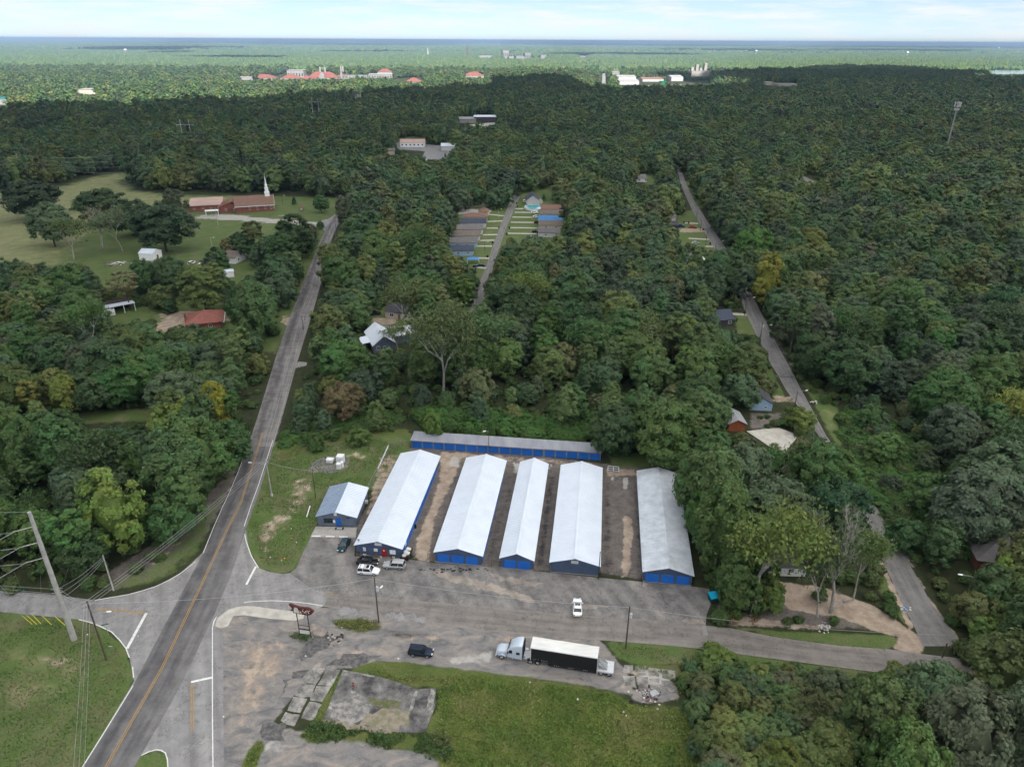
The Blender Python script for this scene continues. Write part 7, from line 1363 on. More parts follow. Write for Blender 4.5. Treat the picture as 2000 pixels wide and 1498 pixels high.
def limb_mesh(name, seed, H, R_, base, mat='bark', nb=7, r=.26, lean=.5):
    g = random.Random(seed); m = MB(); top = H * .8; pts = [(0, 0, 0)]
    for k in range(1, 5): pts.append((g.uniform(-.25, .25) * lean * k, g.uniform(-.25, .25) * lean * k, top * k / 4))
    for k in range(4): m.tube(pts[k], pts[k + 1], r * (1 - k * .2) * (1.25 if k == 0 else 1), r * (1 - (k + 1) * .2), 6, caps=False)
    for i in range(nb):
        z0 = base * .75 + (top - base * .75) * g.random() * .8; a = i * 2.4 + g.uniform(-.4, .4); ln = R_ * g.uniform(.55, .85)
        k = min(3, int(z0 / top * 4)); f = z0 / top * 4 - k; s = [pts[k][j] + (pts[k + 1][j] - pts[k][j]) * f for j in range(3)]
        mid = (s[0] + math.cos(a) * ln * .5, s[1] + math.sin(a) * ln * .5, z0 + ln * .35); e = (s[0] + math.cos(a) * ln, s[1] + math.sin(a) * ln, z0 + ln * .75)
        m.tube(s, mid, r * .45, r * .28, 5, caps=False); m.tube(mid, e, r * .28, r * .08, 4, caps=False)
    return m.mesh(name, mat)
MIDS = []
def bare_mesh(name, seed, H, R_, mat='pale_bark', depth=5, r=.30, spread=.62, first=.24):
    """leafless branching crown"""
    g = random.Random(seed); m = MB(); tips = []; mids = []
    def grow(p, d, ln, rad, k):
        q = p
        n = 2 if k > 1 else 3
        for i in range(n):
            d = (d + Vector((g.gauss(0, .13), g.gauss(0, .13), g.gauss(.02, .08)))).normalized(); e = q + d * ln / n
            m.tube(q, e, rad * (1 - .35 * i / n), rad * (1 - .35 * (i + 1) / n), 5 if k < 3 else 3, caps=False); q = e
        if k >= 2 and k < depth and g.random() < .6: mids.append(q.copy())
        if k >= depth: tips.append(q); return
        for i in range(3 if k < 2 else g.choice((2, 3))):
            a = g.uniform(0, 6.28); up = Vector((math.cos(a), math.sin(a), 0))
            nd = (d * (1 - spread * .35) + up * spread * g.uniform(.7, 1.25) + Vector((0, 0, .12))).normalized(); grow(q, nd, ln * g.uniform(.62, .84), rad * .60, k + 1)
    grow(Vector((0, 0, 0)), Vector((0, 0, 1)), H * first, r, 0)
    s = H / max(t.z for t in tips); rr = R_ / max(1e-3, sorted(math.hypot(t.x, t.y) for t in tips)[int(len(tips) * .80)])
    MIDS[:] = [(t.x * rr, t.y * rr, t.z * s) for t in mids]
    m.v = [(x * rr, y * rr, z * s) for x, y, z in m.v]; return m.mesh(name, mat), [(t.x * rr, t.y * rr, t.z * s) for t in tips]
def sparse(name, seed, tips, frac, n, size, spread=.9):
    g = np.random.default_rng(seed); tp = np.array(tips); sel = tp[g.random(len(tp)) < frac]; m = len(sel) * n
    pos = np.repeat(sel, n, 0) + g.normal(size=(m, 3)) * spread * np.array([1, 1, .6]); nr = unit(g.normal(size=(m, 3)) + np.array([0, 0, .8])); ax = unit(np.cross(nr, g.normal(size=(m, 3)))); ay = np.cross(nr, ax); s = size * g.uniform(.5, 1.2, m); q = g.uniform(0, 6.28, m)
    V = np.concatenate([pos + (ax * np.cos(q + k * 2.1)[:, None] + ay * np.sin(q + k * 2.1)[:, None]) * s[:, None] for k in range(3)]); i = np.arange(m)
    hue = np.repeat(g.random(len(sel)), n); K = np.stack([hue, np.clip(g.normal(.5, .2, m), 0, 1), np.zeros(m), np.ones(m)], 1)
    return tri_mesh(name, V, np.stack([i, m + i, 2 * m + i], 1), 'leaf', np.tile(K, (3, 1)))

SH = {}   # near prototypes: shape -> list of (crown mesh, trunk mesh, H, R)
def reg(kind, *a): SH.setdefault(kind, []).append(a)
for s in range(4): reg('spreading', crown('crown', 10 + s, 14, 6.4, 2.6, 'oak', 96, 56, .32), limb_mesh('trunk', s, 14, 6.0, 4), 14, 6.4)
for s in range(4): reg('tall oval', crown('crown', 20 + s, 16, 4.6, 2.6, 'oval', 88, 52, .31), limb_mesh('trunk', 30 + s, 16, 4.2, 5), 16, 4.6)
for s in range(2): reg('pine', crown('crown', 40 + s, 18, 4.0, 8.5, 'pine', 60, 52, .28), limb_mesh('trunk', 40 + s, 18, 3.4, 10, 'bark', 9, .24, .25), 18, 4.0)
reg('conical', crown('crown', 50, 8, 2.0, .4, 'cone', 46, 40, .30), limb_mesh('trunk', 50, 8, 1.5, 1, nb=3, r=.14), 8, 2.0)
for s in range(3): reg('bushy', crown('crown', 60 + s, 6, 2.9, .2, 'oak', 64, 50, .25), limb_mesh('trunk', 60 + s, 6, 2.4, 1, nb=5, r=.12), 6, 2.9)
for s in range(2):
    b, tips = bare_mesh('trunk', 70 + s, 14, 5.6, r=.19); reg('half-bare', sparse('crown', 70 + s, tips + MIDS, .62, 16, .38, 1.1), b, 14, 5.6)
for s in range(2):
    b, tips = bare_mesh('trunk', 75 + s, 14, 6.2, r=.14, first=.13, spread=.70); reg('airy', sparse('crown', 75 + s, tips + MIDS + MIDS, .8, 26, .31, 1.35), b, 14, 6.2)
b, tips = bare_mesh('trunk', 81, 12, 6.0, depth=6, r=.28); reg('leafless', sparse('crown', 81, tips, .12, 7, .3), b, 12, 6.0)
# stuff prototypes (never in view by themselves: only their instances are)
PCOL = {}
def proto(cname, meshes):
    c = bpy.data.collections.new(cname)
    for i, me in enumerate(meshes):
        o = bpy.data.objects.new('%s_%02d' % (cname, i), me); c.objects.link(o)
    PCOL[cname] = c
def joined(cr, tk):
    bm = bmesh.new(); bm.from_mesh(tk)
    me = cr.copy(); return me
proto('near_wood', [crown('w', 110 + s, 14, 6.2, 2.0, 'oak', 84, 48, .35, 'forest_leaf') for s in range(3)] + [crown('w', 120 + s, 16, 4.5, 2.0, 'oval', 74, 46, .33, 'forest_leaf') for s in range(3)] + [crown('w', 130, 17, 3.8, 6, 'pine', 50, 38, .36, 'forest_leaf')])
proto('mid_wood', [crown('w', 140 + s, 14, 6.4, 1, 'oak', 48, 18, .70, 'forest_leaf') for s in range(4)] + [crown('w', 150 + s, 16.5, 4.6, 1, 'oval', 44, 17, .66, 'forest_leaf') for s in range(3)] + [crown('w', 160, 18, 3.6, 5, 'pine', 32, 18, .6, 'forest_leaf')])
proto('far_wood', [crown('w', 170 + s, 14, 6.8, .5, 'oak', 22, 8, 1.35, 'forest_leaf') for s in range(3)] + [crown('w', 180 + s, 17, 4.8, .5, 'oval', 18, 8, 1.2, 'forest_leaf') for s in range(2)])
proto('scrub', [crown('w', 190 + s, 2.6, 1.7, .1, 'oak', 34, 26, .22, 'scrub_leaf') for s in range(4)])
proto('vine', [crown('w', 200 + s, 3.0, 2.6, .1, 'dome', 44, 34, .22, 'vine_leaf') for s in range(3)])
def tile(seed, n=46, size=64):
    g = np.random.default_rng(seed); iv, it = ico(2); V, T, K = [], [], []; k0 = 0
    for k in range(n):
        p = g.uniform(-size / 2, size / 2, 2); r = g.uniform(3.6, 6.6); h = g.uniform(11, 18)
        w = iv * np.array([r, r, h * .55]) * (1 + .22 * np.sin(iv @ g.normal(size=3) * 4 + g.uniform(0, 6)) + .16 * g.normal(size=len(iv)))[:, None] + np.array([p[0], p[1], h * .5])
        V.append(w); T.append(it + k0); k0 += len(iv); K.append(np.stack([np.full(len(iv), g.random()), np.clip(g.normal(.5, .2, len(iv)), 0, 1), np.full(len(iv), g.random()), np.ones(len(iv))], 1))
    return tri_mesh('w', np.concatenate(V), np.concatenate(T), 'forest_leaf', np.concatenate(K))
proto('tiles', [tile(210 + s) for s in range(4)])

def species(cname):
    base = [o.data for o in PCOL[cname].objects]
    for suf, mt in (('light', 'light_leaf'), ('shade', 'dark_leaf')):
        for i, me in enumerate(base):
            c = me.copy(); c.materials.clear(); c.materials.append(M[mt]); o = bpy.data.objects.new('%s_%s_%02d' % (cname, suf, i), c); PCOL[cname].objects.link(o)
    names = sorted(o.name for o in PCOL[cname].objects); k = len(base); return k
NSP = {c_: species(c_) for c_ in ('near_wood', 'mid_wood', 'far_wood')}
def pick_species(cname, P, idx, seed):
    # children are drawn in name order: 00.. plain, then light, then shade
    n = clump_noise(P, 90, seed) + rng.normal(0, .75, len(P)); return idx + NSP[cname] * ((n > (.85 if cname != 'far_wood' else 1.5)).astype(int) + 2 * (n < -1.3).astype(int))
def scatter(name, cname, pos, rz, scl, idx, label=None, cat=None):
    """ONE object of kind stuff: geometry-node instances of the prototypes in collection cname"""
    n = len(pos); me = bpy.data.meshes.new(name); me.vertices.add(n); me.vertices.foreach_set('co', np.ascontiguousarray(pos, np.float32).ravel())
    for nm, ty, ar, at in (('rz', 'FLOAT_VECTOR', np.stack([np.zeros(n), np.zeros(n), rz], 1), 'vector'), ('scl', 'FLOAT_VECTOR', scl, 'vector')):
        a = me.attributes.new(nm, ty, 'POINT'); a.data.foreach_set(at, np.ascontiguousarray(ar, np.float32).ravel())
    a = me.attributes.new('pick', 'INT', 'POINT'); a.data.foreach_set('value', np.asarray(idx, np.int32)); me.update()
    o = link(name, me); ng = bpy.data.node_groups.new(name, 'GeometryNodeTree')
    ng.interface.new_socket('Geometry', in_out='INPUT', socket_type='NodeSocketGeometry'); ng.interface.new_socket('Geometry', in_out='OUTPUT', socket_type='NodeSocketGeometry')
    N, L = ng.nodes, ng.links; gi, go = N.new('NodeGroupInput'), N.new('NodeGroupOutput'); ip = N.new('GeometryNodeInstanceOnPoints'); ci = N.new('GeometryNodeCollectionInfo')
    ci.inputs['Collection'].default_value = PCOL[cname]; ci.inputs['Separate Children'].default_value = True; ci.inputs['Reset Children'].default_value = True; ip.inputs['Pick Instance'].default_value = True
    def na(nm, dt): x = N.new('GeometryNodeInputNamedAttribute'); x.data_type = dt; x.inputs['Name'].default_value = nm; return x.outputs['Attribute']
    er = N.new('FunctionNodeEulerToRotation'); L.new(na('rz', 'FLOAT_VECTOR'), er.inputs[0]); L.new(er.outputs[0], ip.inputs['Rotation']); L.new(na('scl', 'FLOAT_VECTOR'), ip.inputs['Scale']); L.new(na('pick', 'INT'), ip.inputs['Instance Index'])
    L.new(gi.outputs[0], ip.inputs['Points']); L.new(ci.outputs[0], ip.inputs['Instance']); L.new(ip.outputs[0], go.inputs[0])
    md = o.modifiers.new('scatter', 'NODES'); md.node_group = ng
    return tag(o, label, cat, None, 'stuff')

# ------------------------------------------------------------------ where trees may stand
def inpoly(poly, P):
    poly = np.asarray(poly, float); ins = np.zeros(len(P), bool); b0, b1 = poly.min(0), poly.max(0)
    k = np.nonzero((P[:, 0] >= b0[0]) & (P[:, 0] <= b1[0]) & (P[:, 1] >= b0[1]) & (P[:, 1] <= b1[1]))[0]
    if not len(k): return ins
    Q = P[k]; r = np.zeros(len(k), bool); n = len(poly)
    for i in range(n):
        a, b = poly[i], poly[(i + 1) % n]; c = (a[1] > Q[:, 1]) != (b[1] > Q[:, 1])
        xi = a[0] + (Q[:, 1] - a[1]) * (b[0] - a[0]) / ((b[1] - a[1]) or 1e-9); r ^= c & (Q[:, 0] < xi)
    ins[k] = r; return ins
# parts of the picture where the ground or a building stays in view (photograph pixels)
KEEP = [
 [(-200, 1600), (-200, 1148), (90, 1152), (200, 1150), (300, 1108), (380, 1040), (432, 960), (462, 893), (490, 825), (500, 800), (522, 752), (538, 695), (557, 634), (590, 548), (612, 496), (630, 450), (640, 425), (678, 392), (690, 391), (676, 408), (668, 430), (652, 470), (640, 492), (628, 560), (608, 635), (592, 690), (603, 712), (586, 745), (566, 800), (552, 850), (560, 880), (640, 864), (740, 850), (802, 846), (806, 846), (860, 850), (1060, 868), (1172, 880), (1182, 898), (1245, 912), (1290, 912), (1300, 935), (1322, 1010), (1345, 1075), (1358, 1142), (1385, 1146), (1385, 1190), (1400, 1222), (1432, 1228), (1500, 1226), (1580, 1226), (1640, 1228), (1700, 1230), (1760, 1250), (1715, 1312), (1560, 1294), (1330, 1278), (1322, 1300), (1330, 1372), (1345, 1400), (1350, 1600)],
 [(1520, 1140), (1560, 1140), (1580, 1150), (1580, 1185), (1545, 1190), (1520, 1165)], [(1625, 1160), (1690, 1180), (1740, 1205), (1770, 1235), (1810, 1275), (1720, 1308), (1700, 1225), (1640, 1215)],
 [(1716, 1085), (1735, 1060), (1760, 1070), (1800, 1140), (1865, 1235), (1880, 1265), (1850, 1300), (1800, 1270), (1780, 1225), (1745, 1150)], [(1640, 850), (1654, 885), (1672, 925), (1750, 1040), (1762, 1070), (1740, 1062), (1695, 990), (1652, 925), (1625, 872)],
 [(1600, 845), (1580, 820), (1560, 790), (1534, 760), (1510, 735), (1505, 700), (1512, 690), (1480, 655), (1455, 608), (1446, 578), (1466, 575), (1490, 620), (1545, 720), (1580, 770), (1630, 800), (1642, 830), (1650, 885), (1622, 868)],
 [(1465, 788), (1508, 788), (1508, 803), (1465, 803)], [(1418, 808), (1456, 808), (1456, 838), (1418, 838)], [(1458, 842), (1520, 838), (1520, 872), (1490, 862)], [(1508, 770), (1552, 770), (1550, 784), (1508, 784)], [(1436, 614), (1454, 614), (1478, 648), (1440, 648)],
 [(1400, 610), (1432, 612), (1432, 638), (1412, 638)],
 [(1410, 498), (1428, 520), (1412, 500)], [(1318, 322), (1328, 322), (1342, 362), (1355, 385), (1375, 416), (1412, 472), (1428, 520), (1415, 520), (1388, 476), (1362, 435), (1345, 400), (1328, 362)], [(1322, 420), (1365, 418), (1395, 470), (1400, 490), (1370, 480), (1325, 460)], [(1334, 499), (1376, 504), (1374, 518), (1334, 514)], [(1258, 342), (1280, 345), (1285, 360), (1240, 358), (1242, 342)],
 [(1335, 355), (1350, 355), (1352, 362), (1338, 362)], [(1562, 340), (1598, 342), (1595, 358), (1575, 358)], [(1304, 420), (1320, 420), (1320, 432), (1304, 432)],
 [(880, 498), (900, 415), (897, 405), (960, 402), (965, 412), (990, 412), (1002, 382), (1018, 376), (1060, 374), (1092, 362), (1098, 366), (1062, 384), (1060, 410), (1100, 415), (1100, 440), (1095, 458), (1050, 463), (1010, 463), (992, 462), (970, 488), (955, 535), (940, 535), (920, 520), (920, 505)],
 [(930, 562), (945, 570), (945, 596), (922, 603)], [(870, 592), (920, 600), (918, 628), (880, 625)], [(722, 634), (745, 628), (775, 640), (818, 645), (818, 672), (770, 672), (755, 668), (745, 692), (728, 692), (716, 665)], [(722, 606), (750, 604), (770, 620), (760, 632), (722, 632)], [(1134, 604), (1162, 604), (1162, 630), (1145, 630)], [(815, 684), (843, 690), (843, 705), (822, 700)],
 # church meadow and the yards
 [(-200, 392), (60, 366), (242, 330), (246, 362), (335, 374), (380, 376), (460, 378), (525, 372), (600, 384), (668, 388), (640, 420), (615, 435), (560, 440), (520, 455), (500, 470), (462, 470), (440, 500), (390, 512), (360, 520), (330, 522), (270, 545), (215, 562), (190, 545), (150, 500), (120, 520), (60, 505), (-200, 520)],
 [(230, 600), (300, 598), (335, 612), (420, 605), (460, 615), (462, 640), (425, 636), (405, 641), (355, 640), (310, 645), (300, 618), (240, 630), (215, 620), (200, 618), (205, 600)], [(555, 610), (590, 600), (575, 640), (545, 640), (540, 625)], [(430, 505), (466, 498), (470, 520), (500, 520), (495, 545), (440, 545)], [(510, 648), (540, 655), (530, 700), (518, 700)], [(600, 500), (630, 470), (622, 520), (600, 540)], [(140, 806), (290, 796), (318, 822), (150, 832)],
 [(770, 270), (835, 268), (830, 278), (850, 284), (892, 286), (892, 294), (870, 300), (850, 310), (826, 304), (780, 290)], [(895, 232), (968, 229), (968, 242), (945, 245), (895, 240)],
 [(492, 155), (510, 148), (540, 148), (562, 140), (596, 140), (612, 148), (636, 138), (664, 150), (716, 150), (722, 143), (764, 141), (770, 154), (792, 152), (825, 151), (825, 160), (790, 160), (760, 152), (660, 154), (600, 155)], [(468, 152), (492, 152), (492, 157), (468, 157)], [(908, 146), (946, 146), (946, 152), (908, 152)],
 [(1170, 134), (1184, 132), (1186, 165), (1176, 165)], [(1195, 142), (1212, 142), (1212, 146), (1195, 146)], [(1205, 154), (1250, 154), (1296, 158), (1332, 155), (1345, 158), (1385, 158), (1388, 164), (1300, 165), (1210, 168)], [(1350, 136), (1386, 136), (1386, 150), (1350, 152)], [(1115, 126), (1168, 126), (1168, 131), (1115, 131)], [(1924, 137), (2100, 136), (2100, 146), (1935, 146)], [(1904, 115), (1930, 115), (1930, 119), (1904, 119)],
 [(128, 114), (158, 114), (158, 118), (128, 118)], [(204, 114), (250, 114), (250, 118), (204, 118)], [(150, 178), (188, 178), (188, 184), (150, 184)], [(-20, 200), (20, 200), (20, 206), (-20, 206)], [(1490, 163), (1560, 163), (1560, 169), (1490, 169)], [(740, 294), (768, 294), (768, 302), (740, 302)],
]
for u0, v0, u1, v1 in [(982, 101, 995, 115), (1025, 106, 1037, 116), (935, 109, 962, 115), (1007, 111, 1024, 117), (1056, 109, 1067, 116), (1130, 110, 1146, 114), (1099, 114, 1108, 117), (995, 113, 1007, 116)]: KEEP.append([(u0, v0), (u1, v0), (u1, v1), (u0, v1)])
for u, v in ((1851, 268), (1855, 250), (366, 266), (617, 214), (700, 190)): KEEP.append([(u - 7, v - 6), (u + 7, v - 6), (u + 7, v + 6), (u - 7, v + 6)])
def rows_poly(Lp, Rp): return list(Lp) + list(Rp)[::-1]
NOTREE = [[(by_row(ML, v) - 6, v) for v in range(1660, 380, -20)] + [(by_row(MR, v) + 6, v) for v in range(385, 1660, 20)], [(u - 4, v) for u, v in RL] + [(u + 4, v) for u, v in RR[::-1]], SL + SR[::-1],
          [(912, 615), (930, 560), (958, 485), (992, 400), (1002, 378), (1018, 378), (975, 490), (955, 560), (950, 615)], [(700, 700), (722, 630), (825, 630), (830, 700)], [(745, 600), (812, 600), (815, 632), (745, 632)], [(870, 420), (960, 400), (955, 440), (930, 510), (870, 510)], [(1048, 405), (1105, 405), (1105, 470), (1045, 470)], [(1375, 605), (1440, 605), (1440, 645), (1375, 645)], [(1495, 1080), (1580, 1080), (1580, 1130), (1495, 1130)], [(1895, 1050), (2060, 1050), (2060, 1140), (1895, 1140)], [(1415, 800), (1460, 800), (1460, 846), (1415, 846)],
          [(1458, 775), (1512, 775), (1512, 808), (1458, 808)], [(1455, 838), (1535, 832), (1565, 850), (1530, 890), (1470, 860)], [(340, 580), (440, 590), (430, 655), (345, 655)], [(792, 820), (1190, 848), (1180, 905), (800, 880)], [(1236, 905), (1345, 915), (1370, 1145), (1245, 1140)], [(350, 380), (560, 375), (560, 425), (350, 425)], [(430, 490), (470, 490), (470, 520), (430, 520)]]
def free(P, h, r, keep=True):
    """True where a tree of height h and crown radius r at ground points P hides nothing that shows in the photograph"""
    n = len(P); h = np.broadcast_to(h, n); r = np.broadcast_to(r, n); ok = np.ones(n, bool)
    def px(dx, z): return PXA(np.stack([P[:, 0] + dx, P[:, 1], z], 1))[:, :2]
    S = [px(0, h * .98), px(r * .85, h * .62), px(-r * .85, h * .62), px(r * .55, h * .88), px(-r * .55, h * .88), px(0, h * .45), px(0, h * .02), px(r * .5, h * .25), px(-r * .5, h * .25)]
    for k in KEEP:
        for q in S: ok &= ~inpoly(k, q)
    for k in NOTREE: ok &= ~inpoly(k, S[6])
    return ok

# ------------------------------------------------------------------ hero trees, placed one by one
for k_ in PAL: PAL[k_] = (PAL[k_][0] * 1.48, PAL[k_][1] * 1.58, PAL[k_][2] * 1.42)
TREES = []    # (x, y, height, radius, shape, colour)
def hero(ub, vb, vt, wpx, shape, colour, h=None):
    x, y = G(ub, vb); h = h or hgt(ub, vb, vt); k = PXA(np.array([[x, y, h * .6]]))[0, 2]; TREES.append((x, y, h, wpx / 2 / F_PX * k, shape, colour, True))
for a in [(75, 428, 352, 104, 'spreading', 'dark green'), (108, 482, 396, 80, 'spreading', 'grey-green'), (200, 485, 405, 72, 'leafless', 'brownish'), (145, 508, 436, 60, 'half-bare', 'olive'), (207, 440, 368, 96, 'spreading', 'dark green'), (268, 462, 388, 84, 'spreading', 'dark green'), (326, 492, 394, 118, 'spreading', 'dark green'), (240, 492, 408, 66, 'half-bare', 'grey-green'), (347, 432, 366, 46, 'tall oval', 'grey-green'),
          (502, 508, 428, 46, 'pine', 'olive'), (480, 506, 452, 56, 'spreading', 'dark green'), (446, 492, 464, 26, 'bushy', 'brownish'), (582, 508, 417, 74, 'tall oval', 'dark green'), (552, 530, 452, 64, 'tall oval', 'dark green'), (628, 416, 380, 32, 'spreading', 'deep green'), (575, 400, 384, 11, 'conical', 'dark green'), (505, 668, 543, 98, 'spreading', 'mid green'), (405, 612, 510, 92, 'tall oval', 'olive'), (255, 606, 528, 54, 'pine', 'brownish'), (333, 612, 584, 28, 'bushy', 'dark green'), (565, 582, 545, 30, 'half-bare', 'grey-green'),
          (290, 580, 505, 60, 'spreading', 'deep green'), (340, 580, 500, 70, 'spreading', 'deep green'), (430, 530, 482, 44, 'bushy', 'deep green'), (1490, 606, 490, 56, 'tall oval', 'golden-green'), (1577, 520, 443, 74, 'spreading', 'yellow-green'), (1797, 545, 497, 48, 'spreading', 'golden-green'), (1708, 420, 371, 44, 'tall oval', 'bright green'), (1397, 548, 496, 52, 'spreading', 'yellow-green'), (1562, 838, 797, 62, 'bushy', 'yellow-green'), (986, 384, 332, 42, 'tall oval', 'grey-green'), (1125, 366, 324, 36, 'leafless', 'grey-green'),
          (1030, 632, 544, 84, 'airy', 'yellow-green'), (1088, 592, 513, 48, 'tall oval', 'brownish'), (866, 772, 602, 118, 'airy', 'olive'), (838, 752, 640, 70, 'tall oval', 'mid green'), (900, 760, 650, 70, 'tall oval', 'olive'), (840, 720, 605, 70, 'tall oval', 'yellow-green'), (790, 640, 545, 60, 'half-bare', 'olive'), (778, 690, 640, 44, 'half-bare', 'olive'), (820, 590, 528, 92, 'spreading', 'deep green'), (905, 598, 535, 52, 'tall oval', 'bright green'), (650, 560, 472, 60, 'tall oval', 'olive'), (735, 530, 450, 62, 'tall oval', 'mid green'), (700, 475, 418, 58, 'tall oval', 'bright green'), (665, 590, 545, 60, 'tall oval', 'olive'),
          (1468, 1202, 1002, 170, 'airy', 'yellow-green'), (1440, 1196, 1110, 80, 'bushy', 'mid green'), (1500, 1190, 1130, 60, 'bushy', 'bright green'), (1622, 1196, 1000, 124, 'leafless', 'grey-green'), (1596, 1205, 1060, 90, 'airy', 'grey-green'), (1666, 1172, 1050, 74, 'airy', 'olive'), (1400, 1130, 945, 130, 'spreading', 'mid green'), (1375, 1030, 868, 130, 'spreading', 'olive'), (1440, 990, 868, 104, 'spreading', 'grey-green'), (1500, 1060, 935, 130, 'spreading', 'grey-green'), (1580, 985, 860, 110, 'spreading', 'mid green'), (1625, 985, 880, 80, 'spreading', 'mid green'), (1620, 1050, 935, 110, 'spreading', 'blue-green'), (1383, 938, 838, 74, 'tall oval', 'mid green'), (1420, 1180, 1080, 70, 'tall oval', 'mid green'), (1352, 985, 893, 84, 'spreading', 'olive'), (1362, 1060, 960, 70, 'spreading', 'mid green'),
          (1360, 850, 755, 80, 'tall oval', 'mid green'), (1545, 960, 855, 60, 'half-bare', 'brownish'), (1400, 1300, 1268, 70, 'bushy', 'bright green'), (845, 860, 800, 40, 'bushy', 'bright green'), (700, 868, 838, 46, 'bushy', 'bright green'), (618, 880, 845, 36, 'bushy', 'deep green'), (1062, 392, 378, 9, 'conical', 'deep green'), (1013, 384, 370, 10, 'conical', 'deep green'), (1438, 630, 618, 6, 'conical', 'deep green'), (390, 870, 775, 80, 'tall oval', 'golden-green'), (340, 900, 790, 80, 'tall oval', 'yellow-green'), (430, 850, 745, 60, 'tall oval', 'golden-green'), (385, 810, 740, 70, 'tall oval', 'mid green'), (358, 678, 637, 64, 'spreading', 'mid green'), (412, 680, 641, 66, 'spreading', 'deep green'), (1790, 1440, 1305, 140, 'spreading', 'grey-green'), (1925, 1410, 1240, 150, 'tall oval', 'olive'), (2000, 1440, 1195, 160, 'spreading', 'olive'), (1850, 1550, 1345, 180, 'spreading', 'grey-green'), (1705, 1470, 1335, 130, 'spreading', 'olive'), (1970, 1580, 1350, 180, 'spreading', 'grey-green'), (1740, 1590, 1420, 150, 'spreading', 'olive'), (1985, 1310, 1160, 120, 'tall oval', 'deep green'), (1720, 905, 845, 74, 'bushy', 'mid green'), (1802, 1005, 925, 84, 'bushy', 'mid green'), (1692, 838, 790, 54, 'bushy', 'deep green'), (1852, 1065, 985, 96, 'bushy', 'mid green'), (1765, 1075, 1015, 70, 'bushy', 'deep green'), (1935, 1195, 1112, 100, 'spreading', 'deep green'), (1990, 1215, 1120, 90, 'spreading', 'mid green')]: hero(*a)
# ------------------------------------------------------------------ fill the woods
def jitter(spacing, ymin, ymax, xk=.80, pad=20):
    ys_ = np.arange(ymin, ymax, spacing); P = []
    for y in ys_:
        w = y * xk + pad; xs_ = np.arange(-w, w, spacing); P.append(np.stack([xs_, np.full(len(xs_), y)], 1))
    P = np.concatenate(P); return P + rng.uniform(-.46, .46, P.shape) * spacing
def clump_noise(P, sc_, seed):
    g = np.random.default_rng(seed); v = np.zeros(len(P))
    for k in range(7): d = g.normal(size=2); d /= np.linalg.norm(d); v += np.sin((P @ d) * 2 * math.pi / (sc_ * g.uniform(.5, 1.8)) + g.uniform(0, 6.28))
    return v / 2.6
def infr(P, h=8, mu=150, v0=0, v1=1650):
    q = PXA(np.c_[P, np.full(len(P), h)]); return (q[:, 2] > 5) & (q[:, 0] > -mu) & (q[:, 0] < 2000 + mu) & (q[:, 1] < v1)
hp = np.array([[t[0], t[1], t[3]] for t in TREES])
P = jitter(8.8, 66, 420); D_ = jitter(3.5, 66, 130); q_ = PXA(np.c_[D_, np.zeros(len(D_))])
P = np.concatenate([P, D_[(q_[:, 0] > 1290) & (q_[:, 0] < 1740) & (q_[:, 1] > 1265)]]); P = P[infr(P)]
for hx_, hy_, hr_ in hp: P = P[(P[:, 0] - hx_) ** 2 + (P[:, 1] - hy_) ** 2 > (hr_ * .75) ** 2]
PP = PXA(np.c_[P, np.zeros(len(P))]); hn = clump_noise(P, 70, 1); cn = clump_noise(P, 45, 2) + rng.normal(0, .55, len(P))
base_h = np.clip(14.6 + 2.2 * hn + rng.normal(0, 2.6, len(P)), 8, 22)
br = (PP[:, 0] > 1290) & (PP[:, 1] > 1265); low = br & (PP[:, 0] < 1720); base_h[br] = np.clip(9.5 + rng.normal(0, 1.5, br.sum()), 6, 13); base_h[low] = np.clip(4.6 + (PP[low, 1] - 1290) / 130 + rng.normal(0, .9, low.sum()), 2.5, 8)
kz = (PP[:, 0] > 1630) & (PP[:, 0] < 1800 + (PP[:, 1] - 800) * .3) & (PP[:, 1] > 790) & (PP[:, 1] < 1080); base_h[kz] = np.clip(4.5 + rng.normal(0, 1.6, kz.sum()), 2.4, 9)
edge = (PP[:, 1] > 775) & (PP[:, 1] < 860) & (PP[:, 0] > 560) & (PP[:, 0] < 1330); base_h[edge] = np.clip(9.0 + rng.normal(0, 2.2, edge.sum()), 4, 13)
fill = []
left = np.arange(len(P))
for f in (1.0, .72, .48, .30):
    h = base_h[left] * f; r = h * np.where(h < 6, .46, .38); ok = free(P[left], h, r)
    for i, hh in zip(left[ok], h[ok]): fill.append((i, hh))
    left = left[~ok]
def palette(c, u, v):
    if u > 1300 and v > 1380: tab = [(-1.6, 'brownish'), (-.5, 'mid green'), (.3, 'olive'), (9, 'yellow-green')]
    elif u > 1290 and v > 1265: tab = [(-.9, 'grey-green'), (-.2, 'deep green'), (.5, 'mid green'), (1.1, 'bright green'), (9, 'yellow-green')]
    elif u < 560 and v > 640: tab = [(-1.2, 'grey-green'), (-.9, 'dark green'), (-.2, 'deep green'), (.8, 'mid green'), (1.3, 'olive'), (9, 'yellow-green')]
    elif u > 1480: tab = [(-1.3, 'dark green'), (-.5, 'grey-green'), (.2, 'deep green'), (.9, 'mid green'), (1.5, 'olive'), (9, 'yellow-green')]
    else: tab = [(-1.9, 'brownish'), (-.9, 'dark green'), (-.1, 'deep green'), (.6, 'mid green'), (1.1, 'olive'), (1.5, 'bright green'), (9, 'yellow-green')]
    return next(n for t, n in tab if c < t)
cand, rest = [], []
for i, h in fill:
    u, v = PP[i, 0], PP[i, 1]; tv = PXA(np.array([[P[i, 0], P[i, 1], h]]))[0]; size = h / tv[2]
    vis = -30 < u < 2030 and tv[1] < 1490 and h > 4.0
    (cand if vis else rest).append((size, i, h))
cand.sort(reverse=True); NH = len(TREES); take = cand[:300 - NH]; rest += cand[300 - NH:]
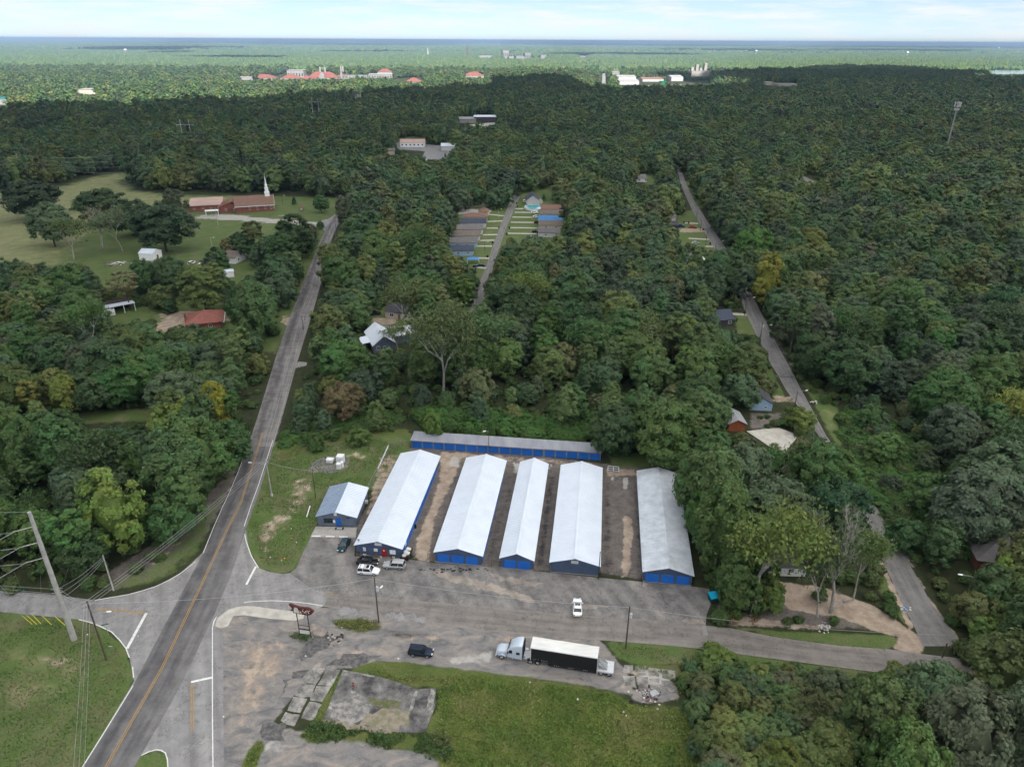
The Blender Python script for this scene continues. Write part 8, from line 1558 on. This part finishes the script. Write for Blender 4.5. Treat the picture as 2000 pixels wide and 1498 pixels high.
for s_, i, h in take:
    c = palette(cn[i], PP[i, 0], PP[i, 1]); k = rng.random(); shp = 'bushy' if h < 7 else ('spreading' if k < .52 else ('tall oval' if k < .86 else ('pine' if k < .94 else 'half-bare')))
    TREES.append((P[i, 0], P[i, 1], h, None, shp, c, False))
# ---- labels that single a tree out: look, then what it stands by, then its place in the photo
LM = [('the tall concrete pole', 95, 1110), ('the white-collared lamp pole', 530, 940), ('the gravel pad cabinets', 665, 900), ('the lock-up row', 990, 860), ('the white-roofed house', 760, 660), ('the red-roofed house', 390, 630), ('the white shed', 290, 500), ('the church steeple', 528, 390), ('the carport', 220, 605), ('the brown-roofed cottage', 450, 505), ('the estate street', 980, 440), ('the blue estate roof', 1075, 432), ('the blue tarp canopy', 1150, 612), ('the navy-roofed house', 1405, 625), ('the orange shed', 1437, 825), ('the pale blue house', 1487, 795), ('the yellow warning sign', 1698, 945), ('the grey shingle roof', 1950, 1085), ('the right-hand streetlight', 1885, 1165), ('the turquoise dumpster', 1392, 1165), ('the streaked shed roof', 1300, 1010), ('the shaded white porch', 1535, 1112), ('the trailer deck', 1190, 1305), ('the cell tower', 1858, 240), ('the golden roadside tree', 1490, 550), ('the parked red car', 1353, 442), ('the dark crossing seam', 1533, 737), ('the cracked loading slab', 1275, 1335), ('the sandy street corner', 1790, 1250), ('the dark open glade', 220, 812), ('the pale stub pole', 213, 1118)]
def near_lm(u, v):
    best = min(LM, key=lambda l: math.hypot(u - l[1], (v - l[2]) * 1.2)); dx, dy = u - best[1], v - best[2]
    rel = ('right of' if dx > 0 else 'left of') if abs(dx) > abs(dy) else ('below' if dy > 0 else 'above'); return rel + ' ' + best[0]
WORD = {'spreading': 'broad round-crowned', 'tall oval': 'tall oval', 'pine': 'tufted pine', 'conical': 'small conical', 'bushy': 'low bushy', 'half-bare': 'thin-leaved grey-limbed', 'airy': 'airy spreading', 'leafless': 'leafless pale-branched'}
info = []
for x, y, h, r, shp, col, hero_ in TREES:
    q = PXA(np.array([[x, y, h * .6]]))[0]; cw = '' if shp == 'leafless' else col + ' '
    info.append((('%s%s tree' % (cw, WORD[shp])).replace('pine tree', 'pine') + ' ' + near_lm(q[0], q[1]), q[0], q[1]))
from collections import Counter
cnt = Counter(i[0] for i in info); used = set()
NAME = {'spreading': 'broadleaf_tree', 'tall oval': 'broadleaf_tree', 'pine': 'pine_tree', 'conical': 'conifer', 'bushy': 'bushy_tree', 'half-bare': 'half_bare_tree', 'airy': 'broadleaf_tree', 'leafless': 'dead_tree'}
KS = Counter(); ORD = ['closest', 'next closest'] + [w + ' closest' for w in 'third fourth fifth sixth seventh eighth ninth tenth eleventh twelfth thirteenth fourteenth fifteenth sixteenth seventeenth eighteenth nineteenth twentieth'.split()] + ['farthest'] * 30
for (x, y, h, r, shp, col, hero_), (lab, u, v) in zip(TREES, info):
    cr, tk, H0, R0 = SH[shp][KS[shp] % len(SH[shp])]; KS[shp] += 1
    if cnt[lab] > 1:
        lm = next(l for l in LM if lab.endswith(l[0])); same = sorted(math.hypot(i[1] - lm[1], i[2] - lm[2]) for i in info if i[0] == lab); k = same.index(math.hypot(u - lm[1], v - lm[2]))
        lab = lab.replace(' tree ', ' tree %s ' % ORD[k], 1) if ' tree ' in lab else lab.replace(' pine ', ' pine %s ' % ORD[k], 1)
    used.add(lab)
    o = empty(NAME[shp], (x, y, 0), rng.uniform(0, 6.28), lab, 'tree', 'trees of the woods and yards'); sz = h / H0; sr = (r / R0) if r else sz * rng.uniform(.88, 1.12)
    o.scale = (sr, sr, sz)
    c = PAL[col]; j = rng.normal(0, .07, 3) + rng.normal(0, .10)
    a = link('crown', cr, o); a.color = (*[float(np.clip(c[k] * (1 + j[k]), .01, .5)) for k in range(3)], 1); link('trunk', tk, o)
# the remaining trees of the near woods: one mass
g_i = np.array([i for _, i, _ in rest]); g_h = np.array([h for _, _, h in rest]); pk = np.where(g_h < 7, rng.integers(0, 3, len(g_h)), rng.integers(0, 7, len(g_h)))
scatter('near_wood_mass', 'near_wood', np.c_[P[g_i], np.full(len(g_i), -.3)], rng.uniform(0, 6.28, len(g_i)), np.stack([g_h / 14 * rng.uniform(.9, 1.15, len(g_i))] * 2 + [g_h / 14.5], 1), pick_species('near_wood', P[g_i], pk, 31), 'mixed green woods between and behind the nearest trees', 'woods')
def band(name, coll, sp, y0, y1, hm, npk, label, tries=(1.0, .6, .35)):
    P = jitter(sp, y0, y1); P = P[infr(P, 8, 120)]; hn = clump_noise(P, 130, 5); H_ = np.clip(hm + 2.3 * hn + rng.normal(0, 2.8, len(P)), 8, 23); pos, hh = [], []; left = np.arange(len(P))
    for f in tries:
        h = H_[left] * f; ok = free(P[left], h, h * .4); pos.append(P[left][ok]); hh.append(h[ok]); left = left[~ok]
    pos, hh = np.concatenate(pos), np.concatenate(hh); n = len(pos)
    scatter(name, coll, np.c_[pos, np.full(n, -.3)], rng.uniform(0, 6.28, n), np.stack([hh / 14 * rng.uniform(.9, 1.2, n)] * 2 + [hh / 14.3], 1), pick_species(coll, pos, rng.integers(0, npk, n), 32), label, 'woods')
band('middle_forest', 'mid_wood', 9.6, 414, 1000, 14.5, 8, 'dense mixed forest in the middle distance round the clearings')
band('distant_forest', 'far_wood', 11.5, 990, 2700, 14.5, 5, 'forest of the sunlit and shaded ridge round the hospital')
# far plain: forest blocks
P = []
for y0, y1, sp in ((2650, 6500, 56), (6500, 14000, 130), (14000, 34000, 320)):
    q = jitter(sp, y0, y1, .76, 60); q = q[infr(q, 8, 60)]; P.append(np.c_[q, np.full(len(q), sp / 56)])
P = np.concatenate(P); ok = np.ones(len(P), bool)
for dx in (-26, 0, 26):
    for z in (2, 14):
        q = PXA(np.stack([P[:, 0] + dx * P[:, 2], P[:, 1], np.full(len(P), float(z))], 1))[:, :2]
        for k in KEEP[40:]: ok &= ~inpoly(k, q)
P = P[ok]; n = len(P)
scatter('forest_plain', 'tiles', np.c_[P[:, :2], np.full(n, -1.0)], rng.integers(0, 4, n) * math.pi / 2, np.stack([P[:, 2] * 1.02] * 2 + [np.minimum(P[:, 2], 1.6) * rng.uniform(.85, 1.2, n)], 1), rng.integers(0, 4, n), 'flat wooded plain reaching to the blue horizon', 'woods')
# undergrowth, vines, weeds
P = jitter(4.2, 66, 330); P = P[infr(P, 2)]; h = np.clip(2.2 + rng.normal(0, .7, len(P)), .9, 4); P, h = P[k := free(P, h, h * .5)], h[k]; n = len(P)
scatter('undergrowth', 'scrub', np.c_[P, np.full(n, -.1)], rng.uniform(0, 6.28, n), np.stack([h / 2.4] * 2 + [h / 2.6], 1), rng.integers(0, 4, n), 'leafy undergrowth at the feet of the trees', 'shrubs')
def vine_patch(name, px, sp, hmin, hmax, label, seed):
    poly = W2(px); g = np.random.default_rng(seed); b0, b1 = poly.min(0), poly.max(0); P = g.uniform(b0, b1, (int((b1 - b0).prod() / sp ** 2), 2)); P = P[sdist(poly, P) > 0]; n = len(P); h = g.uniform(hmin, hmax, n)
    scatter(name, 'vine', np.c_[P, np.full(n, -.5)], g.uniform(0, 6.28, n), np.stack([g.uniform(.8, 1.5, n)] * 2 + [h / 3], 1), g.integers(0, 3, n), label, 'vines')
vine_patch('vine_thicket', [(1642, 800), (1655, 850), (1670, 920), (1740, 1020), (1800, 1070), (1900, 1090), (1860, 960), (1760, 860), (1680, 800)], 1.8, 1.2, 3.0, 'bright green vines smothering the bank right of the road', 4)
vine_patch('vine_bank', [(560, 880), (640, 852), (720, 838), (800, 836), (800, 815), (700, 810), (600, 830), (556, 850)], 2.2, .8, 2.4, 'bright green vines along the wood edge above the lawn', 5)
vine_patch('vine_curtain', [(806, 838), (1180, 866), (1320, 880), (1330, 850), (1180, 830), (960, 815), (806, 815)], 2.1, 3.0, 5.2, 'vines hanging over the back of the lock-up row', 6)
def leaf_field(name, px, dens, hmax, size, mat, label, seed, cat='weeds', noise_=6.0, cut=-.6, mound=0.0):
    poly = W2(px); g = np.random.default_rng(seed); b0, b1 = poly.min(0), poly.max(0); P = g.uniform(b0, b1, (int((b1 - b0).prod() * dens), 2)); sdv = sdist(poly, P); nz_ = clump_noise(P, noise_, seed) + .35 * clump_noise(P, noise_ / 3, seed + 1)
    k = (sdv > g.uniform(-.2, .9, len(P))) & (nz_ > cut); P, nz_, sdv = P[k], nz_[k], sdv[k]; n = len(P)
    z = hmax * np.clip(.45 + .4 * nz_, .08, 1.3) * g.uniform(.1, 1, n) + mound * np.clip(sdv / 3, 0, 1)
    nr = unit(g.normal(size=(n, 3)) + np.array([0, 0, 1.0])); ax = unit(np.cross(nr, g.normal(size=(n, 3)))); ay = np.cross(nr, ax); s = size * g.uniform(.5, 1.3, n); q = g.uniform(0, 6.28, n); pos = np.c_[P, z]
    V = np.concatenate([pos + (ax * np.cos(q + t * 2.1)[:, None] + ay * np.sin(q + t * 2.1)[:, None]) * s[:, None] for t in range(3)]); i = np.arange(n)
    K = np.stack([np.clip(.5 + .3 * nz_, 0, 1), np.clip(g.normal(.5, .18, n), 0, 1), np.clip(.3 + .25 * clump_noise(P, 14, seed + 3), 0, .99), np.ones(n)], 1)
    return tag(link(name, tri_mesh(name, V, np.stack([i, n + i, 2 * n + i], 1), mat, np.tile(K, (3, 1)))), label, cat, None, 'stuff')
leaf_field('weed_field', [(880, 1330), (1000, 1326), (1100, 1340), (1190, 1354), (1250, 1378), (1330, 1382), (1352, 1400), (1400, 1560), (860, 1560), (852, 1440), (856, 1345)], 26, .45, .20, 'weed_leaf', 'bright weedy grass filling the bottom middle lot', 11, cut=-9)
leaf_field('weed_strip', [(690, 1316), (745, 1308), (830, 1322), (900, 1318), (960, 1322), (950, 1345), (880, 1350), (780, 1334)], 30, .5, .18, 'weed_leaf', 'strip of weeds along the upper edge of the derelict slab', 12, cut=-.4)
leaf_field('weed_hedge', [(585, 1440), (608, 1412), (640, 1408), (700, 1424), (790, 1434), (850, 1430), (900, 1440), (880, 1490), (780, 1470), (700, 1452), (620, 1452)], 46, .9, .22, 'scrub_leaf', 'dense green weeds along the near edge of the derelict slab', 13)
leaf_field('weed_seam', [(612, 1408), (660, 1318), (670, 1311), (668, 1322), (640, 1385), (628, 1412)], 40, .35, .15, 'weed_leaf', 'weeds growing in the seam between the two slabs', 14)
leaf_field('weed_corner', [(470, 1500), (490, 1460), (510, 1442), (516, 1456), (500, 1500), (480, 1560)], 30, .4, .18, 'weed_leaf', 'weeds at the pale lane edge at the bottom', 15); leaf_field('weed_patch', [(645, 1212), (700, 1205), (742, 1214), (752, 1230), (700, 1238), (655, 1226)], 40, .7, .18, 'weed_leaf', 'oval weedy patch at the foot of the transformer pole', 16)
leaf_field('sign_weeds', [(562, 1243), (580, 1232), (612, 1236), (616, 1250), (585, 1256)], 50, .9, .18, 'scrub_leaf', 'tuft of weeds round the feet of the arrow sign', 17); leaf_field('slab_weeds', [(1225, 1296), (1330, 1292), (1345, 1340), (1320, 1372), (1316, 1330), (1240, 1306)], 24, .5, .18, 'weed_leaf', 'weeds creeping over the cracked loading slab', 18, cut=0)
leaf_field('kerb_weeds', [(850, 1350), (864, 1348), (850, 1420), (835, 1440), (838, 1400)], 34, .4, .16, 'weed_leaf', 'weeds in the right seam of the derelict slab', 19); leaf_field('brush_pile', [(1405, 1200), (1425, 1188), (1470, 1190), (1490, 1208), (1470, 1222), (1425, 1220)], 46, .5, .2, 'dry_leaf', 'pile of dry tan brush below the dumpster', 20, 'brush pile', mound=.9)
for nm_, px_, sd_ in (('lawn_grass', [(-150, 1200), (0, 1198), (150, 1212), (190, 1226), (240, 1268), (256, 1330), (236, 1370), (160, 1490), (100, 1580), (-150, 1580)], 41), ('verge_grass', [(484, 1030), (508, 955), (538, 870), (640, 868), (740, 856), (798, 850), (770, 905), (716, 955), (640, 1000), (616, 1025), (590, 1076), (575, 1108), (552, 1118), (510, 1106)], 42), ('roadside_grass', [(1180, 1252), (1300, 1262), (1460, 1283), (1690, 1316), (1660, 1335), (1500, 1325), (1340, 1298), (1215, 1285)], 43)):
    leaf_field(nm_, px_, 15, .16, .15, 'lawn_leaf', dict(lawn_grass='rough mown grass on the bottom left corner', verge_grass='patchy grass between the main road and the office', roadside_grass='grass strip between the frontage street and the scrub')[nm_], sd_, 'grass', 9.0, -.9)
b, tips = bare_mesh('fallen_branch', 91, 9, 3.6, depth=4, r=.14, first=.3); o = link('fallen_branch', b); o.location = (*G(1665, 1172), .3); o.rotation_euler = (R(80), 0, R(-60)); tag(o, 'pale fallen branch lying across the sandy corner', 'branch')
# ------------------------------------------------------------------ clouds that shade the foreground, and the haze
m, N, L, b = nodes_of('cloud_white')
N.remove(b); tr = N.new('ShaderNodeBsdfTranslucent'); df = N.new('ShaderNodeBsdfDiffuse'); mx = N.new('ShaderNodeMixShader'); mx.inputs['Fac'].default_value = 0.86
for s in (tr, df): s.inputs['Color'].default_value = (0.97, 0.97, 0.97, 1)
L.new(df.outputs[0], mx.inputs[1]); L.new(tr.outputs[0], mx.inputs[2]); L.new(mx.outputs[0], N['Material Output'].inputs['Surface'])
CA = 950.0
def cloud(label, ground, seed, thick=260, cell=90, CA=CA):
    """a cumulus deck whose shadow falls on the given ground outline (world x, y)"""
    offv = sd[:2] / sd[2] * CA; poly = np.array(ground) + offv; b0, b1 = poly.min(0) - 150, poly.max(0) + 150
    xs_, ys_ = np.arange(b0[0], b1[0], cell), np.arange(b0[1], b1[1], cell); X, Y = np.meshgrid(xs_, ys_); Pq = np.stack([X.ravel(), Y.ravel()], 1)
    w = sdist(poly, Pq) + 90 * clump_noise(Pq, 700, seed) + 45 * clump_noise(Pq, 240, seed + 1)
    t = np.clip(w / 350, 0, 1) ** .6; up = thick * t * (1 + .3 * clump_noise(Pq, 420, seed + 2)); dn = 22 * t * (1 + .6 * clump_noise(Pq, 520, seed + 3)); up = np.maximum(up, 0) ; ins = (w > 0).reshape(X.shape)
    n = len(Pq); V = np.concatenate([np.c_[Pq, CA + up], np.c_[Pq, CA - np.abs(dn) - .5]]); I = np.arange(n).reshape(X.shape); F = ins[:-1, :-1] & ins[1:, :-1] & ins[:-1, 1:] & ins[1:, 1:]
    q = np.stack([I[:-1, :-1][F], I[:-1, 1:][F], I[1:, 1:][F], I[1:, :-1][F]], 1); E = Counter()
    for f in q.tolist():
        for a, c in zip(f, f[1:] + f[:1]): E[(a, c)] += 1
    side = [(c, a, a + n, c + n) for a, c in E if (c, a) not in E]
    Q = np.concatenate([q, q[:, ::-1] + n, np.array(side)]); me = quad_mesh('cloud', V, Q, 'cloud_white'); me.polygons.foreach_set('use_smooth', [True] * len(me.polygons))
    o = link('cloud', me); return tag(o, label, None, None, 'structure')
def shadow_edge(l, z=14): return [tuple(G(u, v, z)) for u, v in l]
front = shadow_edge([(-260, 212), (0, 206), (150, 197), (300, 196), (430, 200), (560, 196), (640, 188), (720, 180), (800, 168), (870, 163), (940, 157), (1000, 150), (1080, 146), (1150, 152), (1210, 170), (1290, 172), (1335, 160), (1390, 142), (1450, 133), (1560, 130), (1700, 129), (1860, 132), (1915, 140), (1960, 150), (2060, 150), (2300, 148)])
cloud('broad white cloud overhead that shades the sheds and the near woods', front + [(2600, 500), (1500, -900), (-1200, -900), (-1500, 300)], 3)
def blob(u0, u1, v, dv, seed):
    y0 = G(1000, v)[1]; y1 = G(1000, v - dv)[1]; x0, x1 = G(u0, v)[0], G(u1, v)[0]; c = ((x0 + x1) / 2, (y0 + y1) / 2)
    cloud('small white fair-weather cloud drifting over the plain', [(c[0] + (x1 - x0) / 2 * math.cos(t), c[1] + (y1 - y0) / 2 * math.sin(t)) for t in np.linspace(0, 2 * math.pi, 14)[:-1]], seed, 220, 120, 3600.0)
blob(-150, 300, 107, 7, 21); blob(1570, 1840, 103, 5, 22); blob(250, 900, 95, 4, 23); blob(950, 1500, 93, 4, 24); blob(1500, 2200, 95, 4, 25); blob(-200, 500, 91, 4, 26); blob(500, 1300, 89, 3, 27); blob(100, 330, 112, 4, 33); blob(1250, 1600, 104, 4, 34); blob(560, 800, 108, 3, 35); blob(1050, 1400, 112, 5, 28); blob(300, 560, 123, 6, 29)
HZ = 0.000105
hz = MB(); S_ = 59000; hz.box(-S_, -1500, -1.5, S_, S_, 108.0); me = hz.mesh('haze', 'white_paint'); me.materials.clear()
m = bpy.data.materials.new('haze_air'); m.use_nodes = True; N, L = m.node_tree.nodes, m.node_tree.links; N.clear(); pv = N.new('ShaderNodeVolumePrincipled'); ou = N.new('ShaderNodeOutputMaterial')
pv.inputs['Color'].default_value = (0.37, 0.53, 0.75, 1); pv.inputs['Density'].default_value = HZ; pv.inputs['Anisotropy'].default_value = 0.1; L.new(pv.outputs[0], ou.inputs['Volume'])
me.materials.append(m); tag(link('haze', me), kind='stuff')
